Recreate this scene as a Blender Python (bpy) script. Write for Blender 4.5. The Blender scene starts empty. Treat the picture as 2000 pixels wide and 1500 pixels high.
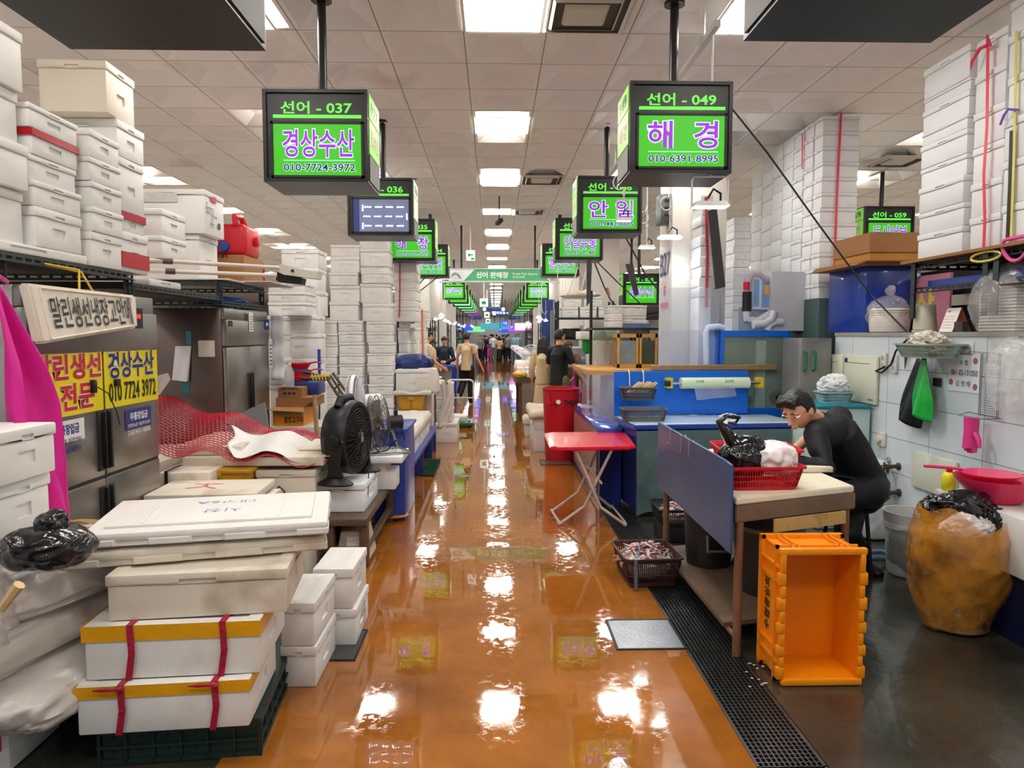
import bpy, bmesh, math, random
from mathutils import Vector, Matrix, Euler, noise
V=Vector; PI=math.pi
SC=bpy.context.scene; COL=SC.collection
random.seed(7)
# ---------------------------------------------------------------- camera, world, exposure
FPX=1390.0; CAM_H=1.65
cd=bpy.data.cameras.new('camera'); cam=bpy.data.objects.new('camera',cd); COL.objects.link(cam)
cd.sensor_width=36.0; cd.lens=36.0*FPX/2000.0; cd.clip_start=.05; cd.clip_end=300
cam.location=(0,0,CAM_H); cam.rotation_euler=(math.radians(90-3.95),0,-math.atan(34/FPX)); SC.camera=cam
CM=cam.rotation_euler.to_matrix()
w=bpy.data.worlds.new('world'); SC.world=w; w.use_nodes=True
w.node_tree.nodes['Background'].inputs[0].default_value=(.95,.97,1,1); w.node_tree.nodes['Background'].inputs[1].default_value=.4
SC.view_settings.view_transform='Standard'; SC.view_settings.look='None'; SC.view_settings.gamma=1; SC.view_settings.use_curve_mapping=False
SC.view_settings.exposure=.2
SC.cycles.diffuse_bounces=8
PANEL=21.0      # ceiling panel radiance
# ---------------------------------------------------------------- helpers
def ray(px,py): return CM@V(((px-1000)/FPX,-(py-750)/FPX,-1))
def at(px,py,Y):            # point of the place that stands Y metres down the aisle
    d=ray(px,py); return V((0,0,CAM_H))+d*(Y/d.y)
def onz(px,py,z=0.0):
    d=ray(px,py); return V((0,0,CAM_H))+d*((z-CAM_H)/d.z)
def onx(px,py,x):
    d=ray(px,py); return V((0,0,CAM_H))+d*(x/d.x)
def lin(c):
    c=c/255.0
    return c/12.92 if c<=.04045 else ((c+.055)/1.055)**2.4
def rgb(t): return (lin(t[0]),lin(t[1]),lin(t[2]),1)
MATS={}
def M(name,col=(200,200,200),rough=.5,metal=0,var=0,scale=6,bump=0,bscale=30,coat=0,alpha=1,trans=0,emit=0,objvar=0,spec=.5,sss=0,dirt=None,ior=1.45):
    if name in MATS: return MATS[name]
    m=bpy.data.materials.new(name); m.use_nodes=True; nt=m.node_tree; N=nt.nodes; L=nt.links; b=N['Principled BSDF']
    I=b.inputs; c=rgb(col); I['Base Color'].default_value=c; I['Roughness'].default_value=rough; I['Metallic'].default_value=metal
    I['Coat Weight'].default_value=coat; I['Coat Roughness'].default_value=.06; I['Alpha'].default_value=alpha; I['Transmission Weight'].default_value=trans
    I['Specular IOR Level'].default_value=spec; I['IOR'].default_value=ior
    if emit: I['Emission Color'].default_value=c; I['Emission Strength'].default_value=emit
    src=None
    if var or bump or dirt:
        tc=N.new('ShaderNodeTexCoord'); nz=N.new('ShaderNodeTexNoise'); nz.inputs['Scale'].default_value=scale; nz.inputs['Detail'].default_value=6; nz.inputs['Roughness'].default_value=.65
        L.new(tc.outputs['Object'],nz.inputs['Vector'])
    if var or objvar or dirt:
        mx=N.new('ShaderNodeHueSaturation'); mx.inputs['Color'].default_value=c; src=mx
        v=N.new('ShaderNodeMath'); v.operation='ADD'; v.inputs[0].default_value=1; v.inputs[1].default_value=0
        if var:
            mr=N.new('ShaderNodeMapRange'); mr.inputs['From Min'].default_value=.25; mr.inputs['From Max'].default_value=.75; mr.inputs['To Min'].default_value=1-var; mr.inputs['To Max'].default_value=1+var*.6
            L.new(nz.outputs['Fac'],mr.inputs['Value']); L.new(mr.outputs['Result'],v.inputs[0])
        if objvar:
            oi=N.new('ShaderNodeObjectInfo'); m2=N.new('ShaderNodeMapRange'); m2.inputs['To Min'].default_value=-objvar; m2.inputs['To Max'].default_value=objvar*.5
            L.new(oi.outputs['Random'],m2.inputs['Value']); L.new(m2.outputs['Result'],v.inputs[1])
        L.new(v.outputs[0],mx.inputs['Value']); out=mx.outputs['Color']
        if dirt:
            n2=N.new('ShaderNodeTexNoise'); n2.inputs['Scale'].default_value=dirt[1]; n2.inputs['Detail'].default_value=8; L.new(tc.outputs['Object'],n2.inputs['Vector'])
            rp=N.new('ShaderNodeMapRange'); rp.inputs['From Min'].default_value=dirt[2]; rp.inputs['From Max'].default_value=dirt[2]+.18; L.new(n2.outputs['Fac'],rp.inputs['Value'])
            mm=N.new('ShaderNodeMix'); mm.data_type='RGBA'; L.new(rp.outputs['Result'],mm.inputs['Factor']); L.new(out,mm.inputs['A']); mm.inputs['B'].default_value=rgb(dirt[0]); out=mm.outputs['Result']
        L.new(out,I['Base Color'])
        if emit: L.new(out,I['Emission Color'])
    if bump:
        n3=N.new('ShaderNodeTexNoise'); n3.inputs['Scale'].default_value=bscale; n3.inputs['Detail'].default_value=4; L.new(tc.outputs['Object'],n3.inputs['Vector'])
        bp=N.new('ShaderNodeBump'); bp.inputs['Strength'].default_value=bump; bp.inputs['Distance'].default_value=.02; L.new(n3.outputs['Fac'],bp.inputs['Height']); L.new(bp.outputs['Normal'],I['Normal'])
    if sss: I['Subsurface Weight'].default_value=sss; I['Subsurface Radius'].default_value=(.01,.005,.003)
    MATS[name]=m; return m
class MB:
    def __init__(s): s.bm=bmesh.new()
    def _mi(s,fs,mi):
        for f in fs: f.material_index=mi
    def box(s,c,d,bev=0,rot=None,mi=0,seg=2):
        r=bmesh.ops.create_cube(s.bm,size=1.0); vs=r['verts']; fs=list({f for v in vs for f in v.link_faces})
        for v in vs: v.co=V((v.co.x*d[0],v.co.y*d[1],v.co.z*d[2]))
        s._mi(fs,mi)
        if bev:
            es=list({e for v in vs for e in v.link_edges})
            q=bmesh.ops.bevel(s.bm,geom=es,offset=min(bev,min(d)*.45),segments=seg,affect='EDGES',profile=.5); 
            vs=list({v for f in q['faces'] for v in f.verts}|{v for v in vs if v.is_valid})
            s._mi({f for v in vs for f in v.link_faces},mi)
        mt=Matrix.Translation(V(c))
        if rot is not None: mt=mt@Euler(rot).to_matrix().to_4x4()
        for v in vs: v.co=mt@v.co
        return s
    def b2(s,a,b,bev=0,mi=0,seg=2):
        a=V(a);b=V(b); return s.box((a+b)/2,(abs(b.x-a.x),abs(b.y-a.y),abs(b.z-a.z)),bev,None,mi,seg)
    def ring(s,pts): return [s.bm.verts.new(p) for p in pts]
    def bridge(s,r0,r1,mi=0,closed=True):
        n=len(r0)
        for i in range(n if closed else n-1):
            try: s.bm.faces.new((r0[i],r0[(i+1)%n],r1[(i+1)%n],r1[i])).material_index=mi
            except ValueError: pass
    def cap(s,r,mi=0,flip=False):
        try: s.bm.faces.new(list(reversed(r)) if flip else r).material_index=mi
        except ValueError: pass
    def tube(s,pts,r,seg=8,mi=0,closed=False,caps=True,up=None):
        pts=[V(p) for p in pts]; n=len(pts); rs=r if isinstance(r,(list,tuple)) else [r]*n
        t0=(pts[1]-pts[0]).normalized(); u=V((0,0,1)) if abs(t0.z)<.9 else V((1,0,0))
        if up: u=V(up)
        rings=[]
        for i in range(n):
            a=pts[i-1] if (i>0 or closed) else pts[i]; b=pts[(i+1)%n] if (i<n-1 or closed) else pts[i]
            t=(b-a).normalized(); s1=t.cross(u)
            if s1.length<1e-5: s1=t.cross(V((0,1,0.1)))
            s1.normalize(); u=s1.cross(t).normalized()
            rr=rs[i]; ra,rb=(rr if isinstance(rr,(list,tuple)) else (rr,rr))
            rings.append(s.ring([pts[i]+s1*math.cos(2*PI*k/seg)*ra+u*math.sin(2*PI*k/seg)*rb for k in range(seg)]))
        for i in range(n-1): s.bridge(rings[i],rings[i+1],mi)
        if closed: s.bridge(rings[-1],rings[0],mi)
        elif caps: s.cap(rings[0],mi,True); s.cap(rings[-1],mi)
        return s
    def cyl(s,p0,p1,r,r1=None,seg=16,mi=0): return s.tube([p0,p1],[r,r if r1 is None else r1],seg,mi)
    def lathe(s,prof,c=(0,0,0),seg=24,mi=0,axis='z',sx=1,sy=1,caps=True):
        c=V(c); rings=[]
        for r,z in prof:
            if axis=='z': rings.append(s.ring([c+V((r*sx*math.cos(2*PI*k/seg),r*sy*math.sin(2*PI*k/seg),z)) for k in range(seg)]))
            elif axis=='x': rings.append(s.ring([c+V((z,r*math.cos(2*PI*k/seg),r*math.sin(2*PI*k/seg))) for k in range(seg)]))
            else: rings.append(s.ring([c+V((r*math.sin(2*PI*k/seg),z,r*math.cos(2*PI*k/seg))) for k in range(seg)]))
        for i in range(len(rings)-1): s.bridge(rings[i],rings[i+1],mi)
        if caps: s.cap(rings[0],mi,True); s.cap(rings[-1],mi)
        return s
    def sph(s,c,r,mi=0,sub=2,fn=None,rot=None):
        r=r if isinstance(r,(list,tuple)) else (r,r,r)
        q=bmesh.ops.create_icosphere(s.bm,subdivisions=sub,radius=1.0); R=Euler(rot).to_matrix() if rot else None
        for v in q['verts']:
            p=v.co.copy(); p=V((p.x*r[0],p.y*r[1],p.z*r[2]))
            if fn: p=fn(p,v.co.copy())
            if R: p=R@p
            v.co=p+V(c)
        s._mi({f for v in q['verts'] for f in v.link_faces},mi); return s
    def poly(s,pts,mi=0):
        s.cap(s.ring(pts),mi); return s
    def prism(s,pts,off,mi=0):
        a=s.ring(pts); b=s.ring([V(p)+V(off) for p in pts]); s.bridge(a,b,mi); s.cap(a,mi,True); s.cap(b,mi); return s
    def grid(s,fn,nu,nv,mi=0):
        vs=[[s.bm.verts.new(fn(i/nu,j/nv)) for j in range(nv+1)] for i in range(nu+1)]
        for i in range(nu):
            for j in range(nv): s.bm.faces.new((vs[i][j],vs[i+1][j],vs[i+1][j+1],vs[i][j+1])).material_index=mi
        return s
    def recess(s,o,U,W,w,h,rect,depth,mi=0,mi2=None):
        """a w x h face at o spanned by unit U,W with one rectangular recess going to -UxW"""
        o=V(o);U=V(U);W=V(W);Nn=U.cross(W); P=lambda a,b,d=0:s.bm.verts.new(o+U*a+W*b-Nn*d)
        x0,y0,x1,y1=rect
        A=[P(0,0),P(w,0),P(w,h),P(0,h)]; B=[P(x0,y0),P(x1,y0),P(x1,y1),P(x0,y1)]; C=[P(x0,y0,depth),P(x1,y0,depth),P(x1,y1,depth),P(x0,y1,depth)]
        s.bridge(A,B,mi); s.bridge(B,C,mi if mi2 is None else mi2); s.cap(C,mi if mi2 is None else mi2); return s
    def mesh(s,name,mats,smooth=True,ang=35,fixn=True):
        bm=s.bm
        if fixn: bmesh.ops.recalc_face_normals(bm,faces=bm.faces)
        me=bpy.data.meshes.new(name); bm.to_mesh(me); bm.free()
        for m in (mats if isinstance(mats,(list,tuple)) else [mats]): me.materials.append(m)
        if smooth:
            me.shade_smooth(); me.set_sharp_from_angle(angle=math.radians(ang))
        return me
    def build(s,name,mats,parent=None,smooth=True,ang=35,local=False,fixn=True):
        """ONE mesh object; coordinates are the place's own (local=True: the parent's)"""
        base=V((0,0,0))
        if parent is not None:
            if not local:
                p=parent
                while p is not None: base=base+p.location; p=p.parent
        elif not local:
            vs=s.bm.verts; xs=[v.co.x for v in vs]; ys=[v.co.y for v in vs]; zs=[v.co.z for v in vs]
            base=V(((min(xs)+max(xs))/2,(min(ys)+max(ys))/2,min(zs)))
        if base.length:
            for v in s.bm.verts: v.co-=base
        o=bpy.data.objects.new(name,s.mesh(name,mats,smooth,ang,fixn)); COL.objects.link(o)
        if parent is not None: o.parent=parent
        elif not local: o.location=base
        return o
def tag(o,label=None,cat=None,group=None,kind=None):
    if label: o['label']=label
    if cat: o['category']=cat
    if group: o['group']=group
    if kind: o['kind']=kind
    return o
def thing(name,label,cat,loc=(0,0,0),group=None,rz=0):
    o=bpy.data.objects.new(name,None); COL.objects.link(o); o.location=loc; o.rotation_euler.z=rz; o.empty_display_size=.1
    return tag(o,label,cat,group)
def dup(o,loc,label=None,rz=None,group=None,parent=None,cat=True):
    c=o.copy(); COL.objects.link(c); c.location=loc; c.parent=parent
    if rz is not None: c.rotation_euler.z=rz
    if label: c['label']=label
    if group: c['group']=group
    for k in list(o.children): dup_child(k,c)
    return c
def dup_child(o,par):
    c=o.copy(); COL.objects.link(c); c.parent=par
    for k in list(o.children): dup_child(k,c)
def meshobj(name,me,parent=None,loc=(0,0,0),rot=None):
    o=bpy.data.objects.new(name,me); COL.objects.link(o); o.location=loc; o.parent=parent
    if rot: o.rotation_euler=rot
    return o
TXT={}
def textmesh(body,offset=.0,extrude=0.0):
    k=(body,offset,extrude)
    if k not in TXT:
        c=bpy.data.curves.new('lettering','FONT'); c.body=body; c.offset=offset; c.extrude=extrude; c.resolution_u=3
        o=bpy.data.objects.new('tmp',c); COL.objects.link(o); dg=bpy.context.evaluated_depsgraph_get(); dg.update()
        me=bpy.data.meshes.new_from_object(o.evaluated_get(dg)); bpy.data.objects.remove(o); bpy.data.curves.remove(c)
        TXT[k]=[v.co.copy() for v in me.vertices],[list(p.vertices) for p in me.polygons]; bpy.data.meshes.remove(me)
    return TXT[k]
def letters(body,o,U,W,w,h,mat,name='lettering',parent=None,offset=.02,pad=0,lift=.002,base=V((0,0,0)),keep=False):
    """lettering fitted to a w x h rectangle at o spanned by U (reading direction) and W (up); lies lift metres proud of the surface"""
    vs,ps=textmesh(body,offset); v0,_=textmesh(body,0.0)
    x0=min(v.x for v in v0);x1=max(v.x for v in v0);y0=min(v.y for v in v0);y1=max(v.y for v in v0)
    sx=w/(x1-x0); sy=h/(y1-y0)
    if keep: sx=sy=min(sx,sy)
    o=V(o);U=V(U).normalized();W=V(W).normalized();Nn=U.cross(W)
    me=bpy.data.meshes.new(name); me.from_pydata([o+U*((v.x-x0)*sx)+W*((v.y-y0)*sy)+Nn*lift-base for v in vs],[],ps); me.materials.append(mat)
    ob=bpy.data.objects.new(name,me); COL.objects.link(ob); ob.parent=parent; return ob
X,Y,Z=V((1,0,0)),V((0,1,0)),V((0,0,1))
def orn(i,n,last='topmost'):
    w=['bottom','second','third','fourth','fifth','sixth','seventh','eighth','ninth','tenth','eleventh','twelfth','thirteenth','fourteenth','fifteenth','sixteenth','seventeenth','eighteenth','nineteenth','twentieth']
    if i==n-1 and n>1: return last
    return w[i]
# ---------------------------------------------------------------- foam boxes
FOAM=M('white foam',(226,224,220),.62,0,.03,3,.15,220,objvar=.05,dirt=((196,186,170),2.2,.62))
FOAMD=M('grubby foam',(218,208,192),.65,0,.06,3,.15,220,objvar=.04,dirt=((160,138,110),3,.56))
FOAMC=M('cool white foam',(228,230,232),.6,0,.03,3,.12,220,objvar=.04)
YTAPE=M('yellow tape',(222,160,10),.28,0,.1,10,.15,40); RTAPE=M('red printed tape',(178,14,36),.3,0,.1,12); CTAPE=M('clear tape',(205,203,196),.12,0,.1,20,.4,60)
RSTRAP=M('crimson strap',(164,22,52),.4,0,.12,20,.3,60); PSTRAP=M('pink red strap',(226,52,74),.4,0,.1,10)
FM={}
def foam_meshes(w,d,h,lid,hs='x'):
    k=(round(w,2),round(d,2),round(h,3),lid,hs)
    if k in FM: return FM[k]
    lh=min(.05,h*.24) if lid else 0; bh=h-lh; b=MB(); e=.006 if lid else 0; x,y=w/2-e,d/2-e
    def side(bm,o,U,W_,H_,r): bm.recess(o,U,Z,W_,H_,r,.010)
    rx=lambda L:(L*.36,bh*.38,L*.64,bh*.38+min(.055,bh*.34))
    for o_,U_,L_,q in (((-x,-y,0),X,2*x,'y'),((x,-y,0),Y,2*y,'x'),((x,y,0),-X,2*x,'y'),((-x,y,0),-Y,2*y,'x')):
        if q in hs: side(b,o_,U_,L_,bh,rx(L_))
        else: o_=V(o_); b.poly([o_,o_+U_*L_,o_+U_*L_+Z*bh,o_+Z*bh])
    b.poly([(-x,-y,bh),(x,-y,bh),(x,y,bh),(-x,y,bh)]); b.poly([(-x,y,0),(x,y,0),(x,-y,0),(-x,-y,0)])
    def soften(m,X0,Y0,z0,z1,off):
        bmesh.ops.remove_doubles(m.bm,verts=m.bm.verts,dist=1e-4)
        oc=lambda v:abs(abs(v.co.x)-X0)<1e-4 and abs(abs(v.co.y)-Y0)<1e-4 and (abs(v.co.z-z0)<1e-4 or abs(v.co.z-z1)<1e-4)
        es=[e_ for e_ in m.bm.edges if oc(e_.verts[0]) and oc(e_.verts[1])]
        bmesh.ops.bevel(m.bm,geom=es,offset=off,segments=2,affect='EDGES',profile=.5)
    soften(b,x,y,0,bh,.008); mb_=b.mesh('body',FOAM); ml=None
    if lid:
        l=MB(); X0,Y0=w/2,d/2; rl=lambda L:(L*.4,-.0+lh*.0+.0005,L*.6,lh*.45)
        side(l,(-X0,-Y0,bh),X,w,lh,rl(w)); side(l,(X0,-Y0,bh),Y,d,lh,rl(d)); side(l,(X0,Y0,bh),-X,w,lh,rl(w)); side(l,(-X0,Y0,bh),-Y,d,lh,rl(d))
        l.poly([(-X0,Y0,bh),(X0,Y0,bh),(X0,-Y0,bh),(-X0,-Y0,bh)])
        q=.05; 
        A=l.ring([(-X0,-Y0,h),(X0,-Y0,h),(X0,Y0,h),(-X0,Y0,h)]); B=l.ring([(-X0+q,-Y0+q,h),(X0-q,-Y0+q,h),(X0-q,Y0-q,h),(-X0+q,Y0-q,h)]); C=l.ring([(-X0+q+.01,-Y0+q+.01,h-.006),(X0-q-.01,-Y0+q+.01,h-.006),(X0-q-.01,Y0-q-.01,h-.006),(-X0+q+.01,Y0-q-.01,h-.006)])
        l.bridge(A,B); l.bridge(B,C); l.cap(C); soften(l,X0,Y0,bh,h,.007); ml=l.mesh('lid',FOAM)
    FM[k]=(mb_,ml); return FM[k]
def foam(c,s,label,group=None,rz=0,lid=True,mat=None,tape=None,hs='x'):
    """c = centre of the base; s = width, depth, height"""
    mb_,ml=foam_meshes(s[0],s[1],s[2],lid,hs)
    def mo(o):
        if mat is not None: o.material_slots[0].link='OBJECT'; o.material_slots[0].material=mat
        return o
    if ml is None:
        o=mo(meshobj('foam_box',mb_,None,c)); o.rotation_euler.z=rz; t=tag(o,label,'box',group)
    else:
        t=thing('foam_box',label,'box',c,group,rz); mo(meshobj('body',mb_,t)); mo(meshobj('lid',ml,t))
    if tape:
        m_,z0,z1=tape; w,d,h=s; tb=MB()
        R=[[(-w/2-.002,-d/2-.002,z),(w/2+.002,-d/2-.002,z),(w/2+.002,d/2+.002,z),(-w/2-.002,d/2+.002,z)] for z in (z0,z1)]
        tb.bridge(tb.ring(R[0]),tb.ring(R[1])); tb.build('tape',m_,t,False,local=True)
    return t
ORD=['bottom','second from bottom','third from bottom','fourth from bottom','fifth from bottom','sixth from bottom','seventh from bottom','eighth from bottom','ninth from bottom','tenth from bottom','eleventh from bottom','twelfth from bottom','thirteenth from bottom','fourteenth from bottom','fifteenth from bottom','sixteenth from bottom','seventeenth from bottom','eighteenth from bottom']
def pile(x0,x1,y0,y1,zs,desc,group=None,lid=True,mat=None,jit=.012,tapes={},seed=0,what='foam box',extra={},hs='x'):
    """a stack of closed boxes between the given heights (zs ascending)"""
    r=random.Random(seed or hash(desc)%997); n=len(zs)-1; out=[]
    r=random.Random(sum(ord(c) for c in desc))
    for i in range(n):
        j=r.uniform(-jit,jit); j2=r.uniform(-jit,jit); h=zs[i+1]-zs[i]-.002
        o='topmost' if i==n-1 and n>1 else ORD[i]
        tp=tapes.get(i); tp=(tp[0],h*tp[1],h*tp[2]) if tp else None
        out.append(foam(((x0+x1)/2+j,(y0+y1)/2+j2,zs[i]),(abs(x1-x0)-abs(j),abs(y1-y0)-abs(j2),h),extra.get(i,f'{what}, {o} in the {desc}'),group or desc,r.uniform(-.015,.015),lid,mat,tp,hs))
    return out
def spile(Xf,wd,pn,pf,ys,edge,desc,**k):
    """stack whose face towards the aisle stands at Xf, seen between columns pn (near) and pf (far); ys read down that edge"""
    ym=sum(ys)/len(ys); D0=onx(pn,ym,Xf).y; D1=onx(pf,ym,Xf).y; pe=pf if edge=='far' else pn
    zs=sorted(onx(pe,y,Xf).z for y in ys); sg=1 if Xf>0 else -1
    return pile(Xf,Xf+sg*wd,D0,D1,zs,desc,**k)
def fpile(D,dp,x0,x1,ys,desc,z0=None,**k):
    """stack whose face towards the camera stands at distance D"""
    ym=sum(ys)/len(ys); a=at(x0,ym,D).x; b=at(x1,ym,D).x; zs=sorted(at((x0+x1)/2,y,D).z for y in ys)
    if z0 is not None: zs[0]=z0
    k.setdefault('hs','y'); return pile(a,b,D,D+dp,zs,desc,**k)
def strap(pts,wdt,U,mat,label,cat='strap',name='strap',group=None,parent=None):
    """flat band through pts, wdt wide along U"""
    b=MB(); U=V(U).normalized()*wdt/2; a=b.ring([V(p)-U for p in pts]); c=b.ring([V(p)+U for p in pts]); b.bridge(a,c,closed=False)
    o=b.build(name,mat,parent,False); 
    md=o.modifiers.new('thick','SOLIDIFY'); md.thickness=.003
    if label: tag(o,label,cat,group)
    return o
def slotted(b,p0,p1,U,wd=.04,th=.004,n=None):
    """slotted angle iron bar from p0 to p1, its slotted flange spanned by U"""
    p0=V(p0);p1=V(p1);T=(p1-p0);L=T.length;T.normalize();U=V(U).normalized();Nn=T.cross(U)
    n=n or max(2,int(L/.07))
    def slab(a,b0,c,d):
        q=[p0+T*a+U*c,p0+T*b0+U*c,p0+T*b0+U*d,p0+T*a+U*d]; b.prism(q,Nn*th)
    slab(0,L,0,wd*.33); slab(0,L,wd*.67,wd)
    s=L/n
    for i in range(n+1): 
        a=max(0,i*s-s*.16); slab(a,min(L,i*s+s*.16),wd*.33,wd*.67)
    q=[p0,p1,p1-Nn*wd,p0-Nn*wd]; b.prism(q,U*th)
def lump(b,c,r,seed=0,amp=.18,freq=3.0,sub=4,mi=0,flat=None,fold=.5,rot=None,sq=0):
    """crumpled bag"""
    off=V((seed*7.31,seed*3.17,seed*1.93))
    def fn(p,u):
        w_=noise.noise_vector(u*freq*.8+off)*.5; n=noise.noise(u*freq*.5+off)*amp*.9-abs(noise.noise((u+w_*.6)*freq*1.1+off))*amp*fold*1.6-abs(noise.noise((u+w_)*freq*1.9+off))*amp*fold*.35
        q=p*(1+n)
        if sq:
            for i in range(3): q[i]=math.copysign(abs(q[i]/r[i])**(1-sq),q[i])*r[i]
        if flat is not None and q.z<-r[2]*flat: q.z=-r[2]*flat+(q.z+r[2]*flat)*.12
        return q
    b.sph(c,r,mi,sub,fn,rot); return b
# ---------------------------------------------------------------- the hall: floor, ceiling, walls
def floor_mat():
    m=bpy.data.materials.new('wet orange epoxy'); m.use_nodes=True; nt=m.node_tree; N=nt.nodes; L=nt.links; b=N['Principled BSDF']; I=b.inputs
    tc=N.new('ShaderNodeTexCoord')
    def nz(s,d=6,r=.6,sc=None):
        n=N.new('ShaderNodeTexNoise'); n.inputs['Scale'].default_value=s; n.inputs['Detail'].default_value=d; n.inputs['Roughness'].default_value=r
        if sc:
            mp=N.new('ShaderNodeMapping'); mp.inputs['Scale'].default_value=sc; L.new(tc.outputs['Object'],mp.inputs['Vector']); L.new(mp.outputs[0],n.inputs['Vector'])
        else: L.new(tc.outputs['Object'],n.inputs['Vector'])
        return n
    def mr(n,a,b_,c,d):
        q=N.new('ShaderNodeMapRange'); q.inputs['From Min'].default_value=a; q.inputs['From Max'].default_value=b_; q.inputs['To Min'].default_value=c; q.inputs['To Max'].default_value=d; L.new(n.outputs[0],q.inputs['Value']); return q
    a=nz(1.1,8,.7); r=N.new('ShaderNodeValToRGB'); L.new(a.outputs['Fac'],r.inputs['Fac'])
    r.color_ramp.elements[0].position=.3; r.color_ramp.elements[0].color=rgb((124,72,22)); r.color_ramp.elements[1].position=.7; r.color_ramp.elements[1].color=rgb((176,108,38))
    s=nz(7,8,.75); sm=mr(s,.62,.78,0,.55); mx=N.new('ShaderNodeMix'); mx.data_type='RGBA'; L.new(sm.outputs[0],mx.inputs['Factor']); L.new(r.outputs['Color'],mx.inputs['A']); mx.inputs['B'].default_value=rgb((112,68,30)); L.new(mx.outputs['Result'],I['Base Color'])
    p=nz(1.6,5,.6); pr=mr(p,.5,.66,.012,.09); L.new(pr.outputs[0],I['Roughness']); I['Specular IOR Level'].default_value=.6; I['IOR'].default_value=1.5
    I['Coat Weight'].default_value=.4; I['Coat Roughness'].default_value=.01; I['Coat IOR'].default_value=1.4
    b1=nz(4,3,.5,(1,.7,1)); b2=mr(nz(22,5,.7),.55,.75,0,1); 
    m1=N.new('ShaderNodeMath'); m1.operation='MULTIPLY_ADD'; m1.inputs[1].default_value=.11; L.new(b2.outputs[0],m1.inputs[0]); L.new(b1.outputs['Fac'],m1.inputs[2])
    bp=N.new('ShaderNodeBump'); bp.inputs['Strength'].default_value=.032; bp.inputs["Distance"].default_value=.03; L.new(m1.outputs[0],bp.inputs['Height']); L.new(bp.outputs['Normal'],I['Normal']); L.new(bp.outputs['Normal'],I['Coat Normal'])
    return m
ORANGE=floor_mat()
CONC=M('wet dark concrete',(62,60,50),.22,0,.45,2.2,.25,9,dirt=((38,36,30),1.3,.52),coat=.35)
XL,XR=-1.07,1.0
mb=MB(); mb.b2((XL,-3,-.1),(XR,80,0)); tag(mb.build('floor',ORANGE,smooth=False),'wet orange epoxy floor of the aisle',kind='structure')
PALE=M('pale bounce floor',(190,176,160),.6,0,.1,1)  # unseen outer floor, colour paled to throw more light onto the ceiling
for nm_,a_,b_ in (('left',-16,-3.7),('right',3.9,16)):
    mb=MB(); mb.b2((a_,-3,-.1),(b_,80,-.002)); tag(mb.build('floor',PALE,smooth=False),f'unseen light-bouncing pale floor of the outer {nm_} rows',kind='structure')
mb=MB(); mb.b2((-3.7,-3,-.12),(XL,80,-.004)); tag(mb.build('floor',CONC,smooth=False),'dark wet concrete floor of the left stalls',kind='structure')
mb=MB(); mb.b2((1.28,-3,-.12),(3.9,80,-.004)); tag(mb.build('floor',CONC,smooth=False),'dark wet concrete floor of the right stalls',kind='structure')
STEEL=M('stainless',(150,150,150),.28,1,.12,3); GALV=M('galvanised',(120,122,122),.38,1,.3,9)
DARKST=M('dark steel',(60,62,64),.45,.9,.3,8); DRAINB=M('drain pit',(14,13,12),.5)
mb=MB(); mb.b2((XR,-3,-.12),(1.28,80,-.06)); tag(mb.build('floor_drain_channel',DRAINB,smooth=False),kind='structure')
gi=0
for y0 in [1.6+.996*k for k in range(16)]:
    mb=MB()
    n=12 if y0<7 else 6
    for k in range(n+1): x=XR+.012+.25*k/n; mb.b2((x-.003,y0,-.03),(x+.003,y0+.985,-.002))
    m_=36 if y0<7 else 14
    for k in range(m_+1): y=y0+.98*k/m_; mb.b2((XR+.01,y,-.026),(XR+.264,y+.005,-.003))
    for x in (XR+.002,XR+.262): mb.b2((x,y0,-.03),(x+.01,y0+.988,0))
    tag(mb.build('drain_grate',GALV,smooth=False),'steel drain grate in the long channel beside the orange floor','drain grate','drain grates along the aisle')
# ceiling of pressed coffer tiles
TW=.6; CZ=3.83
CEIL=M('ceiling tile',(246,244,242),.6,0,.07,.5,dirt=((206,190,172),.9,.62)); SEAM=M('ceiling seam',(150,140,128),.7)
bm_=MB(); nx,ny=26,130
for i in range(-nx,nx):
    for j in range(-4,ny):
        x0=i*TW+.08-.3+.004; y0=4.7+(j-8)*TW+.004; x1=x0+TW-.008; y1=y0+TW-.008
        if j>90:
            bm_.poly([(x0,y0,CZ),(x1,y0,CZ),(x1,y1,CZ),(x0,y1,CZ)]); continue
        a,b,d=.03,.165,.082
        R=[bm_.ring([(x0+q,y0+q,z),(x1-q,y0+q,z),(x1-q,y1-q,z),(x0+q,y1-q,z)]) for q,z in ((0,CZ),(a,CZ),(b,CZ+d))]
        bm_.bridge(R[0],R[1]); bm_.bridge(R[1],R[2]); bm_.cap(R[2])
tag(bm_.build('ceiling',CEIL,smooth=False,fixn=False),'off-white ceiling of pressed coffer tiles',kind='structure')
mb=MB(); mb.b2((-16,-3,CZ+.1),(16,80,CZ+.14)); 
for i in range(-nx,nx+1):
    x=i*TW+.08-.3; mb.b2((x-.004,2.3-4.2,CZ+.001),(x+.004,78,CZ+.003))
for j in range(-4,ny+1):
    y=4.7+(j-8)*TW; mb.b2((-15.6,y-.004,CZ+.001),(15.6,y+.004,CZ+.003))
tag(mb.build('ceiling_grid',SEAM,smooth=False),'seams between the ceiling tiles',kind='structure')
WALLM=M('hall wall',(170,172,178),.7,0,.05,1)
for n,a,b in (('wall_left',(-16,-3,0),(-15.8,80,CZ+.1)),('wall_right',(15.8,-3,0),(16,80,CZ+.1)),('wall_far',(-16,79.5,0),(16,79.8,CZ+.1))):
    mb=MB(); mb.b2(a,b); tag(mb.build(n,WALLM,smooth=False),kind='structure')
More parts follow.
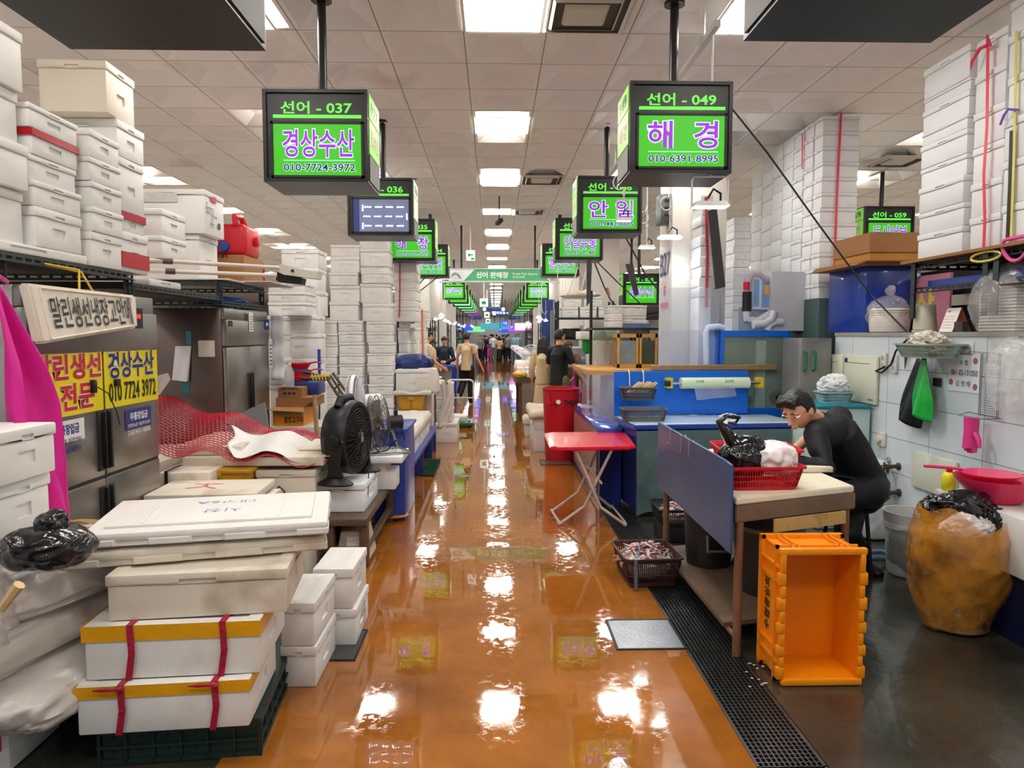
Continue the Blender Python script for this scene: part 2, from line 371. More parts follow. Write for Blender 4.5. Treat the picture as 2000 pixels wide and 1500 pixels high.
# ceiling light panels
LAMP=M('lit diffuser',(255,252,246),.5,emit=PANEL); ALU=M('white trim metal',(225,225,222),.4,0)
def clight(nm,size,th=.012):
    sx,sy=size
    fb=MB(); a=fb.ring([(-sx,-sy,0),(sx,-sy,0),(sx,sy,0),(-sx,sy,0)]); b=fb.ring([(-sx+.02,-sy+.02,-.004),(sx-.02,-sy+.02,-.004),(sx-.02,sy-.02,-.004),(-sx+.02,sy-.02,-.004)]); fb.bridge(a,b)
    d=MB(); d.poly([(-sx+.02,sy-.02,-.003),(sx-.02,sy-.02,-.003),(sx-.02,-sy+.02,-.003),(-sx+.02,-sy+.02,-.003)])
    return fb.mesh('frame',ALU,False),d.mesh('diffuser',LAMP,False,fixn=False)
CLF,CLD=clight('panel',(.3,.3))
LR=[(.08,'middle of the aisle'),(-1.85,'counters left of the aisle'),(1.85,'counters right of the aisle'),(-5.0,'far left rows of stalls'),(5.0,'far right rows of stalls'),(-8.2,'back left of the hall'),(8.2,'back right of the hall')]
for k in range(-2,29):
    y=5.0+2.6*k
    for x,w_ in LR:
        if k>9 and abs(x)>6: continue
        if k>15 and abs(x)>4: continue
        nm=('nearest' if k==0 else ['second','third','fourth','fifth','sixth','seventh','eighth'][k-1] if 0<k<8 else '')
        t=thing('ceiling_light',(f'{nm} square white ceiling light panel above the {w_}' if nm else f'far square white ceiling light panel above the {w_}'),'ceiling light',(x,y,CZ-.002),f'ceiling lights above the {w_}')
        meshobj('frame',CLF,t); meshobj('diffuser',CLD,t)
# air vents
VENT=M('vent metal',(214,210,204),.5); VD=M('vent dark',(84,76,68),.7)
for px,D,lab in ((1140,5.0,'beside the nearest aisle light'),(1058,10.2,'beside the third aisle light'),(1030,12.8,'beside the fourth aisle light'),(1750,9.0,'above the tall box stacks on the right')):
    x=at(px,400,D).x; s=.3
    t=thing('ceiling_vent','square ceiling air vent '+lab,'vent',(x,D,CZ-.002))
    f=MB()
    for q,z,h in ((s,-.012,.03),(s*.78,-.02,.02),(s*.5,-.02,.02)):
        o=[(-q,-q,0),(q,-q,0),(q,q,0),(-q,q,0)]; i_=[(-q+h,-q+h,z),(q-h,-q+h,z),(q-h,q-h,z),(-q+h,q-h,z)]; a=f.ring(o); b=f.ring(i_); f.bridge(a,b)
        if q==s*.5: f.cap(b)
    f.build('louver_frame',VENT,t,False,local=True)
    d=MB(); d.poly([(-s+.02,-s+.02,-.001),(-s+.02,s-.02,-.001),(s-.02,s-.02,-.001),(s-.02,-s+.02,-.001)]); d.build('dark_opening',VD,t,False,local=True,fixn=False)
# floor hatches
for (pts,lab,mt) in (([(1187,1214),(1300,1212),(1335,1264),(1212,1268)],'pale grey steel floor hatch set in the orange floor by the drain',M('hatch steel',(168,172,178),.3,.6,.15,6,.1,60)),
                 ([(650,1233),(708,1233),(690,1289),(600,1290)],'dark wet steel floor hatch at the left edge of the aisle',M('hatch dark',(96,98,98),.18,.7,.2,6)),
                 ([(1062,899),(1112,899),(1112,908),(1058,908)],'small steel floor hatch beyond the red folding table',M('hatch mid',(120,112,104),.25,.6))):
    ws=[onz(p[0],p[1],.0) for p in pts]; x0=min(w_.x for w_ in ws);x1=max(w_.x for w_ in ws);y0=min(w_.y for w_ in ws);y1=max(w_.y for w_ in ws)
    t=thing('floor_hatch',lab,'floor hatch',((x0+x1)/2,(y0+y1)/2,0))
    MB().b2((x0,y0,-.03),(x1,y1,.004)).build('plate',mt,t,False)
    f=MB()
    for a,b in (((x0-.012,y0-.012),(x1+.012,y0)),((x0-.012,y1),(x1+.012,y1+.012)),((x0-.012,y0),(x0,y1)),((x1,y0),(x1+.012,y1))): f.b2((a[0],a[1],-.02),(b[0],b[1],.006))
    f.build('rim',DARKST,t,False)
# ---------------------------------------------------------------- hanging stall signs
BLK=M('sign black',(24,23,24),.35,0,.15,5); BLKM=M('sign matte',(38,35,34),.5,0,.2,8)
GRN=M('sign green lit',(50,170,4),.4,emit=.62); GRN2=M('number green lit',(96,226,70),.4,emit=.72); PUR=M('purple lit letters',(150,20,200),.4,emit=.5)
WHL=M('white lit letters',(205,225,255),.4,emit=.72); NAVY=M('phone number purple',(50,14,80),.4,emit=.1); CYL=M('cyan lit line',(150,245,190),.4,emit=.6)
SIDE=M('sign side panel',(196,214,176),.45,0,.08,5,emit=.12); SIDEG=M('sign side green',(120,190,70),.45,emit=.3); SIDED=M('sign side dark',(66,62,58),.5,0,.2,6); SIDET=M('faded pink letters',(205,140,160),.5)
SW,SH,SD=.67,.615,.45
def sign(cx,y,zb,num,name,phone,label,side=1,screen='text',sw=SW,det=True,pal=None,group=None,z_top=CZ+.05):
    s=sw/SW; t=thing('stall_sign',label,'sign',(cx-sw/2,y,zb),group); H=SH*s; D=SD*s
    k=lambda v:v*s
    t.scale.z=.95; z_top=zb+(z_top-zb)/.95
    h=MB(); f=k(.022)
    # frame with recessed front
    h.recess((0,0,0),X,Z,sw,H,(f,f,sw-f,H-f),k(.02))
    h.poly([(0,D,0),(0,D,H),(sw,D,H),(sw,D,0)]); h.poly([(0,0,H),(sw,0,H),(sw,D,H),(0,D,H)])
    h.poly([(0,0,0),(0,D,0),(sw,D,0),(sw,0,0)]); h.poly([(0,0,0),(0,0,H),(0,D,H),(0,D,0)]); h.poly([(sw,0,0),(sw,D,0),(sw,D,H),(sw,0,H)])
    bmesh.ops.remove_doubles(h.bm,verts=h.bm.verts,dist=1e-5); h.build('housing',BLK,t,False,local=True)
    g,pu=(GRN,PUR) if pal is None else pal
    fy=k(.02)
    if det:
        b=MB(); x0,x1,z0,z1=k(.045),sw-k(.03),k(.03),k(.405)
        for a,c in (((x0,z0),(x1,z0+k(.016))),((x0,z1-k(.016)),(x1,z1)),((x0,z0),(x0+k(.016),z1)),((x1-k(.016),z0),(x1,z1))): b.b2((a[0],fy-k(.012),a[1]),(c[0],fy,c[1]))
        b.build('screen_bezel',BLKM,t,False,local=True)
    MB().b2((k(.062),fy-k(.004),k(.428)),(k(.626),fy-k(.001),k(.45))).build('light_bar',GRN2,t,False,local=True)
    P=V((0,fy-k(.001),0))
    if num: letters('선어 - '+num,P+V((k(.114),0,k(.458))),X,Z,k(.45),k(.08),GRN2,parent=t,name='stall_number')
    if screen=='text':
        MB().b2((k(.062),fy-k(.006),k(.047)),(k(.64),fy-k(.002),k(.388))).build('screen',g,t,False,local=True)
        Q=V((0,fy-k(.006),0))
        nx0,nw=k(.123),k(.454)
        if name:
            letters(name,Q+V((nx0,0,k(.17))),X,Z,nw,k(.18),WHL,parent=t,name='letter_outline',offset=.046,lift=.0015)
            letters(name,Q+V((nx0,0,k(.17))),X,Z,nw,k(.18),pu,parent=t,name='stall_name',offset=.016,lift=.003)
        MB().b2((k(.125),fy-k(.008),k(.143)),(k(.583),fy-k(.006),k(.149))).build('underline',CYL,t,False,local=True)
        if phone:
            letters(phone,Q+V((k(.127),0,k(.076))),X,Z,k(.456),k(.046),WHL,parent=t,name='number_outline',offset=.055,lift=.0015)
            letters(phone,Q+V((k(.127),0,k(.076))),X,Z,k(.456),k(.046),NAVY,parent=t,name='phone_number',offset=.016,lift=.003)
    # side panels facing the aisle
    xs=sw+.001 if side>0 else -.001
    for z0,z1,mt in ((.44,.6,SIDEG if screen!='led' else SIDE),(.2,.43,SIDEG if screen!='led' else SIDE),(.015,.19,SIDED)):
        b=MB(); e=k(.006)*side; b.b2((xs,k(.03),k(z0)),(xs+e,D-k(.03),k(z1))); b.build('side_panel',mt,t,False,local=True)
    U=Y if side>0 else -Y; yy=k(.08) if side>0 else D-k(.08)
    if num: letters(num,V((xs+.007*side*s,yy,k(.48))),U,Z,k(.28),k(.08),BLK,parent=t,name='side_number')
    if name and det: letters(name.replace(' ',''),V((xs+.007*side*s,yy,k(.26))),U,Z,k(.28),k(.11),SIDET,parent=t,name='side_name')
    p=MB(); p.cyl((sw/2,D*.5,H),(sw/2,D*.5,z_top-zb),k(.03),seg=12); p.cyl((sw/2,D*.5,z_top-zb-.02),(sw/2,D*.5,z_top-zb),k(.07),seg=12); p.build('pole',BLK,t,local=True)
    return t
LX,RX=-1.148,1.215; SZ=2.635
sign(LX+.02,2.12,SZ+.0,'038','','','black underside of the nearest hanging stall sign at the top left',1,'none')
sign(RX+.0,2.12,SZ+.05,'050','','','black underside of the nearest hanging stall sign at the top right',-1,'none')
sign(LX,4.7,SZ,'037','경상수산','010-7724-3972','green lit hanging stall sign numbered 037 beside the open sign with bare light strips')
t36=sign(LX-.02,7.42,SZ+.03,'036','','','hanging stall sign numbered 036 with bare light strips behind its open screen',1,'led')
sign(LX-.02,10.1,SZ+.05,'035','해   창','010-3100-5723','green lit hanging stall sign numbered 035, half behind the sign with bare light strips')
sign(LX-.02,12.9,SZ+.05,'034','윤아수산','011-9488-8173','green lit hanging stall sign numbered 034, just left of the long green banner')
sign(RX-.0,4.7,SZ+.07,'049','해  경','010-6391-8995','green lit hanging stall sign numbered 049, the largest readable sign on the right',-1)
sign(RX-.02,7.45,SZ+.07,'048','안 일','010-9442-8885','green lit hanging stall sign numbered 048 with a small lamp hanging before it',-1)
sign(RX-.02,10.1,SZ+.07,'047','안일유통','010-8789-2467','green lit hanging stall sign numbered 047, third readable sign on the right',-1)
sign(RX-.02,12.9,SZ+.07,'046','벌교상회','010-2304-5680','green lit hanging stall sign numbered 046, just right of the long green banner',-1)
# open screen of 036
LEDP=M('open sign back',(120,130,165),.4,emit=.25); LEDB=M('open sign blue edge',(40,60,130),.4,emit=.25); LEDW=M('led points',(235,240,255),.4,emit=9)
MB().b2((.062,.012,.047),(.64,.016,.388)).build('screen_back',LEDP,t36,False,local=True)
MB().b2((.062,.009,.047),(.12,.012,.388)).build('screen_edge',LEDB,t36,False,local=True)
sb=MB(); ld=MB()
for r,z in enumerate((.30,.20,.10)):
    for c in range(4):
        x=.17+c*.11+(.0 if r!=1 else -.01)
        sb.b2((x,.006,z),(x+.075,.012,z+.012))
        for q in range(3): ld.b2((x+.008+q*.025,.003,z+.002),(x+.018+q*.025,.006,z+.012))
for x,z in ((.15,.07),(.15,.26),(.60,.17)):
    sb.b2((x,.006,z),(x+.012,.012,z+.07))
    for q in range(3): ld.b2((x+.001,.003,z+.006+q*.024),(x+.011,.006,z+.016+q*.024))
sb.build('light_strip',WHL,t36,False,local=True); ld.build('light_points',LEDW,t36,False,local=True)
PURP=(M('sign magenta lit',(190,60,190),.4,emit=.8),M('sign white lit',(240,235,250),.4,emit=1)); BLUP=(M('sign blue lit',(50,70,215),.4,emit=.8),PURP[1]); MINT=(M('sign mint lit',(110,215,130),.4,emit=.8),PUR)
FO=['first','second','third','fourth','fifth','sixth','seventh','eighth','ninth','tenth','last']
names=['보해수산','세원수산','여수상회','대성수산','남해수산','삼성상회','동해수산','영광상회','목포수산','진도상회','완도수산']
for i in range(11):
    y=21.0+2.72*i
    pl=None if i<2 else MINT if i<6 else PURP if i<8 else BLUP
    sign(LX-.05,y,SZ+.05,'%03d'%(33-i),names[i],'',f'hanging stall sign, {FO[i]} beyond the banner in the left row',1,det=i<2,pal=pl,group='far stall signs on the left')
    sign(RX+.05,y,SZ+.05,'%03d'%(45-i),'경상수산' if i==0 else names[(i*3)%11],'010-8572-3440' if i==0 else '',f'hanging stall sign, {FO[i]} beyond the banner in the right row',-1,det=i<2,pal=None if i<4 else MINT if i<8 else BLUP,group='far stall signs on the right')
p=at(1724,452,10.2); sign(at(1737,450,9.4).x,9.4,at(1737,490,9.4).z-.0,'059','도시어부','','green lit stall sign numbered 059 behind cardboard boxes on the right',-1)
sign(at(1236,585,15.5).x,15.5,at(1236,600,15.5).z,'056','유성수산','','small green stall sign right of the aisle above the far stalls',-1)
sign(at(1252,585,13.2).x,13.2,at(1252,596,13.2).z,'055','유성수산','','green stall sign numbered 055 beside the white pillar',-1,det=True)
# banner and direction signs
t=thing('banner_sign','long green banner hung across the aisle with white lettering and a fish stores caption','sign',at(971,550,14.4))
a=at(876,526,14.4); b=at(1070,549,14.4)
BG=M('banner green',(84,176,118),.5,0,.04,2,emit=.12); WHT=M('white lettering',(245,248,246),.5,emit=.15)
MB().b2((a.x,14.4,b.z),(b.x,14.45,a.z)).build('board',BG,t,False)
MB().prism([(a.x,14.398,a.z),(a.x+.52,14.398,a.z),(a.x+.3,14.398,b.z),(a.x,14.398,b.z)],(0,-.002,0)).build('white_corner',WHT,t,False)
mb=MB(); mb.b2((a.x-.02,14.38,a.z),(b.x+.02,14.47,a.z+.02)); mb.b2((a.x-.2,14.36,b.z-.03),(b.x+.25,14.48,b.z)); mb.build('frame',ALU,t,False)
W=b.x-a.x; Hh=a.z-b.z; base=t.location
def bl(s,u,v,w,h,m,off=.02): return letters(s,V((a.x+W*u,14.396,b.z+Hh*v)),X,Z,W*w,Hh*h,m,parent=t,base=base,offset=off)
bl('선어 판매장',.28,.26,.32,.5,WHT,.03); bl('Fresh Fish Stores',.645,.52,.25,.2,WHT,.0); bl('鲜鱼店铺',.645,.26,.12,.18,WHT,0)
mb=MB(); 
for k in range(2): mb.tube([(a.x+.06+q*.02,14.394,a.z-.12-.03*k+.05*math.sin(q*.42)) for q in range(10)],.008,6)
mb.build('wave_emblem',M('emblem green',(60,140,110),.5),t); bl('노량진수산',.02,.14,.12,.14,M('emblem grey',(120,130,130),.5),0)
mb=MB()
for u in (.13,.87): mb.cyl((a.x+W*u,14.42,a.z),(a.x+W*u,14.42,CZ),.02)
mb.build('hanger',BLKM,t)
t=thing('exit_sign','small white sign with a green arrow hanging above the banner','sign',at(919,510,13.8)); c=at(919,499,13.8)
MB().b2((c.x-.085,13.8,c.z-.1),(c.x+.085,13.83,c.z+.1),.005).build('board',M('exit white',(226,236,232),.5,emit=.45),t)
GA=M('exit green',(20,140,90),.5,emit=.2); mb=MB(); mb.b2((c.x-.04,13.795,c.z+.0),(c.x+.05,13.8,c.z+.022)); mb.poly([(c.x-.06,13.795,c.z+.011),(c.x-.01,13.795,c.z+.05),(c.x-.01,13.795,c.z+.03),(c.x-.04,13.795,c.z+.011),(c.x-.01,13.795,c.z-.01),(c.x-.01,13.795,c.z-.03)]); mb.b2((c.x+.01,13.795,c.z-.08),(c.x+.07,13.8,c.z-.045)); mb.build('arrow',GA,t,False)
MB().cyl((c.x,13.815,c.z+.1),(c.x,13.815,CZ),.01).build('rod',ALU,t)
for px,py,D,h in ((945,591,24,.28),(951,615,34,.26),(953,627,46,.3)):
    c=at(px,py,D); t=thing('exit_sign',f'tiny white exit sign hanging over the aisle, {"nearest" if D==24 else "middle" if D==34 else "farthest"} of the distant three','sign',c)
    MB().b2((c.x-h/2,D,c.z-h/2),(c.x+h/2,D+.04,c.z+h/2)).build('board',M('exit white'),t); MB().b2((c.x-h/4,D-.01,c.z-h/5),(c.x+h/4,D,c.z+h/6)).build('pictogram',GA,t); MB().cyl((c.x,D+.02,c.z+h/2),(c.x,D+.02,CZ),.015).build('rod',ALU,t)
BLUS=M('sign board blue',(30,58,120),.5,emit=.2)
a=at(941,600,27); b=at(988,608,27); t=thing('direction_sign','dark blue oblong direction sign hung across the far aisle','sign',((a.x+b.x)/2,27,b.z))
mb=MB(); mb.b2((a.x,27,b.z),(b.x,27.06,a.z),.03); mb.build('board',BLUS,t); mb=MB(); mb.lathe([(.07,0),(.07,-.01)],(a.x+.1,26.99,(a.z+b.z)/2),axis='y'); mb.lathe([(.07,0),(.07,-.01)],(b.x-.1,26.99,(a.z+b.z)/2),axis='y'); mb.build('round_symbol',WHL,t)
MB().cyl(((a.x+b.x)/2,27.03,a.z),((a.x+b.x)/2,27.03,CZ),.02).build('rod',BLKM,t)
a=at(968,607,30); b=at(994,616,30); t=thing('direction_sign','navy toilet direction sign with white lettering and arrow in the far aisle','sign',((a.x+b.x)/2,30,b.z))
MB().b2((a.x,30,b.z),(b.x,30.06,a.z)).build('board',BLUS,t); letters('화장실→',V((a.x+.03,29.99,b.z+.05)),X,Z,b.x-a.x-.06,(a.z-b.z)*.6,WHL,parent=t,base=t.location,offset=.03); MB().cyl(((a.x+b.x)/2,30.03,a.z),((a.x+b.x)/2,30.03,CZ),.02).build('rod',BLKM,t)
for (x0,y0,x1,y1,D,lab,tx) in ((981,626,992,637,44,'small blue lit board over the far end of the aisle','수산'),(974,642,980,648,52,'tiny blue lit board low in the far aisle','회'),(996,636,1003,644,48,'blue lit board right of the far aisle','활어')):
    a=at(x0,y0,D); b=at(x1,y1,D); t=thing('lit_board',lab,'sign',((a.x+b.x)/2,D,b.z)); MB().b2((a.x,D,b.z),(b.x,D+.1,a.z)).build('board',BLUP[0],t); letters(tx,V((a.x+.05,D-.01,b.z+.08)),X,Z,b.x-a.x-.1,(a.z-b.z)*.6,WHL,parent=t,base=t.location); MB().cyl(((a.x+b.x)/2,D+.05,a.z),((a.x+b.x)/2,D+.05,CZ),.02).build('rod',BLKM,t)
# ---------------------------------------------------------------- left foreground: the fridge stall
Xs=-2.3
SLOT=M('slotted angle steel',(58,66,68),.5,.4,.2,10); BOARD=M('dark shelf board',(70,58,46),.7,0,.2,5)
zsh=onx(270,535,Xs).z
# shelf over the first fridge
t=thing('slotted_shelf','dark slotted angle shelf above the yellow fronted fridge','shelf',(-2.7,4.0,0))
ya,yb=3.44,4.62; ze=zsh
b=MB(); slotted(b,(Xs,3.0,ze-.045),(Xs,yb,ze-.045),Z); slotted(b,(-3.1,3.0,ze-.045),(-3.1,yb,ze-.045),Z); slotted(b,(-3.1,yb,ze-.045),(Xs,yb,ze-.045),Z); slotted(b,(-3.1,ya-.01,ze-.045),(Xs,ya-.01,ze-.045),Z); b.build('rail',SLOT,t,False)
for x,y in ((Xs,ya),(Xs,yb),(-3.1,ya),(-3.1,yb)):
    b=MB(); slotted(b,(x-.04,y,0 if y==ya else 1.905),(x-.04,y,ze),X); b.build('post',SLOT,t,False)
MB().b2((-3.1,3.0,ze-.012),(Xs,yb,ze)).build('deck',BOARD,t,False)
zd=ze+.001
# foam slab and towers on it
s2=[onx(192,y,Xs).z for y in (493,433,388,342,297)]
foam((Xs-.28,3.62,zd),(.56,1.0,.05),'long flat white foam lid under the left shelf towers','foam lids',0,False)
zb=zd+.052
pile(Xs-.5,Xs,3.02,3.63,[zb]+[onx(88,y,Xs).z for y in (385,300,205,95)],'nearest tower on the left shelf',jit=.02)
pile(Xs-.42,Xs+.0,3.66,4.08,[zb,onx(183,433,Xs).z,onx(180,388,Xs).z,onx(175,342,Xs).z,onx(173,297,Xs).z,onx(156,247,Xs).z],'red taped tower on the left shelf',tapes={3:(RTAPE,.72,1.0)},jit=.015)
pile(Xs-.42,Xs+.03,4.13,4.47,[zd]+[onx(208,y,Xs+.03).z for y in (457,410,363,318,267)],'tower left of the red lettered boxes',jit=.008)
z4=[zd]+[onx(311,y,Xs).z for y in (470,433,340)]+[onx(260,248,Xs).z]
pile(Xs-.42,Xs,4.5,4.84,z4,'tallest tower on the left shelf',jit=.006,tapes={0:(RTAPE,.12,.5),1:(RTAPE,.6,.98)})
foam((Xs-.2,4.56,z4[-1]),(.4,.36,.3),'big plain cream foam box on top of the tallest left tower','tallest tower on the left shelf',.03,True,M('cream foam',(222,212,196),.62,0,.04,3))
# fridges
FR=M('brushed steel door',(150,147,142),.3,.85,.14,2.5,.05,80,dirt=((110,104,96),2.5,.6)); FRW=M('pale worn steel',(176,172,164),.38,.6,.14,4,dirt=((120,112,100),6,.58)); FRD=M('black rubber',(22,22,22),.5); FRS=M('brown steel side',(116,100,94),.3,.85,.1,1.5,.04,50)
def fridge(xf,y0,y1,h,dp,label,dark=False):
    t=thing('fridge',label,'fridge',(xf-dp/2,(y0+y1)/2,0)); zt=h-.02; zh=zt-.33; zm=.87
    MB().b2((xf-dp,y0,.1),(xf-.03,y1,h-.02),.006).build('body',FRS if dark else FRW,t)
    b=MB(); b.b2((xf-.03,y0,zh+.005),(xf+.03,y1,zt-.1),.01); b.b2((xf-.03,y0,zt-.1),(xf+.01,y1,zt),.008); b.b2((xf-.03,y0+.01,zh+.0),(xf+.012,y1-.01,zh+.09),.006); b.build('control_panel',FR,t)
    ym=(y0+y1)/2
    for i,(a,c) in enumerate(((y0,ym),(ym,y1))):
        for z0,z1,w_ in ((zm+.008,zh-.008,'upper'),(.12,zm-.008,'lower')):
            d=MB(); d.b2((xf-.026,a+.006,z0),(xf+.02,c-.006,z1),.008); D=d.build('door',FR,t)
            hy=(c-.075) if i==0 else (a+.02)
            if dark: hh=(z0+.08,z0+.42)
            else: hh=(z0+.03,z0+.36) if w_=='upper' else (z1-.45,z1-.04)
            q=MB(); q.b2((xf+.018,hy,hh[0]),(xf+.026,hy+.055,hh[1]),.004); q.b2((xf+.02,hy+(.0 if i else .044),hh[0]+.01),(xf+.045,hy+(.012 if i else .055),hh[1]-.01),.003); q.build('handle',FRD,D)
    for y in (y0+.08,y1-.08):
        for x in (xf-.1,xf-dp+.1): MB().cyl((x,y,0),(x,y,.1),.025).build('foot',FRD,t)
    g=MB(); g.b2((xf-.028,y0+.01,zm-.01),(xf+.012,y1-.01,zm+.01)); g.build('gasket',FRD,t)
    return t
XF=-2.17
f1=fridge(XF,3.32,onx(300,700,XF).y,1.9,.78,'four door fridge with yellow painted sign panels on its upper doors')
DISP=M('red display',(240,40,40),.4,emit=1.2)
y1f=onx(300,700,XF).y; ymf=(3.32+y1f)/2
p=onx(270,622,XF+.03); MB().b2((XF+.028,p.y-.05,p.z-.06),(XF+.033,p.y+.05,p.z+.06)).build('display',FRD,f1); MB().b2((XF+.033,p.y-.02,p.z),(XF+.035,p.y+.02,p.z+.025)).build('red_digits',DISP,f1)
YEL=M('yellow sign paint',(232,214,8),.35,0,.06,4,dirt=((120,100,30),5,.72)); REDL=M('red letters',(196,20,36),.45); NVL=M('navy letters',(34,30,110),.45); INK=M('black ink',(24,22,24),.5); WHS=M('white sticker',(232,230,226),.4); NVS=M('navy sticker',(44,44,120),.4); BLU=M('blue letters',(40,50,140),.45)
def panel(xp,a,b,mat,name='sign_panel',parent=f1,th=.003):
    MB().b2((xp,a[0],a[1]),(xp+th,b[0],b[1])).build(name,mat,parent,False)
def wl(s,xp,y0,z0,w,h,mat,off=.02,parent=f1): return letters(s,V((xp,y0,z0)),Y,Z,w,h,mat,parent=parent,base=parent.location,offset=off)
xp=XF+.021
zA,zB=onx(298,780,XF).z,onx(292,672,XF).z
panel(xp,(3.34,zA),(ymf-.01,zB),YEL); panel(xp,(ymf+.01,zA),(y1f-.008,zB),YEL)
for s,y,z,w_,h_ in (('말린생선',3.36,zA+.185,.56,.125),('전문',3.56,zA+.03,.29,.13)):
    wl(s,xp+.003,y,z,w_,h_,WHS,.05); wl(s,xp+.005,y,z,w_,h_,REDL,.028)
wl('경상수산',xp+.003,ymf+.05,zA+.165,.52,.145,WHS,.045); wl('경상수산',xp+.005,ymf+.05,zA+.165,.52,.145,NVL,.025); wl('010 7724 3972',xp+.004,ymf+.05,zA+.035,.54,.1,INK,.02)
a,b=onx(92,872,XF),onx(155,815,XF); panel(xp,(a.y,a.z),(b.y,b.z),WHS,'sticker')
w_=b.y-a.y; wl('무통장입금',xp+.003,a.y+.03,b.z-.07,w_-.08,.05,BLU,.03); wl('은행명:수협  예금주:안옥남',xp+.003,a.y+.02,b.z-.115,w_-.05,.025,BLU,.01); wl('061-02-040054',xp+.003,a.y+.03,b.z-.165,w_-.07,.03,BLU,.01)
a,b=onx(238,842,XF),onx(287,792,XF); panel(xp,(a.y,a.z),(b.y,b.z),NVS,'sticker')
w_=b.y-a.y; wl('무통장입금',xp+.003,a.y+.05,b.z-.065,w_-.1,.045,WHS,.03); wl('은행명:농협  예금주:안선옥',xp+.003,a.y+.02,b.z-.105,w_-.04,.022,WHS,.01); wl('216014-51-145006',xp+.003,a.y+.02,b.z-.15,w_-.04,.03,WHS,.01)
c1=onx(170,753,XF); b=MB(); b.b2((xp,c1.y-.018,c1.z-.04),(xp+.025,c1.y+.018,c1.z+.03),.005); c2=onx(218,747,XF); b.b2((xp,c2.y-.025,c2.z-.02),(xp+.02,c2.y+.025,c2.z+.02),.005); b.build('door_lock',FRD,f1)
MB().tube([(xp+.03,c1.y+.01,c1.z-.01),(xp+.035,c1.y+.1,c1.z-.05),(xp+.035,c1.y+.18,c1.z-.16),(xp+.03,c1.y+.22,c1.z-.24)],.003,6).build('lock_cable',FRD,f1)
XF2=-2.32
f2=fridge(XF2,6.2,7.32,1.9,.85,'tall stainless fridge with a brown reflective side and papers taped on',True)
BDIS=M('blue digits',(70,90,255),.4,emit=2)
p=onx(515,634,XF2); MB().b2((XF2+.028,p.y-.07,p.z-.05),(XF2+.033,p.y+.07,p.z+.05)).build('display',FRD,f2); MB().b2((XF2+.033,p.y-.03,p.z-.012),(XF2+.035,p.y+.03,p.z+.02)).build('blue_digits',BDIS,f2)
p=onx(443,632,XF2); MB().b2((XF2+.028,p.y-.05,p.z-.025),(XF2+.033,p.y+.05,p.z+.025)).build('name_plate',FRD,f2)
for x,y,w_,h_,n in ((483,629,.055,.18,'tag_sheet'),(522,690,.06,.3,'tag_sheet')):
    p=onx(x,y,XF2); MB().b2((XF2+.034,p.y-w_,p.z-h_/2),(XF2+.036,p.y+w_,p.z+h_/2)).build(n,WHS,f2,False); q=MB()
    for i in range(6): q.b2((XF2+.0355,p.y-w_*.6,p.z-h_*.4+i*h_*.13),(XF2+.037,p.y+w_*.6,p.z-h_*.36+i*h_*.13))
    q.build('print',BLU,f2,False)
TEAL=M('teal tape',(40,118,124),.35,0,.1,10); yb=6.198
def pat(x,y): return at(x,y,yb)
for A,B,m_,n in (((363,647),(374,676),TEAL,'tape'),((356,745),(370,768),TEAL,'tape'),((387,665),(420,697),M('beige leaflet',(206,196,184),.5,0,.05,9),'leaflet')):
    a=pat(*A);b=pat(*B); MB().b2((a.x,yb-.003,b.z),(b.x,yb,a.z)).build(n,m_,f2,False)
MB().prism([pat(343,676)+V((0,-.006,0)),pat(374,676)+V((0,-.006,0)),pat(371,744)+V((0,-.03,0)),pat(339,742)+V((0,-.03,0))],(0,.002,0)).build('paper',M('white paper',(225,222,226),.6),f2,False)
MB().prism([pat(360,678)+V((0,-.012,0)),pat(374,678)+V((0,-.012,0)),pat(369,745)+V((0,-.05,0)),pat(351,743)+V((0,-.04,0))],(0,.002,0)).build('paper',M('white paper'),f2,False)
# hung white sheet at the far end of the second fridge, grey panel leaning on it
a=at(528,616,7.4);b=at(556,742,7.4); MB().grid(lambda u,v:(a.x+(b.x-a.x)*u,7.4+.02*math.sin(v*18),a.z+(b.z-a.z)*v),3,18).build('hung_sheet',M('white sheet',(226,224,228),.6)); o=bpy.data.objects['hung_sheet']; tag(o,'white plastic sheet hanging beside the stainless fridge','sheet'); md=o.modifiers.new('t','SOLIDIFY'); md.thickness=.004
GP=M('grey plastic',(112,114,116),.45,0,.1,5)
a=at(450,832,5.95); b=at(520,800,6.15); mb=MB(); mb.prism([at(447,835,6.05),at(452,815,6.07),at(515,786,6.12),at(524,842,6.1),at(470,850,6.05)],(0,.04,0)); tag(mb.build('grey_board',GP),'grey plastic board leaning at the foot of the stainless fridge','board')
# slotted shelf over fridge two
t=thing('slotted_shelf','low dark slotted frame standing on top of the stainless fridge','shelf',(-2.8,6.7,1.9)); zt=2.12; xa,xb_,y0,y1=-3.28,-2.33,6.2,7.3
b=MB()
for z in (zt-.045,1.902): slotted(b,(xb_,y0,z),(xb_,y1,z),Z); slotted(b,(xa,y0,z),(xb_,y0,z),Z); slotted(b,(xa,y1,z),(xb_,y1,z),Z)
b.build('rail',SLOT,t,False)
for x,y in ((xb_,y0),(xb_,y1),(-2.75,y1),(xa,y0)): b=MB(); slotted(b,(x-.04,y,1.9),(x-.04,y,zt),X); b.build('post',SLOT,t,False)
MB().b2((xa,y0-.02,zt),(xb_+.05,y1,zt+.012)).build('deck',M('cardboard white',(206,200,192),.7,0,.08,4),t,False)
o=MB().b2((xb_-.1,6.6,zt+.013),(xb_+.28,7.4,zt+.022)).build('cardboard_sheet',M('cardboard white')); tag(o,'pale cardboard sheet poking out over the stainless fridge','cardboard')
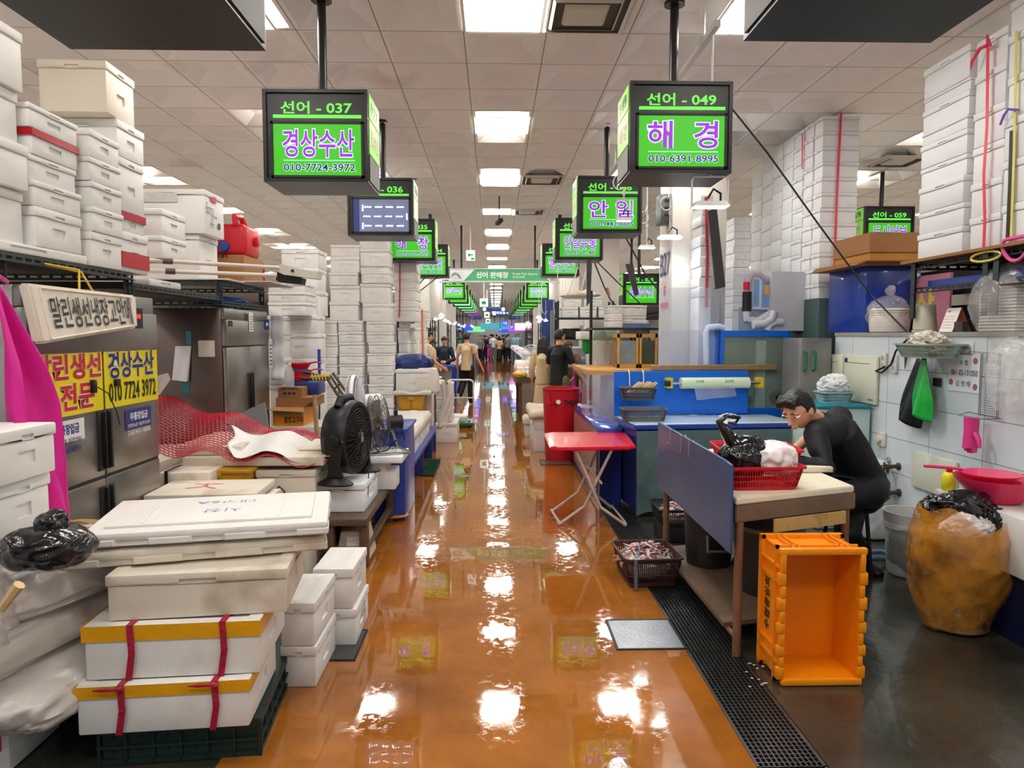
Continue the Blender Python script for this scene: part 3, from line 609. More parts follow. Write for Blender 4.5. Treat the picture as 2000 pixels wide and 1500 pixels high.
b=MB(); lump(b,(xb_-.25,6.8,1.905+.05),(.25,.4,.06),3,.25,3,3,flat=.7); tag(b.build('blue_cloth',M('blue plastic cloth',(20,80,170),.4,0,.2,6)),'crumpled blue plastic cloth on top of the stainless fridge','cloth')
zb2=zt+.013
# boxes on that shelf
foam((-2.83,6.42,zb2),(.62,.42,onx(430,462,-2.4).z-zb2),'white foam box with stamped dots under the taped box over the stainless fridge','boxes over the stainless fridge',0)
z6=onx(430,462,-2.4).z
t=foam((-2.78,6.4,z6+.002),(.66,.44,.37),'big taped white foam box with handwriting, atop the shelf over the stainless fridge','boxes over the stainless fridge')
bt=V(t.location); letters('Borton',bt+V((.331,-.2,.17)),Y,Z,.16,.1,NVL,parent=t,base=bt,offset=-.01); letters('AA',bt+V((.331,-.12,.06)),Y,Z,.08,.1,NVL,parent=t,base=bt,offset=-.01); MB().lathe([(.03,.331),(.03,.333)],(0,.08,.1),16,axis='x').build('green_dot',M('green dot',(40,90,60),.5),t,local=True); MB().b2((.331,-.1,.29),(.333,.02,.33)).build('red_print',REDL,t,False,local=True)
MB().b2((-.3,-.223,.26),(.1,-.221,.34)).build('clear_tape',CTAPE,t,False,local=True)
spile(-2.42,.35,318,365,(515,473,425),'far','short stack left of the big taped box',lid=True)
b=foam((-2.65,5.3,zsh-.05),(.5,.5,.05),'flat white foam lid under the short stack between the shelves','foam lids',0,False)
t=thing('slotted_shelf','narrow dark board shelf bridging the two fridges','shelf',(-2.65,5.4,zsh-.1)); MB().b2((-3.1,4.63,zsh-.1),(-2.35,6.18,zsh-.055)).build('deck',BOARD,t,False); b=MB(); slotted(b,(-2.35,4.63,zsh-.1),(-2.35,6.18,zsh-.1),Z); b.build('rail',SLOT,t,False)
# jerrycan, cardboard, flood lamps on poles
RED=M('red plastic',(196,20,40),.35,0,.08,6)
xj=-2.36; c=onx(495,468,xj); t=thing('jerrycan','red plastic jerrycan with moulded handle lying on cardboard over the fridge','jerrycan',(xj-.18,c.y,onx(495,503,xj).z))
b=MB(); z0=t.location.z; b.b2((xj-.32,c.y-.22,z0),(xj,c.y+.22,z0+.3),.05,seg=3); b.tube([(xj-.1,c.y-.2,z0+.29),(xj-.1,c.y-.22,z0+.36),(xj-.1,c.y-.05,z0+.38),(xj-.1,c.y+.08,z0+.3)],.028,8); b.build('body',RED,t); MB().lathe([(.05,0),(.05,.03),(.04,.035)],(xj,c.y+.05,z0+.16),16,axis='x').build('boss',RED,t)
MB().cyl((xj-.2,c.y-.22,z0+.08),(xj-.2,c.y-.27,z0+.08),.05,.045,16).build('cap',M('blue cap',(30,80,160),.4),t)
CARD=M('cardboard',(150,104,62),.75,0,.12,5); CARDO=M('cardboard ochre',(176,120,46),.75,0,.12,5)
z0=zb2; o=thing('cardboard_box','brown cardboard box with a red printed flap under the red jerrycan','box',(xj-.22,c.y,z0)); MB().b2((xj-.42,c.y-.28,z0),(xj,c.y+.28,onx(495,503,xj).z-.002),.004).build('carton',CARD,o); MB().b2((xj-.2,c.y+.282,z0+.0),(xj+.01,c.y+.3,z0+.24)).build('red_flap',RED,o); letters('국산 시치미멸치',V((xj-.4,c.y-.282,z0+.24)),X,Z,.25,.035,INK,parent=o,base=o.location)
POLE=M('cream pole',(206,196,184),.4,0,.08,6); LH=M('lamp housing white',(206,200,188),.4,0,.05,5)
for i,(A,B,C,Dn,lab) in enumerate((((310,508),(545,523),(620,540),5.2,'upper white floodlight on a long pole over the fridges'),((320,530),(540,538),(588,550),5.2,'lower black headed floodlight on a long pole over the fridges'))):
    Yp=5.6; a=at(A[0]-90,A[1]-4,Yp-.4); b_=at(B[0],B[1],Yp+.1); c_=at(C[0],C[1],Yp+.2); t=thing('floodlight_pole',lab,'lamp',((a+b_)/2))
    MB().cyl(a,b_,.016,seg=10).build('pole',POLE,t); m_=a.lerp(b_,.28); MB().cyl(m_,m_+(b_-a)*.06,.022,seg=10).build('collar',M('brown collar',(90,66,56),.5),t)
    d=(c_-b_); hb=MB(); n_=d.normalized(); pr=n_.cross(Y).normalized()
    hb.prism([b_-pr*.035,b_+d*.15-pr*.045,c_-pr*.02,c_+pr*.03,b_+pr*.03],(0,.14,0)); hb.build('lamp_head',LH if i==0 else FRD,t)
    MB().cyl(b_+d*.35+V((0,-.01,0)),b_+d*.35+V((0,.0,0)),.012,seg=10).build('pivot',FRD,t)
# foam lid sign hung on the fridge
xg=XF+.06; A=onx(57,553,xg+.05);B=onx(266,577,xg+.02);C=onx(270,640,xg+.04);D_=onx(85,672,xg+.09)
t=thing('foam_sign','hung foam box lid with black handwriting about dried fish','sign',((A+B+C+D_)/4))
b=MB(); th=V((-.055,0,0)); b.prism([A,B,C,D_],th); q=[A.lerp(C,.06),B.lerp(D_,.06),C.lerp(A,.06),D_.lerp(B,.06)]
bmesh.ops.bevel(b.bm,geom=list(b.bm.edges),offset=.012,segments=2,affect='EDGES'); b.build('lid',FOAMD,t)
b=MB(); cen=(A+B+C+D_)/4; e=V((.004,0,0))
ins=[cen+(p-cen)*.86+V((.0,0,0)) for p in (A,B,C,D_)]
for i in range(4): b.tube([ins[i]+e*.5,ins[(i+1)%4]+e*.5],.006,6)
b.build('rim_groove',FOAMD,t)
U=((C-D_)+(B-A)).normalized(); Wv=((A-D_)+(B-C)); Wv=(Wv-U*Wv.dot(U)).normalized(); wd=((B-A).length+(C-D_).length)/2; hd=((A-D_).length+(B-C).length)/2
letters('말린생선냉장고안에',cen-U*wd*.39-Wv*hd*.3,U,Wv,wd*.8,hd*.62,INK,parent=t,base=t.location,offset=.012,lift=.008)
m_=A.lerp(B,.5); MB().tube([m_+V((-.02,-.06,0)),m_+V((-.04,-.02,.1)),V((Xs,m_.y,zsh-.03))],.006,6).build('yellow_cord',M('yellow cord',(206,170,50),.6),t)
MB().tube([m_+V((-.02,.08,-.02)),m_+V((-.04,0,.09)),V((Xs,m_.y+.01,zsh-.03))],.006,6).build('yellow_cord',M('yellow cord'),t)
# pink apron
PINK=M('magenta apron',(206,22,138),.38,0,.06,2,.1,30)
hk=onx(10,560,-2.06)
def apr(u,v):
    # v down, u across (towards the far end)
    wdt=.03+.28*min(1,v*2.6)+.06*v; y=hk.y-.1+ (u-.35)*wdt+.12*v; z=hk.z-1.32*v
    x=-2.02+.05*math.sin(u*9+v*2.5)*min(1,v*4)+.025*math.sin(u*17+1-v*3)*min(1,v*3)+.1*v
    return V((x,y,z))
o=MB().grid(apr,40,50).build('apron',PINK,ang=80); o.modifiers.new('t','SOLIDIFY').thickness=.004; tag(o,'magenta rubber apron hanging from the left shelf post','apron')
b=MB(); b.tube([apr(.5,.0)+V((0,0,.02)),apr(.4,0)+V((-.1,.02,.1)),V((-2.3,3.44,1.9))],.012,6); 
b.build('apron_strap',PINK,o)
# foam boxes at the left edge
b1=onz(30,1100,.3); 
pile(-2.35,-1.83,2.62,2.95,[.0,.22,.44,.66,.88,1.09],'stack before the apron at the left edge',jit=.01)
foam((-2.1,2.77,1.094),(.6,.36,.2),'wide lidded foam box topping the stack before the apron at the left edge','stack before the apron at the left edge')
strap([(-1.85,2.6,1.0),(-1.85,2.605,.5),(-1.85,2.6,.1)],.02,X,PSTRAP,'pink red band down the foam stack at the left edge')
# sacks, film and black bag on a green pallet
GRNP=M('dark green plastic',(22,44,38),.45,0,.12,6)
def pallet(x0,y0,w,d,h,label,rz=0):
    t=thing('plastic_pallet',label,'pallet',(x0,y0,0),None,rz); b=MB(); b.b2((0,0,h-.03),(w,d,h)); b.b2((0,0,0),(w,d,.02))
    n=max(4,int(w/.09))
    for k in range(n+1):
        for y in (0,d-.008): b.b2((w*k/n-.004,y,0),(w*k/n+.004,y+.008,h))
    n2=max(4,int(d/.09))
    for k in range(n2+1):
        for x in (0,w-.008): b.b2((x,d*k/n2-.004,0),(x+.008,d*k/n2+.004,h))
    b.b2((.012,.012,.02),(w-.012,d-.012,h-.03)); b.b2((-.005,-.005,h*.45),(w+.005,d+.005,h*.5)); b.build('frame',GRNP,t,False,local=True)
    q=MB()
    for k in range(n):
        if k%6<4:
            for z in (.3,.68): q.cyl((w*(k+.5)/n,.009,h*z),(w*(k+.5)/n,.0115,h*z),.007,seg=8)
    q.build('side_holes',FRD,t,local=True); return t
pa=onz(45,1408,0.0); pallet(pa.x,pa.y,.62,1.0,.16,'dark green plastic pallet under the white sacks')
SACK=M('white woven sack',(206,200,194),.35,0,.06,4,.35,14,coat=.35); TAN=M('tan tape',(182,138,52),.3)
sk=[((-1.86,3.02,.3),(.30,.62,.13),.12,'lowest bulging white sack on the green pallet'),((-1.98,2.86,.49),(.33,.66,.125),-.22,'middle white sack with brown tape bands in the left sack pile'),((-1.93,2.88,.68),(.33,.66,.12),-.35,'top white sack with a printed box drawing in the left sack pile')]
for i,(c,r,rz,lab) in enumerate(sk):
    t=thing('sack',lab,'sack',c,'white sacks on the left pallet',rz)
    b=MB(); lump(b,(0,0,0),r,i+2,.16,3.2,5,flat=.8,sq=.28,fold=.5); b.build('sack_body',SACK,t,local=True,ang=60)
    if i>0:
        q=MB()
        for k in range(2):
            yy=(.20+.11*k)+.03*i; pts=[(math.copysign(abs(math.cos(a))**.72,math.cos(a))*r[0]*.97,yy,abs(math.sin(a))**.72*r[2]*.97) for a in [PI*(.05+.9*j/16) for j in range(17)]]
            A_=q.ring([V(p) for p in pts]); B_=q.ring([V(p)+V((0,.05,0)) for p in pts]); q.bridge(A_,B_,closed=False)
        q.build('tape_band',TAN,t,local=True)
    if i==2:
        q=MB(); zz=r[2]*1.0
        for a_,b_ in (((-.02,-.3),(.16,-.3)),((.16,-.3),(.16,-.18)),((.16,-.18),(-.02,-.18)),((-.02,-.18),(-.02,-.3)),((.0,-.26),(.14,-.26)),((.0,-.22),(.14,-.22))):
            q.tube([(a_[0],a_[1],zz),(b_[0],b_[1],zz)],.003,5)
        q.build('printed_drawing',M('print blue',(110,116,160),.5),t,local=True)
FILM=M('clear film',(214,206,204),.1,0,0,3,.6,12,alpha=.4,coat=.8)
b=MB(); lump(b,(-1.92,2.42,.66),(.24,.3,.26),11,.3,2.6,5,flat=.8,fold=.7); tag(b.build('film_bundle',FILM,ang=60),'crumpled clear plastic film bundle at the left edge on the sacks','plastic film')
b=MB(); a=onz(2,1190,.78);c=onz(38,1142,.86); b.tube([a+V((0,0,0)),c],[.014,.018],8); tag(b.build('wooden_stick',M('pale wood',(206,180,130),.5)),'pale wooden stick end among the clear film at the left edge','stick')
BLKB=M('black bag plastic',(14,13,15),.16,0,.1,4,.5,14,coat=.3)
cb=onz(95,1110,.8); b=MB(); lump(b,(cb.x,cb.y,cb.z+.08),(.16,.14,.1),5,.2,1.8,5,flat=.7); lump(b,(cb.x+.02,cb.y,cb.z+.17),(.055,.055,.05),6,.3,2.4,4); tag(b.build('black_bag',BLKB,ang=70),'knotted black plastic bag behind the white sacks','bag')
# main stack in the left foreground
def yaw(pl,pr,z): 
    A=onz(pl[0],pl[1],z); B=onz(pr[0],pr[1],z); d=B-A; return A,d.length,math.atan2(d.y,d.x)
A,wp,rz=yaw((193,1497),(500,1476),0); pallet(A.x,A.y,wp+.02,.8,.15,'dark green plastic pallet under the yellow taped boxes',rz)
def ybox(pl,pr,z0,h,dp,label,lid=True,tape=None,mat=None,grp='foreground stack on the green pallet'):
    A,w_,rz=yaw(pl,pr,z0); c=A+V((math.cos(rz)*w_/2-math.sin(rz)*dp/2,math.sin(rz)*w_/2+math.cos(rz)*dp/2,0)); return foam((c.x,c.y,z0),(w_,dp,h),label,grp,rz,lid,mat,tape)
z=.152; A,w_,rz=yaw((148,1440),(490,1420),z); h1=at(140,1345,A.y).z-z
q1=ybox((148,1440),(490,1420),z,h1,.48,'yellow taped foam box resting directly on the foreground green pallet',tape=(YTAPE,h1*.76,h1+.002)); z2=z+h1+.002
A2,_,_=yaw((163,1332),(510,1316),z2); h2=at(157,1226,A2.y).z-z2
q2=ybox((163,1332),(510,1316),z2,h2,.46,'yellow taped foam box second in the foreground stack',tape=(YTAPE,h2*.72,h2+.002)); z3=z2+h2+.002
A3,_,_=yaw((207,1216),(563,1197),z3); h3=at(205,1126,A3.y).z-z3
q3=ybox((207,1216),(563,1197),z3,h3,.46,'untaped foam box third in the foreground stack under the big lids',mat=FOAMD); z4=z3+h3+.002
for q,hh,r0 in ((q1,h1,1),(q2,h2,0)):
    wq=.30
    for sx in (-.42,.52):
        b=MB()
        x=sx*.36
        pts=[V((x,-.25,hh*.0)),V((x+.004,-.252,hh*.5)),V((x,-.25,hh+.004)),V((x,-.0,hh+.006)),V((x,.24,hh+.004))]
        d=.46/2 if q is q2 else .48/2
        pts=[V((x-.01,-d-.006,.0)),V((x+.006,-d-.01,hh*.5)),V((x,-d-.006,hh+.004)),V((x,-d+.2,hh+.005))]
        U_=V((.012,0,0)); A_=b.ring([p-U_ for p in pts]);B_=b.ring([p+U_ for p in pts]); b.bridge(A_,B_,closed=False)
        o=b.build('strap',RSTRAP,q,False,local=True); o.modifiers.new('t','SOLIDIFY').thickness=.003
        if q is q1:
            b=MB(); lump(b,(x,-d-.015,hh-.005),(.02,.012,.012),int(sx*10)+9,.3,3,2); b.tube([(x,-d-.02,hh-.005),(x-.05,-d-.03,hh),(x-.09,-d-.02,hh-.004)],[.006,.007,.003],5); b.build('knot',RSTRAP,q,local=True)
def biglid(z0,cx,cy,w_,d,h,rz,label,tilt=(0,0),mat=FOAM,write=False):
    t=thing('foam_slab',label,'lid',(cx,cy,z0),'big foam lids on the foreground stack',rz); t.rotation_euler=(tilt[0],tilt[1],rz)
    out=[]; n=12
    # notched outline
    def edge(a,b_,nt):
        a=V(a);b_=V(b_);T=b_-a;L=T.length;T.normalize();Nn=V((T.y,-T.x,0)); pts=[a]
        for c in nt:
            p0=a+T*(L*c-.06);p1=a+T*(L*c+.06); pts+=[p0,p0-Nn*.018,p1-Nn*.018,p1]
        return pts
    x,y=w_/2,d/2; out=edge((-x,-y,0),(x,-y,0),(.2,.5,.8))+edge((x,-y,0),(x,y,0),(.35,.7))+edge((x,y,0),(-x,y,0),(.2,.5,.8))+edge((-x,y,0),(-x,-y,0),(.35,.7))
    b=MB(); b.prism(out,(0,0,h*.55)); bmesh.ops.bevel(b.bm,geom=list(b.bm.edges),offset=.006,segments=1,affect='EDGES')
    b.box((0,0,h*.7),(w_-.004,d-.004,h*.6),.012); b.box((0,0,h+.004),(w_-.14,d-.14,.016),.006)
    for u in (-.28,.28): b.box((w_*u,0,h+.012),(.008,d*.7,.006))
    b.build('lid_body',mat,t,local=True)
    if write:
        BM=M('blue marker',(40,110,190),.5)
        letters('대구6A',(.14,.12,h+.0125),-X,-Y,.25,.05,BM,parent=t,offset=-.015); letters('시장',(.1,-.02,h+.0125),-X,-Y,.16,.06,BM,parent=t,offset=-.015)
    return t
L1=onz(112,1118,z4); L1b=onz(640,1075,z4); d=L1b-L1; rz=math.atan2(d.y,d.x); cw=d.length; m_=(L1+L1b)/2; dd=.5
biglid(z4+.004,m_.x-math.sin(rz)*dd/2,m_.y+math.cos(rz)*dd/2,cw,dd,.06,rz,'lower big foam lid jutting left on the foreground stack',(0,-.0),FOAMD)
z5=z4+.075; L2=onz(152,1075,z5); L2b=onz(640,1045,z5); d=L2b-L2; rz=math.atan2(d.y,d.x); m_=(L2+L2b)/2
biglid(z5+.012,m_.x-math.sin(rz)*dd/2,m_.y+math.cos(rz)*dd/2+.02,d.length,.56,.055,rz,'top big foam lid with blue handwriting on the foreground stack',(.02,0),FOAM,True)
# small stacks right of it on the orange floor
c=onz(548,1345,0); pile(c.x,c.x+.17,c.y,c.y+.42,[0,.2,.41],'pair of boxes right of the foreground stack',jit=.006)
c=onz(615,1262,0); pb_=pile(c.x,c.x+.22,c.y,c.y+.4,[0,.2,.42],'pair of boxes beside the dark floor hatch',jit=.008)
letters('서울6',(.111,.05,.03),Z,-Y,.13,.06,INK,name='handwriting',parent=pb_[0],offset=0,lift=.002)
# ---------------------------------------------------------------- left middle: low table with fans, dirty lids, mesh
WOODD=M('wet dark wood',(92,76,58),.4,0,.3,7,.2,40); RUST=M('rusty steel',(104,80,62),.55,.4,.35,9)
F=onz(716,1014,.36); TX1=F.x; TX0=-1.22; TY0=F.y; TY1=6.3
t=thing('low_table','low worn wooden table carrying the fans beside the orange aisle','table',((TX0+TX1)/2,(TY0+TY1)/2,0))
MB().b2((TX0,TY0,.31),(TX1,TY1,.36),.006).build('table_top',WOODD,t)
for x,y in ((TX1-.06,TY0+.03),(TX1-.06,TY1-.1),(TX0+.02,TY0+.03),(TX0+.02,TY1-.1)): MB().b2((x,y,0),(x+.06,y+.07,.31),.004).build('leg',RUST,t)
b=MB(); b.b2((TX1-.05,TY0+.1,.1),(TX1-.01,TY1-.1,.14)); b.b2((TX0+.05,TY0+.05,.1),(TX1-.06,TY0+.09,.14)); b.build('stretcher',WOODD,t)
c=onz(675,1093,0.14); t=thing('beige_box','beige plastic box with a pale front stored under the low table','box',(c.x,c.y,.0)); z0=.145
MB().b2((c.x-.28,TY0+.1,0),(c.x+.05,TY0+.6,.03)).build('base',WOODD,t)
b=MB(); b.prism([(c.x-.14,TY0+.12,.03),(c.x+.1,TY0+.12,.03),(c.x+.06,TY0+.12,.24),(c.x-.1,TY0+.12,.24)],(0,.3,0)); b.build('casing',M('beige plastic',(190,178,160),.5),t); MB().b2((c.x-.06,TY0+.112,.06),(c.x+.07,TY0+.12,.2)).build('pale_front',WHS,t)
b=MB(); lump(b,(TX1-.32,TY0+1.0,.12),(.2,.4,.11),21,.25,2.6,4,flat=.9); tag(b.build('navy_bag',M('navy plastic',(22,26,56),.3,0,.2,6),ang=60),'dark navy plastic bundle stuffed under the low table','bag')
# foam boxes on it
zt=.361; kx0,kx1=at(603,960,5.12).x,at(704,960,5.12).x; zk=at(650,957,5.12).z
foam(((kx0+kx1)/2+.02,5.44,zt),(kx1-kx0+.02,.62,zk-zt+.04),'foam box under the black fan on the low table','foam boxes on the low table',mat=FOAMC)
zkt=zk+.04+.001
x0,x1=at(735,940,5.88).x,at(772,940,5.88).x; foam(((x0+x1)/2,6.02,zt),(x1-x0,.26,.16),'small white foam box on the table corner below the wire fan','foam boxes on the low table',mat=FOAMC,lid=False)
x0,x1=at(712,900,5.8).x,at(786,900,5.8).x; zs_=at(740,905,5.8).z
foam((x0+.05,6.03,zt),(.22,.3,zs_-zt-.002),'foam box holding up the slab under the wire fan','foam boxes on the low table',mat=FOAMC,lid=False)
o=MB().b2((x0,5.79,zs_),(x1,6.25,zs_+.055),.008).build('foam_slab',FOAMC); tag(o,'white foam slab under the wire fan','foam slab'); zsl=zs_+.056
# fans: built with the axis along local +X
FBK=M('fan black plastic',(22,22,23),.42,0,.1,8); FGL=M('fan grey grille',(120,114,110),.3,.8); FWH=M('fan white plastic',(222,220,222),.35)
def grille(b,R,x,dome,nr,ns,rw=.0022):
    def X_(r): return x+dome*(1-(r/R)**2)
    for k in range(1,nr+1):
        r=R*k/nr; b.tube([(X_(r),r*math.cos(a),r*math.sin(a)) for a in [2*PI*i/28 for i in range(28)]],rw,4,closed=True)
    for k in range(ns):
        a=2*PI*k/ns; b.tube([(X_(r),r*math.cos(a),r*math.sin(a)) for r in (R*.12,R*.4,R*.7,R)],rw,4)
def blades(b,R,n,x=0,pitch=.03):
    for k in range(n):
        a0=2*PI*k/n
        def f(u,v): 
            r=R*(.18+.78*u); a=a0+(v-.5)*(.9-.15*u)+u*.25; return (x+pitch*(v-.5)*2,r*math.cos(a),r*math.sin(a))
        b.grid(f,5,4)
    b.lathe([(R*.2,x-.03),(R*.2,x+.02),(R*.12,x+.035)],(0,0,0),16,axis='x')
ctr=at(683,853,5.36); Rf=.235
t=thing('floor_fan','black drum floor fan standing on a foam box on the left','fan',ctr,None,math.radians(-12))
b=MB(); b.lathe([(Rf+.03,.07),(Rf+.045,.04),(Rf+.035,-.06),(Rf+.0,-.12),(Rf-.02,-.12),(Rf+.015,-.06),(Rf+.02,.04),(Rf+.005,.07)],seg=40,axis='x'); 
bmesh.ops.bridge_loops if False else None
b.build('drum_rim',FBK,t,local=True)
b=MB()
for k in range(60):
    a=2*PI*k/60
    if abs(math.sin(a))<.96: b.tube([(.0,(Rf+.03)*math.cos(a),(Rf+.03)*math.sin(a)),(-.06,(Rf+.024)*math.cos(a),(Rf+.024)*math.sin(a)),(-.13,Rf*.93*math.cos(a),Rf*.93*math.sin(a))],.0025,4)
b.build('drum_slats',FBK,t,local=True)
b=MB(); grille(b,Rf,.065,.03,11,28,.0026); b.lathe([(.055,.088),(.05,.1),(.0,.102)],seg=20,axis='x'); b.build('front_grille',FBK,t,local=True)
b=MB(); grille(b,Rf*.93,-.13,-.03,8,24,.0026); b.build('rear_grille',FBK,t,local=True)
b=MB(); blades(b,Rf-.03,5); b.build('blade',M('fan blade dark',(44,40,38),.4),t,local=True)
MB().b2((.1,-.02,-.035),(.103,.02,.035)).build('badge',M('badge grey',(150,150,152),.4),t,local=True)
b=MB(); b.tube([(-.03,-.14,Rf+.0),(-.03,-.09,Rf+.06),(-.03,.09,Rf+.06),(-.03,.14,Rf+.0)],[.03,.028,.028,.03],8); b.build('handle',FBK,t,local=True)
zb=zkt-ctr.z
for s in (-1,1):
    b=MB(); y=s*(Rf+.06); b.prism([(-.07,y,0.0),(-.03,y,.05),(.03,y,.05),(.07,y,0),(.04,y-s*.0,zb*.6),(.07,y-s*.03,zb+.02),(-.07,y-s*.03,zb+.02),(-.04,y,zb*.6)],(0,-s*.025,0)); b.lathe([(.05,y),(.05,y+s*.03),(.03,y+s*.035)],axis='y',seg=18); b.build('bracket',FBK,t,local=True)
    b=MB(); b.lathe([(.12,0),(.125,.012),(.1,.03),(.06,.05)],(0,y-s*.03,zb),24,sx=1.1,sy=.62); b.build('foot',FBK,t,local=True)
MB().tube([V((.1,0,0))]+[V((.12,.01,.05)),V((.13,.06,-.2)),V((.14,.02,zb+.05)),V((.16,-.05,zb-.1)),V((.14,-.08,-ctr.z+.3))],.004,6).build('cord',FBK,t,local=True)
# wire fan
ctr=at(741,826,6.0); Rf=.235
t=thing('wire_fan','old chrome wire fan with a black motor standing on the foam slab','fan',ctr,None,math.radians(200))
b=MB(); grille(b,Rf,.07,.03,9,22,.0025); b.build('front_grille',FGL,t,local=True)
b=MB(); grille(b,Rf,-.03,-.05,7,20,.0025); 
b.tube([(.02,Rf*math.cos(a),Rf*math.sin(a)) for a in [2*PI*i/32 for i in range(32)]],.006,6,closed=True); b.build('rear_grille',FGL,t,local=True)
b=MB(); blades(b,Rf-.03,4,.02); b.build('blade',M('fan blade metal',(150,140,136),.3,.7),t,local=True)
b=MB(); b.lathe([(.03,-.08),(.06,-.085),(.065,-.19),(.04,-.2)],seg=20,axis='x'); b.box((-.14,0,.08),(.03,.02,.04)); b.build('motor',FBK,t,local=True)
zb=zsl-ctr.z+.012; b=MB(); b.tube([(-.1,0,-.06),(-.16,0,-.2),(-.12,0,zb)],.014,8); b.tube([(.12,-.16,zb),(-.22,-.16,zb),(-.22,.16,zb),(.12,.16,zb)],.011,8,closed=True); b.build('stand',M('chrome tube',(190,186,178),.15,1),t,local=True)
MB().tube([(-.18,.02,-.02),(-.2,.06,-.15),(-.12,.1,zb+.1),(-.05,.05,zb+.01),(.1,.1,zb+.0)],.006,6).build('cord',FBK,t,local=True)
# white pedestal fan
ctr=at(696,786,6.14); Rf=.23
t=thing('pedestal_fan','white pedestal fan seen edge on behind the black fan','fan',ctr,None,math.radians(183))
b=MB(); grille(b,Rf,.06,.03,10,36,.002); b.build('front_grille',FWH,t,local=True); b=MB(); grille(b,Rf,-.02,-.05,8,36,.002); b.build('rear_grille',FWH,t,local=True)
b=MB(); b.lathe([(Rf+.008,.03),(Rf+.012,.02),(Rf+.008,.0),(Rf-.004,.0),(Rf-.004,.03)],seg=36,axis='x'); b.build('rim',FWH,t,local=True)
b=MB(); blades(b,Rf-.03,3,.02); b.build('blade',M('fan blade pale',(190,200,210),.3,alpha=.8),t,local=True)
b=MB(); b.lathe([(.03,-.07),(.07,-.08),(.075,-.2),(.05,-.23)],seg=20,axis='x'); b.build('motor',FWH,t,local=True)
b=MB(); b.tube([(-.12,0,-.06),(-.12,0,-ctr.z+.39)],.016,10); b.lathe([(.19,0),(.19,.02),(.04,.045)],(-.12,0,-ctr.z+.362)); b.build('stand',FWH,t,local=True)
# pile of dirty boxes between the fridges
def slab(x0,x1,D,dp,z0,z1,label,mat=FOAMD,rz=0): 
    b=MB(); b.box(((x0+x1)/2,D+dp/2,(z0+z1)/2),(abs(x1-x0),dp,z1-z0),.01,(0,0,rz)); return tag(b.build('foam_slab',mat),label,'foam slab','dirty foam lids between the fridges')
x0,x1=at(286,960,4.35).x,at(496,960,4.35).x; zl=at(400,984,4.35).z
pile(x0+.02,x1+.03,4.36,4.8,[0,.3,zl],'covered stack before the yellow crate',mat=FOAMD,hs='y')
o=slab(x0-.02,x1,4.34,.46,zl+.012,zl+.06,'foam lid with red pen marks lying askew before the yellow crate',FOAMD,.05)
letters('ㅈ',V((-1.98,4.5,zl+.061)),X,Y,.22,.16,M('red pen',(210,80,80),.5),name='red_pen_mark',parent=o,base=o.location,offset=-.02,lift=.001)
YC=M('ochre yellow plastic',(190,140,28),.45,0,.12,6)
def tub(x0,x1,y0,y1,z0,z1,label,mat,lidz=.03,cat='crate'):
    t=thing('plastic_crate',label,cat,((x0+x1)/2,(y0+y1)/2,z0)); b=MB(); e=.03
    A=b.ring([(x0+e,y0+e,z0),(x1-e,y0+e,z0),(x1-e,y1-e,z0),(x0+e,y1-e,z0)]); B=b.ring([(x0+.01,y0+.01,z1-lidz),(x1-.01,y0+.01,z1-lidz),(x1-.01,y1-.01,z1-lidz),(x0+.01,y1-.01,z1-lidz)]); b.bridge(A,B); b.cap(A); b.cap(B)
    w_=x1-x0; b.b2((x0+w_*.12,y0+.004,z0+(z1-z0)*.2),(x0+w_*.46,y0+.02,z0+(z1-z0)*.62)); b.b2((x0+w_*.54,y0+.004,z0+(z1-z0)*.2),(x0+w_*.88,y0+.02,z0+(z1-z0)*.62)); b.build('tub',mat,t,False)
    b=MB(); b.b2((x0,y0,z1-lidz),(x1,y1,z1),.008); b.b2((x0+w_*.4,y0-.01,z1-lidz-.02),(x0+w_*.6,y0+.005,z1-.005)); b.build('rim',mat,t); return t
x0,x1=at(345,930,4.92).x,at(490,930,4.92).x; z0,z1=at(400,955,4.92).z,at(400,918,4.92).z
tub(x0,x1,4.92,5.3,z0,z1,'ochre yellow plastic crate under the dirty lids between the fridges',YC)
o=MB().b2((x0,4.93,0),(x1,5.3,z0-.002)).build('wooden_box',WOODD); tag(o,'dark wooden box under the yellow crate between the fridges','box')
x0,x1=at(497,930,5.0).x,at(618,930,5.0).x; zt3=at(560,920,5.0).z
pile(x0,x1,5.02,5.5,[0,.34,zt3],'stack right of the yellow crate',mat=FOAMD,hs='y')
zq=max(zt3,z1)+.004; x0,x1=at(356,915,5.03).x,at(632,915,5.03).x
slab(x0,x1,5.03,.75,zq,zq+.065,'wide dirty foam lid under the red mesh')
x0,x1=at(336,890,5.08).x,at(466,890,5.08).x; slab(x0,x1,5.1,.6,zq+.067,zq+.135,'upper dirty foam lid at left under the red mesh',FOAMD,.03)
x0,x1=at(470,890,5.2).x,at(640,890,5.2).x; slab(x0,x1-.05,5.3,.5,zq+.067,zq+.085,'stained foam lid at right under the red mesh',FOAMD,-.04)
xa=at(304,900,4.75).x; zs=[0]+[.12*k for k in range(1,7)]
for k in range(6): o=MB().box((xa+.16,5.35,.06+.122*k),(.34,1.15,.116),.012,(0,0,.02*(k%2))).build('foam_tray',FOAMD); tag(o,f'grimy foam tray, {ORD[k] if k<5 else "topmost"} in the black strapped pile by the yellow fridge','foam tray','strapped foam trays')
strap([(xa+.06,4.76,.02),(xa+.06,4.755,.4),(xa+.06,4.76,.74),(xa+.08,4.95,.75)],.022,X,FRD,'black strap around the grimy foam tray pile')
o=MB().b2((-3.0,4.9,.0),(-2.45,6.1,.72),.01).build('foam_chest',FOAMD); tag(o,'large stained foam chest against the brown fridge side under the mesh','box')
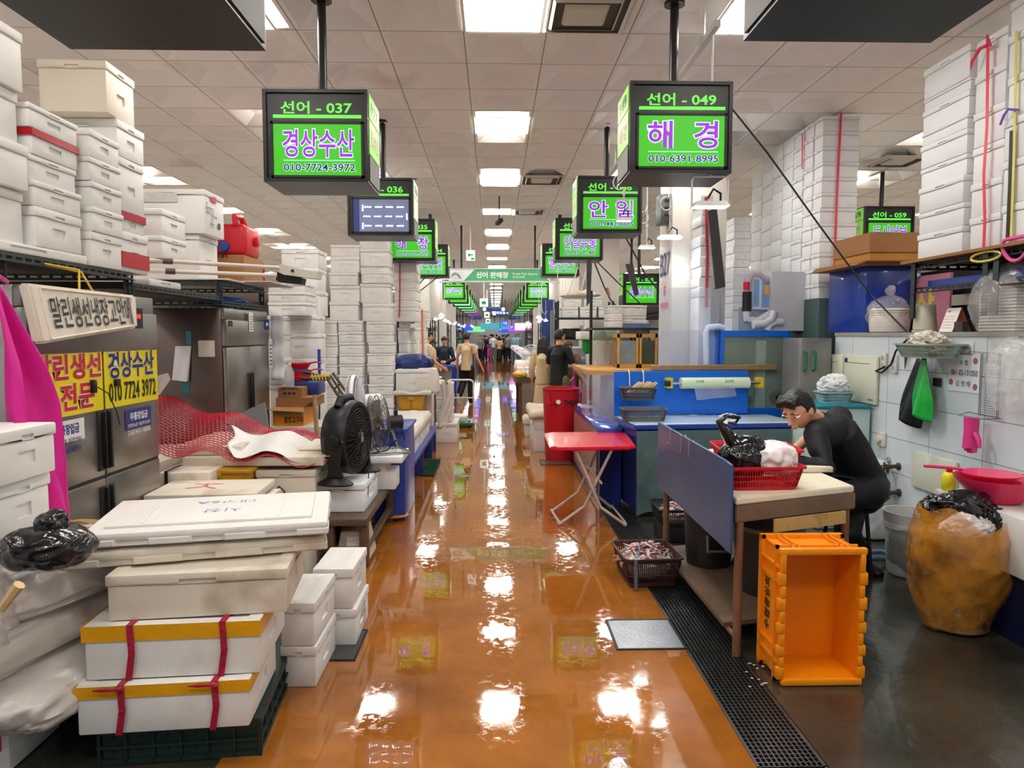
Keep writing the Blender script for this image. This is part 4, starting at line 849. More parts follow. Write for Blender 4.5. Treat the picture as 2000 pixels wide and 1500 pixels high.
o=MB().b2((-2.05,5.85,.0),(-1.3,6.15,.78),.01).build('foam_chest',FOAMD); tag(o,'stained foam chest behind the pile of dirty lids','box')
o=MB().b2((-2.4,5.5,.735),(-1.9,6.15,.82),.01,).build('foam_chest',FOAMD); tag(o,'stained foam chest raised under the back of the red mesh','box')
REDW=M('red coated wire',(178,22,48),.35,0,.1,9)
ca,cb_,cc,cd_=at(292,772,6.1),at(655,862,6.0),at(296,872,4.8),at(640,900,5.05)
def msh(u,v,l=0):
    p=ca.lerp(cb_,u).lerp(cc.lerp(cd_,u),v); w_=.034*math.sin(u*4*2*PI*.7+v*3.2-.6); return p+V((0,0,w_+.03*math.sin(v*5)+l))
b=MB(); nu,nv=44,26
for i in range(nu+1): b.tube([msh(i/nu,j/nv) for j in range(nv+1)],.0035,4)
for j in range(nv+1): b.tube([msh(i/nu,j/nv) for i in range(nu+1)],.0035,4)
tag(b.build('wire_mesh',REDW),'wavy red wire drying mesh spread over the foam boxes','wire mesh')
o=MB().grid(lambda u,v: msh(.44+.56*u+.02*math.sin(v*7),.52+.46*v-.1*u*(1-v),.028+.008*noise.noise(V((u*9,v*9,3)))),40,18).build('paper_sheet',M('damp white paper',(220,216,214),.6,0,.04,5),ang=80); o.modifiers.new('t','SOLIDIFY').thickness=.002; tag(o,'damp white paper sheet laid over the red wire mesh','paper')
b=MB(); A=at(298,735,5.0); b.prism([A+V((-.05,0,-.02)),A+V((.09,.0,.02)),A+V((.06,.1,-.03)),A+V((-.02,.1,-.14)),A+V((-.08,0,-.16))],(0,.04,0)); tag(b.build('foam_fragment',FOAM),'broken white foam piece sticking out beside the yellow fridge','foam piece')
PLB=M('beige plastic'); c=at(550,985,4.82)
t=thing('power_strip','beige power strip with tangled plugs in front of the black fan box','power strip',c); MB().b2((c.x-.14,c.y-.03,c.z-.02),(c.x+.13,c.y+.03,c.z+.02),.006).build('casing',PLB,t)
o=MB().b2((c.x-.2,c.y-.1,0),(c.x+.2,c.y+.12,c.z-.022),.006).build('foam_chest',FOAMD); tag(o,'foam chest under the beige power strip','box')
b=MB(); b.tube([c+V((.03,0,.02)),c+V((.02,0,.09)),c+V((-.02,.02,.12)),c+V((-.05,.03,.08)),c+V((-.04,.05,.04))],.006,6); b.cyl(c+V((.04,0,.02)),c+V((.045,0,.06)),.014); b.build('black_plug',FRD,t)
b=MB(); b.tube([c+V((-.1,0,.02)),c+V((0,-.02,.05)),c+V((.1,0,.06)),c+V((.2,.02,.03)),c+V((.3,.05,.04))],.005,6); b.build('pale_cord',PLB,t)
# bric-a-brac beside fridge two
xa,xb_=at(533,820,7.5).x,at(612,820,7.5).x; zc=at(560,832,7.5).z
o=MB().b2((xa-.02,7.45,0),(xb_+.1,8.1,zc-.002),.01).build('foam_chest',FOAMD); tag(o,'foam chest under the orange printed carton','box')
ORC=M('orange carton',(214,136,30),.5,0,.1,5); t=thing('carton','orange printed sweet potato carton with flaps open beside the stainless fridge','box',((xa+xb_)/2,7.7,zc))
x1=at(592,800,7.5).x; zt4=at(560,796,7.5).z; MB().b2((xa,7.5,zc),(x1,7.95,zt4)).build('carton_body',ORC,t,False); MB().b2((xa+.0,7.497,zt4-.07),(x1,7.5,zt4-.01)).build('printed_band',M('carton band',(190,150,120),.6),t,False)
letters('황토고구마',V((xa+.12,7.499,zc+.03)),X,Z,.2,.07,INK,parent=t,base=t.location,offset=.02); b=MB(); b.prism([(xa,7.5,zt4),(x1,7.5,zt4),(x1+.05,7.38,zt4-.04),(xa,7.38,zt4-.02)],(0,0,.004)); b.prism([(x1,7.5,zt4),(x1,7.9,zt4),(x1+.12,7.9,zt4+.12),(x1+.14,7.5,zt4+.09)],(.004,0,0)); b.build('flap',CARD,t,False)
o=MB().b2((xa+.02,7.55,zt4+.002),(xb_,8.0,zt4+.1)).build('cardboard_box',CARD); tag(o,'plain brown cardboard box on top of the orange printed carton','box'); z5_=zt4+.102
x0,x1=at(540,780,7.5).x,at(586,780,7.5).x; t=thing('carton','small brown lettered carton under the water bottle','box',((x0+x1)/2,7.7,z5_)); zz=at(560,758,7.5).z; MB().b2((x0,7.56,z5_),(x1,7.8,zz)).build('carton_body',CARD,t,False); letters('우황기프트카드',V((x0+.03,7.558,z5_+.08)),X,Z,.18,.03,INK,parent=t,base=t.location)
letters('● ● ●',V((x0+.06,7.558,z5_+.03)),X,Z,.12,.025,INK,parent=t,base=t.location)
CLR=M('clear plastic',(220,226,232),.05,0,alpha=.35,coat=.5); c=at(563,757,7.6)
t=thing('water_bottle','clear plastic water bottle with white cap beside the red colanders','bottle',(c.x,7.66,zz+.002)); b=MB(); b.lathe([(.045,0),(.05,.02),(.048,.08),(.05,.09),(.048,.16),(.02,.22),(.018,.235)],(c.x,7.66,zz+.002),16); b.build('body',CLR,t); MB().cyl((c.x,7.66,zz+.237),(c.x,7.66,zz+.262),.02).build('cap',WHS,t)
def colander(c,r,h,mat,label,cat='colander',handle=None):
    t=thing('colander',label,cat,c); b=MB(); b.lathe([(r*.55,0),(r*.7,.01),(r*.97,h),(r*1.06,h),(r*1.06,h-.012),(r*.99,h-.012),(r*.74,.0)],c,28,caps=True); b.build('bowl',mat,t)
    if handle is not None: p=V(c); d=V((math.cos(handle),math.sin(handle),0)); MB().tube([p+d*r+Z*h,p+d*(r*1.5)+Z*(h+.01),p+d*(r*2)+Z*(h+.0)],[(.02,.008)]*3,8).build('handle',mat,t)
    return t
zb_=at(590,735,7.9).z; xx=at(583,720,7.9).x
o=MB().b2((xx-.14,7.86,z5_+.0),(xx+.22,8.2,zb_-.06),.01).build('weighing_scale',M('scale blue',(30,50,120),.4)); tag(o,'blue weighing scale body under the red colanders','scale')
colander((xx,8.0,zb_-.055),.12,.12,RED,'lower red plastic colander on the blue scale beside the stainless fridge',handle=0.3)
colander((xx-.02,8.0,zb_+.03),.09,.05,M('blue plastic',(60,110,190),.4),'small blue bowl nested in the red colanders')
colander((xx-.02,8.0,zb_+.085),.13,.06,RED,'upper red plastic colander with a long handle',handle=-.1)
a=at(623,682,8.3); b_=at(621,800,8.3); t=thing('squeegee','long squeegee pole with a blue grip against the foam box wall','squeegee',(b_.x,8.3,0)); MB().cyl((b_.x,8.3,0.02),(a.x,8.3,a.z-.3),.012).build('pole',GALV,t); MB().cyl((a.x,8.3,a.z-.3),(a.x,8.3,a.z),.018).build('grip',M('grip blue',(40,70,160),.4),t); MB().b2((b_.x-.2,8.28,0),(b_.x+.2,8.32,.06)).build('blade_head',FRD,t)
a=at(612,772,7.35); b_=at(620,845,7.2); t=MB().cyl((b_.x+.02,7.2,.0),(a.x,7.4,a.z),.022,seg=10).build('wooden_post',M('raw wood',(170,134,92),.6,0,.2,12)); tag(t,'upright raw wooden post beside the orange carton','post')
BRN=M('brown painted steel',(96,78,58),.45,.4,.2,9); D=6.95
A=at(637,735,D);B=at(652,727,D);C_=at(690,800,D); t=thing('hand_truck','brown steel hand truck tipped over behind the black fan','hand truck',(C_.x,D,0))
b=MB()
q=[at(638,738,D),at(650,728,D),at(700,800,D),at(686,812,D)]; b.tube([(p.x,p.y,p.z) for p in q],.014,8,closed=True); q2=[at(644,732,D),at(693,806,D)]; b.tube(q2,.012,8)
b.tube([q[2],V((q[2].x+.12,D,.02))],.014,8); b.tube([q[3],V((q[3].x+.12,D,.02))],.014,8)
for s in (.3,.6): b.tube([q[0].lerp(q[3],s),q[1].lerp(q[2],s)],.01,6)
b.build('frame',BRN,t)
b=MB(); b.tube([q[0],at(600,728,D),at(592,727,D)],.016,8); b.tube([q[0]+V((0,.15,-.02)),at(596,740,D+.1),at(585,738,D+.1)],.016,8); b.build('handle',FRD,t)
b=MB(); m_=at(625,736,D-.03); 
for k in range(5): b.tube([m_+V((.03*k-.08,0,.03)),m_+V((.03*k-.06,-.01,-.03))],.008,6)
b.tube([m_+V((-.09,0,0)),m_+V((.1,0,.01))],.012,6); b.build('yellow_cord',M('yellow cord'),t)
# wall of foam boxes across the stall
fpile(8.05,.4,524,552,(846,752,700,655,616),'short stack beside the stainless fridge',z0=0.0,lid=True)
fpile(8.6,.42,548,622,(790,751,700,652,616),'stack behind the red colanders',z0=0.0)
zz=at(580,617,8.6).z
fpile(8.3,.5,523,598,(616,590,571,553),'stack with double handles above the stainless fridge')
fpile(8.9,.45,548,623,(616,568,523,487),'tall cream box tower above the stainless fridge')
fpile(9.6,.36,621,660,(812,791,772,752,733,713,693,672,651,626),'left column of the even foam wall',z0=0.0,hs='y')
fpile(9.6,.36,662,710,(812,791,772,752,732,711,691,669,648,626),'middle column of the even foam wall',z0=0.0,hs='y')
fpile(9.7,.36,717,767,(812,791,772,750,728,710,690,669,649,628),'right column of the even foam wall',z0=0.0,hs='y')
zt5=[at(690,626,9.6).z+.002]+[at(680,y,9.65).z for y in (589,557,532,500,478)]
a,b_=at(643,550,9.65).x,at(702,550,9.65).x; pile(a,b_,9.65,10.05,zt5,'leaning column above the even foam wall',jit=.03,hs='y')
zt6=[at(740,628,9.7).z+.002]+[at(740,y,9.7).z for y in (592,553,530,520,485,462,430)]
a,b_=at(703,550,9.7).x,at(761,550,9.7).x; pile(a,b_,9.7,10.15,zt6,'tall grey column by the left hanging signs',jit=.02,hs='y')
for k,(x0,x1,ys,d) in enumerate(((777,797,(760,735,715,690,665,640,622),10.6),(797,812,(740,715,690,665,640),11.0))): fpile(d,.45,x0,x1,ys,'stack behind the blue tarp, '+('left' if k==0 else 'right')+' one',z0=0.0)
fpile(10.4,.7,768,812,(622,600,582,563,545,527,508),'red corded stack behind the foam wall',z0=at(790,628,10.4).z-.0)
strap([at(780,620,10.39),at(781,560,10.39),at(781,510,10.39)],.02,X,M('red cord',(190,60,60),.5),'red cord on the stack behind the even foam wall')
strap([at(771,720,10.2),at(769,660,10.2),at(768,630,10.2)],.02,X,M('blue strip',(30,50,150),.5),'blue upright strip at the edge of the even foam wall')
# blue chest, bench and boxes along the aisle
BLUE=M('blue painted board',(34,62,150),.3,0,.1,3); BLUED=M('deep blue painted board',(26,44,120),.3,0,.1,3)
c=onz(792,1016,0); x1=c.x; y0=c.y; zc=at(800,838,y0).z
t=thing('blue_chest','tall blue box counter standing at the aisle edge by the wire fan','counter',(x1-.2,y0+.35,0)); MB().b2((x1-.4,y0,0),(x1,y0+.75,zc-.03),.006).build('body',BLUE,t); MB().b2((x1-.42,y0-.02,zc-.03),(x1+.02,y0+.77,zc),.006).build('top_board',BLUE,t)
yb0,yb1=y0+.8,10.15; xr=x1-.03; zb_=at(812,905,yb0+.1).z
t=thing('blue_bench','long low blue bench along the left aisle edge','bench',(xr-.35,(yb0+yb1)/2,0)); MB().b2((xr-.7,yb0,zb_-.05),(xr,yb1,zb_),.004).build('bench_top',BLUE,t)
for y in (yb0+.05,yb0+1.2,yb0+2.4,yb1-.1): MB().b2((xr-.66,y,0),(xr-.01,y+.06,zb_-.05),.004).build('leg',BLUED,t)
for k in range(4): foam((xr-.24,yb0+.35+.62*k,zb_+.001),(.4,.55,.19),f'white foam box on the blue bench, {["nearest","second","third","farthest"][k]} along it','foam boxes on the blue bench',mat=FOAMC,hs='xy')
for k in range(4): foam((xr-.25,yb0+.35+.62*k,zb_+.193),(.4,.55,.09),f'upper white foam box on the blue bench, {["nearest","second","third","farthest"][k]} along it','foam boxes on the blue bench',mat=FOAMC,hs='xy')
ztp=zb_+.288
CL=M('white cloth',(214,208,198),.7,0,.06,5,.2,20)
def cloth(x0,x1,y0,y1,z,drop,label,mat=CL,amp=.02,name='cloth'):
    def f(u,v):
        x=x0-.08+(x1-x0+.16)*u; y=y0-.08+(y1-y0+.16)*v; ox=max(0,x0-x,x-x1);oy=max(0,y0-y,y-y1); o_=max(ox,oy)
        return V((min(max(x,x0-.03),x1+.03),min(max(y,y0-.03),y1+.03),z-drop*min(1,o_/.08)+amp*noise.noise(V((x*6,y*6,z)))+.006*(o_==0)))
    o=MB().grid(f,36,36).build(name,mat,ang=70); o.modifiers.new('t','SOLIDIFY').thickness=.004; return tag(o,label,'cloth')
cloth(xr-.46,xr-.05,yb0+.1,yb1-.65,ztp,.1,'white sheet over the foam boxes on the blue bench')
t=thing('doormat','green bristle doormat on the floor edge beside the blue bench','mat',onz(845,915,0)); c=t.location; MB().b2((c.x-.1,c.y-.5,0),(c.x+.06,c.y+.5,.02)).build('backing',FRD,t); b=MB(); rr=random.Random(3)
for k in range(900): x=c.x-.1+.16*rr.random();y=c.y-.5+rr.random(); b.tube([(x,y,.02),(x+rr.uniform(-.006,.006),y+rr.uniform(-.006,.006),.04)],[.004,.001],3)
b.build('bristles',M('bristle green',(30,96,50),.6),t)
t=thing('straw_basket','round straw plate leaning under the low table by the aisle','plate',onz(779,1010,0.02)); c=t.location; MB().lathe([(.1,0),(.12,.015),(.1,.02),(.02,.012)],(c.x-.03,c.y,.03),24).build('plate',M('straw',(190,130,60),.6,0,.2,20),t)
x0,x1=at(772,745,9.75).x,at(838,745,9.75).x; zy0,zy1=at(800,806,9.75).z,at(800,774,9.75).z
tub(x0+.02,x1-.06,9.76,10.2,zy0,zy1,'upper ochre yellow crate at the end of the blue bench',YC); tub(x0+.02,x1-.06,9.77,10.2,ztp+.012,zy0-.002,'lower ochre yellow crate at the end of the blue bench',YC)
foam(((x0+x1)/2,9.98,zy1+.012),(x1-x0,.42,at(800,722,9.75).z-zy1-.012),'cloth draped white foam box above the ochre yellow crates','boxes at the bench end',hs='y')
cloth(x1-.16,x1+.08,9.8,10.15,at(800,722,9.75).z,.34,'dirty white cloth hanging down the right end of the draped foam box')
o=MB().grid(lambda u,v:V((x0-.03+(x1-x0+.06)*u,9.74-.02*math.sin(v*3),zy1+.01+.06*v+.02*math.sin(u*9)*v)),20,6).build('cloth',CL); o.modifiers.new('t','SOLIDIFY').thickness=.004; tag(o,'rumpled cloth tucked between foam box and yellow crate','cloth')
NAVT=M('navy tarpaulin',(20,40,104),.42,0,.12,4,.15,20)
c=at(803,712,10.3); b=MB(); lump(b,(c.x,10.36,c.z+.0),(.33,.3,.16),31,.2,1.8,5,flat=.45,fold=.7,sq=.2); tag(b.build('tarpaulin',NAVT,ang=70),'navy blue tarpaulin bundle on the draped foam box','tarpaulin')
o=MB().b2((c.x-.3,10.24,.0),(c.x+.3,10.6,c.z-.07),.01).build('foam_chest',FOAM); tag(o,'foam chest holding up the navy tarpaulin','box')
# boxes and cloth by the platform truck
pa=onz(850,865,0); pb=onz(894,862,0)
foam(((pa.x+pb.x)/2,pa.y+.4,0),(pb.x-pa.x,.8,.3),'wide white foam box on the floor by the green platform truck','boxes by the platform truck',hs='y')
for k in range(3): foam((pa.x+.13,pa.y+.42,.302+.2*k),(.26,.5,.198),f'small white foam box, {ORD[k] if k<2 else "topmost"} on the wide box by the truck','boxes by the platform truck',hs='y')
o=MB().grid(lambda u,v:V((pa.x+.08+.16*u+.05*math.sin(v*5),pa.y+.1+.03*math.sin(u*7+v*3)-.1*v,.95-.72*v)),12,20).build('cloth',CL,ang=70); o.modifiers.new('t','SOLIDIFY').thickness=.004; tag(o,'long grey white cloth hanging over the boxes by the platform truck','cloth')
b=MB(); b.tube([(pa.x-.05,pa.y-.05,.0),(pa.x-.05,pa.y-.05,.95),(pa.x+.15,pa.y-.05,1.0),(pa.x+.2,pa.y-.03,.9)],.012,8); tag(b.build('bent_rod',GALV),'bent steel rod holding the cloth by the platform truck','rod')
# platform truck
c=onz(905,836,0); t=thing('platform_truck','green platform truck with a white tube handle in the aisle','trolley',(c.x-.02,c.y,0)); GRT=M('truck green',(50,108,60),.4,0,.1,6); WTB=M('white tube',(212,208,202),.35)
hx=at(925,740,c.y+.05).x; hl=at(874,740,c.y+.05).x; zt=at(900,742,c.y+.05).z; zp=at(900,828,c.y).z
MB().b2((hl,c.y-.0,zp-.03),(hx,c.y+.8,zp+.02),.01).build('platform',GRT,t)
for x,y in ((hx-.08,c.y+.1),(hx-.08,c.y+.7),(hl+.1,c.y+.1),(hl+.1,c.y+.7)): b=MB(); b.lathe([(.02,-.02),(.06,-.018),(.065,0),(.06,.018),(.02,.02)],(x,y,.065),18,axis='x'); b.b2((x-.025,y-.02,.06),(x+.025,y+.02,zp-.03)); b.build('caster',FRD,t)
b=MB(); y=c.y+.05; b.tube([(hl,y,zp),(hl,y,zt-.06),(hl+.02,y,zt-.02),(hl+.06,y,zt),(hx-.06,y,zt),(hx-.02,y,zt-.02),(hx,y,zt-.06),(hx,y,zp)],.017,8); b.tube([(hl,y,zt-.32),(hx,y,zt-.32)],.013,8); b.build('handle',WTB,t)
foam((hl+.17,c.y+.45,zp+.021),(.3,.5,.09),'shallow white foam tray on the green platform truck',lid=False)
# ---------------------------------------------------------------- right foreground: the tiled stall
XW=3.2; YW0,YW1=-1.0,6.62; HW=1.64
def tile_mat():
    m=M('white wall tile',(206,214,216),.12,0,.03,2,coat=.3); nt=m.node_tree; N=nt.nodes;L=nt.links; b=N['Principled BSDF']
    tc=N.new('ShaderNodeTexCoord'); sx=N.new('ShaderNodeSeparateXYZ'); cx=N.new('ShaderNodeCombineXYZ'); L.new(tc.outputs['Object'],sx.inputs[0]); L.new(sx.outputs['Y'],cx.inputs['X']); L.new(sx.outputs['Z'],cx.inputs['Y'])
    br=N.new('ShaderNodeTexBrick'); br.offset=0; br.inputs['Scale'].default_value=1; br.inputs['Brick Width'].default_value=.58; br.inputs['Row Height'].default_value=.275; br.inputs['Mortar Size'].default_value=.0025; br.inputs['Color1'].default_value=rgb((208,216,219)); br.inputs['Color2'].default_value=rgb((200,210,214)); br.inputs['Mortar'].default_value=rgb((120,116,108)); L.new(cx.outputs[0],br.inputs['Vector']); L.new(br.outputs['Color'],b.inputs['Base Color']); return m
TILE=tile_mat()
mb=MB(); mb.b2((XW,YW0,0),(XW+.12,YW1,HW)); o=mb.build('wall_right',TILE,smooth=False); tag(o,'white tiled half wall of the right stall',kind='structure')
CONW=M('ledge top',(150,148,142),.5,0,.15,4); mb=MB(); mb.b2((XW-.01,YW0,HW),(XW+.62,YW1,HW+.03)); tag(mb.build('trim_right',CONW,smooth=False),'ledge on top of the tiled half wall',kind='structure'); ZL=HW+.031
mb=MB(); mb.b2((XW+.6,YW0,0),(XW+.64,YW1+.1,2.2)); tag(mb.build('wall_right',M('dark backing',(30,30,32),.6),smooth=False),'dark partition behind the ledge',kind='structure')
# slotted shelf with the white box stacks on top
ZR=onx(1800,512,XW).z
t=thing('slotted_shelf','dark slotted angle rack above the tiled ledge carrying the tall box stacks','shelf',(XW+.3,4.4,ZL))
b=MB()
for x in (XW+.02,XW+.58):
    for z in (ZR-.05,ZR-.23): slotted(b,(x,2.9,z),(x,5.4,z),Z,.045)
for y in (3.3,4.55,5.4): slotted(b,(XW+.02,y,ZR-.05),(XW+.58,y,ZR-.05),Z,.045)
b.build('rail',SLOT,t,False)
for y in (3.3,4.5,4.6,5.4):
    for x in (XW+.02,XW+.6): b=MB(); slotted(b,(x-.04,y,ZL if x>XW+.3 else ZR-.42),(x-.04,y,ZR),X,.045); b.build('post',SLOT,t,False)
MB().b2((XW-.05,2.9,ZR),(XW+.62,5.5,ZR+.02)).build('deck',CARD,t,False)
MB().b2((XW+.05,3.2,ZR-.2),(XW+.5,5.3,ZR-.14)).build('blue_beam',BLUE,t,False)
o=MB().b2((XW+.3,3.0,ZR-.32),(XW+.34,5.4,ZR-.24)).build('pale_beam',M('pale beam',(196,192,168),.5),t,False)
zR=ZR+.021
def zz(px,py): return onx(px,py,XW).z
za=[zR]+[zz(1886,y) for y in (437,392,338,298,250,224,176,152,88)]
D0,D1=onx(1886,300,XW).y,onx(1797,300,XW).y
pile(XW,XW+.5,D0,D1,za,'farthest tall stack over the tiled wall',jit=.006,mat=FOAMC,hs='')
D2=onx(1957,300,XW-.0).y
pile(XW+.02,XW+.5,D2+.02,D0-.03,[zR]+[zz(1955,y) for y in (410,340,268,196,121,51)],'red corded stack over the tiled wall',jit=.006,mat=FOAMC,hs='')
pile(XW+.0,XW+.5,D2-.6,D2-.01,[zR]+[zz(1965,y) for y in (400,315,235,155,75)]+[3.7],'nearest stack at the right picture edge',jit=.008,mat=FOAMC,hs='')
xs=XW-.012
strap([onx(1920,500,xs),onx(1923,430,xs),onx(1921,340,xs),onx(1927,250,xs),onx(1929,90,xs)],.025,Y,PSTRAP,'long pinkish red cord down the middle stack over the tiled wall')
b=MB(); p0=onx(1929,88,xs); b.tube([p0,p0+V((-.01,.06,.0)),p0+V((-.02,.12,-.06)),p0+V((-.01,.14,-.1))],[.012,.012,.01,.004],6); b.tube([p0,p0+V((-.02,-.02,.05)),p0+V((0,-.03,-.02)),p0],.008,6); tag(b.build('bow',PSTRAP),'red bow knot at the top of the long cord','knot')
strap([onx(1968,470,xs),onx(1973,360,xs),onx(1976,255,xs)],.03,Y,FRD,'black strap on the stack at the right picture edge')
strap([onx(1974,470,xs-.004),onx(1980,300,xs-.004),onx(1985,60,xs-.004)],.02,Y,M('yellow strap',(214,204,90),.4),'yellow strap on the stack at the right picture edge')
b=MB(); p0=onx(1985,480,XW-.03); b.tube([p0+V((0,.12*math.cos(a),.07*math.sin(a)+.02*math.cos(2*a))) for a in [2*PI*i/20 for i in range(20)]],.012,6,closed=True); tag(b.build('ribbon_coil',M('pink strap',(226,80,150),.4)),'pink ribbon coil at the end of the rack','ribbon')
b=MB(); p0=onx(1925,495,XW-.03); b.tube([p0+V((0,.14*math.cos(a),.03*math.sin(a)-.02)) for a in [2*PI*i/20 for i in range(20)]],.008,6,closed=True); tag(b.build('ribbon_coil',M('yellow strap')),'yellow strapping loop hanging off the rack','ribbon')
b=MB(); p0=onx(1990,215,xs); b.tube([p0,p0+V((-.03,.05,.02)),p0+V((-.02,.1,.0)),p0+V((-.02,.13,-.05))],.008,6); tag(b.build('ribbon_coil',M('violet strap',(130,90,190),.4)),'violet ribbon end on the nearest right stack','ribbon')
# second group of stacks further down, on a green cabinet
GRC=M('dark green panel',(62,86,84),.5,0,.12,4); zc2=onx(1603,582,XW).z
D0,D1=onx(1603,400,XW).y,onx(1468,400,XW).y
o=MB().b2((XW-.0,D0-.02,0),(XW+.6,D1+.4,zc2-.003),.01).build('green_cabinet',GRC); tag(o,'dark green cabinet under the banded foam stacks behind the tank','cabinet')
ys=[(y) for y in range(555,219,-27)]; 
edges=[1603,1585,1566,1546,1527,1508,1488,1468]; nst=len(edges)-1
for k in range(nst):
    a,b_=onx(edges[k],400,XW).y,onx(edges[k+1],400,XW).y
    top=[220,232,245,262,268,300,330][k]; n=12-k//2
    z1=onx(edges[k],top,XW).z
    pile(XW,XW+.37,a+.004,b_-.004,[zc2+(min(z1,CZ-.05)-zc2)*i/n for i in range(n+1)],f'{["first","second","third","fourth","fifth","sixth","seventh"][k]} banded stack behind the tank',lid=k<3,mat=FOAMC,jit=.004,hs='')
strap([at(1628,590,D0-.01),at(1634,400,D0-.01),at(1643,220,D0-.01)],.022,X,PSTRAP,'faded red cord on the near end of the banded stacks')
strap([onx(1566,330,XW-.02),onx(1567,260,XW-.02)],.025,Y,PSTRAP,'short red cord high on the banded stacks')
fpile(7.45,.35,1368,1393,[600]+[580-20*k for k in range(11)],'ribbed stack left of the banded stacks',mat=FOAMC,lid=False,z0=0.0)
fpile(9.6,.5,1432,1466,[640]+[620-14*k for k in range(15)],'finely ribbed stack behind the acrylic screen',mat=FOAMC,lid=False,z0=0.0)
strap([at(1380,600,7.43),at(1382,500,7.43),at(1379,385,7.43)],.03,X,M('red cord'),'red cord on the ribbed stack beside the pillar')
# things on the ledge
c=onx(1680,655,XW+.12); x0=at(1616,600,5.95).x; 
BC=at(1690,600,5.6)
t=thing('blue_chest','deep blue painted chest standing on the tiled ledge under cardboard','chest',(XW+.32,6.1,ZL)); a=onx(1616,655,XW+.02).y; b_=onx(1690,600,XW+.02).y
zt=onx(1690,520,XW+.02).z; MB().b2((XW+.02,b_,ZL),(XW+.5,a,zt),.006).build('body',M('royal blue board',(16,50,140),.3,0,.1,3,coat=.3),t)
z=zt+.001
for k in range(3): o=MB().box((XW+.2+.01*k,(a+b_)/2-.03*k,z+.006+.0125*k),(.62,a-b_+.2,.012),0,(0,0,.02*k)).build('cardboard_sheet',CARD); tag(o,f'flattened cardboard sheet, {["lowest","middle","upper"][k]} of three on the blue chest','cardboard')
z+=.04
o=thing('cardboard_box','open brown cardboard box on ochre box before the sign numbered 059','box',(XW+.25,(a+b_)/2,z)); MB().b2((XW+.02,b_-.05,z),(XW+.5,a-.1,z+.07)).build('lower_carton',CARDO,o); MB().b2((XW+.01,b_-.06,z+.072),(XW+.51,a-.09,z+.24)).build('upper_carton',CARD,o)
# plates stack in bag
PB=M('plate stack white',(222,216,208),.5,0,.05,4); BAG=M('clear bag',(230,228,226),.1,0,0,3,.6,10,alpha=.28,coat=.6)
y=onx(1725,650,XW+.15).y; t=thing('plate_stack','stack of white foam plates in a knotted clear bag on the ledge','plates',(XW+.2,y,ZL))
MB().lathe([(.14,0),(.155,.02),(.165,.12),(.15,.2),(.13,.205)],(XW+.2,y,ZL),28).build('plates',PB,t); b=MB(); 
for k in range(10): b.lathe([(.15+.001*k,.02*k),(.158+.001*k,.02*k+.006),(.15+.001*k,.02*k+.012)],(XW+.2,y,ZL+.004),28)
b.build('plate_rims',PB,t); b=MB(); lump(b,(XW+.2,y+.02,ZL+.16),(.18,.2,.17),51,.2,2.5,5,flat=.9); lump(b,(XW+.2,y,ZL+.36),(.04,.05,.05),52,.4,3,3); b.build('bag',BAG,t,ang=70)
# kettle
KC=M('cream kettle',(206,200,180),.35,0,.04,5); y=onx(1806,640,XW+.1).y; zz0=ZL
t=thing('electric_kettle','cream electric jug kettle on the tiled ledge','kettle',(XW+.1,y,zz0)); MB().lathe([(.085,0),(.09,.015),(.02,.016)],(XW+.1,y,zz0),24).build('base_ring',KC,t)
MB().lathe([(.078,.018),(.082,.03),(.076,.12),(.07,.2),(.066,.21),(.02,.214)],(XW+.1,y,zz0),28).build('jug',KC,t); b=MB(); b.tube([(XW+.1,y+.07,zz0+.185),(XW+.1,y+.12,zz0+.18),(XW+.1,y+.128,zz0+.12),(XW+.1,y+.12,zz0+.06),(XW+.1,y+.075,zz0+.055)],[(.014,.012)]*5,8); b.build('handle',KC,t)
# desk calendar
y=onx(1855,650,XW+.05).y; t=thing('desk_calendar','white desk calendar with an orange back standing on the ledge','calendar',(XW+.1,y,ZL)); w_=.075
MB().prism([(XW+.02,y-w_,ZL),(XW+.02,y+w_,ZL),(XW+.08,y+w_,ZL+.17),(XW+.08,y-w_,ZL+.17)],(-.003,0,.001)).build('page',WHS,t,False); MB().prism([(XW+.08,y-w_,ZL+.17),(XW+.08,y+w_,ZL+.17),(XW+.15,y+w_,ZL),(XW+.15,y-w_,ZL)],(.003,0,0)).build('back',M('orange card',(206,96,60),.6),t,False)
b=MB(); n_=V((-.17,0,.06)).normalized()
def cp(u,v): return V((XW+.02+.06*v-.004,y+w_-2*w_*u,ZL+.17*v+.002))
b.prism([cp(.12,.82),cp(.35,.82),cp(.35,.9),cp(.12,.9)],n_*.001); 
for r in range(5):
    for c_ in range(7): b.prism([cp(.1+.115*c_,.62-.12*r),cp(.13+.115*c_,.62-.12*r),cp(.13+.115*c_,.66-.12*r),cp(.1+.115*c_,.66-.12*r)],n_*.001)
b.build('print',M('calendar print',(206,140,120),.6),t,False)
o=MB().b2((XW+.02,y-.18,ZL),(XW+.06,y-.09,ZL+.07)).build('card_box',M('card box dark',(60,54,50),.5)); tag(o,'small dark card box beside the desk calendar','box')
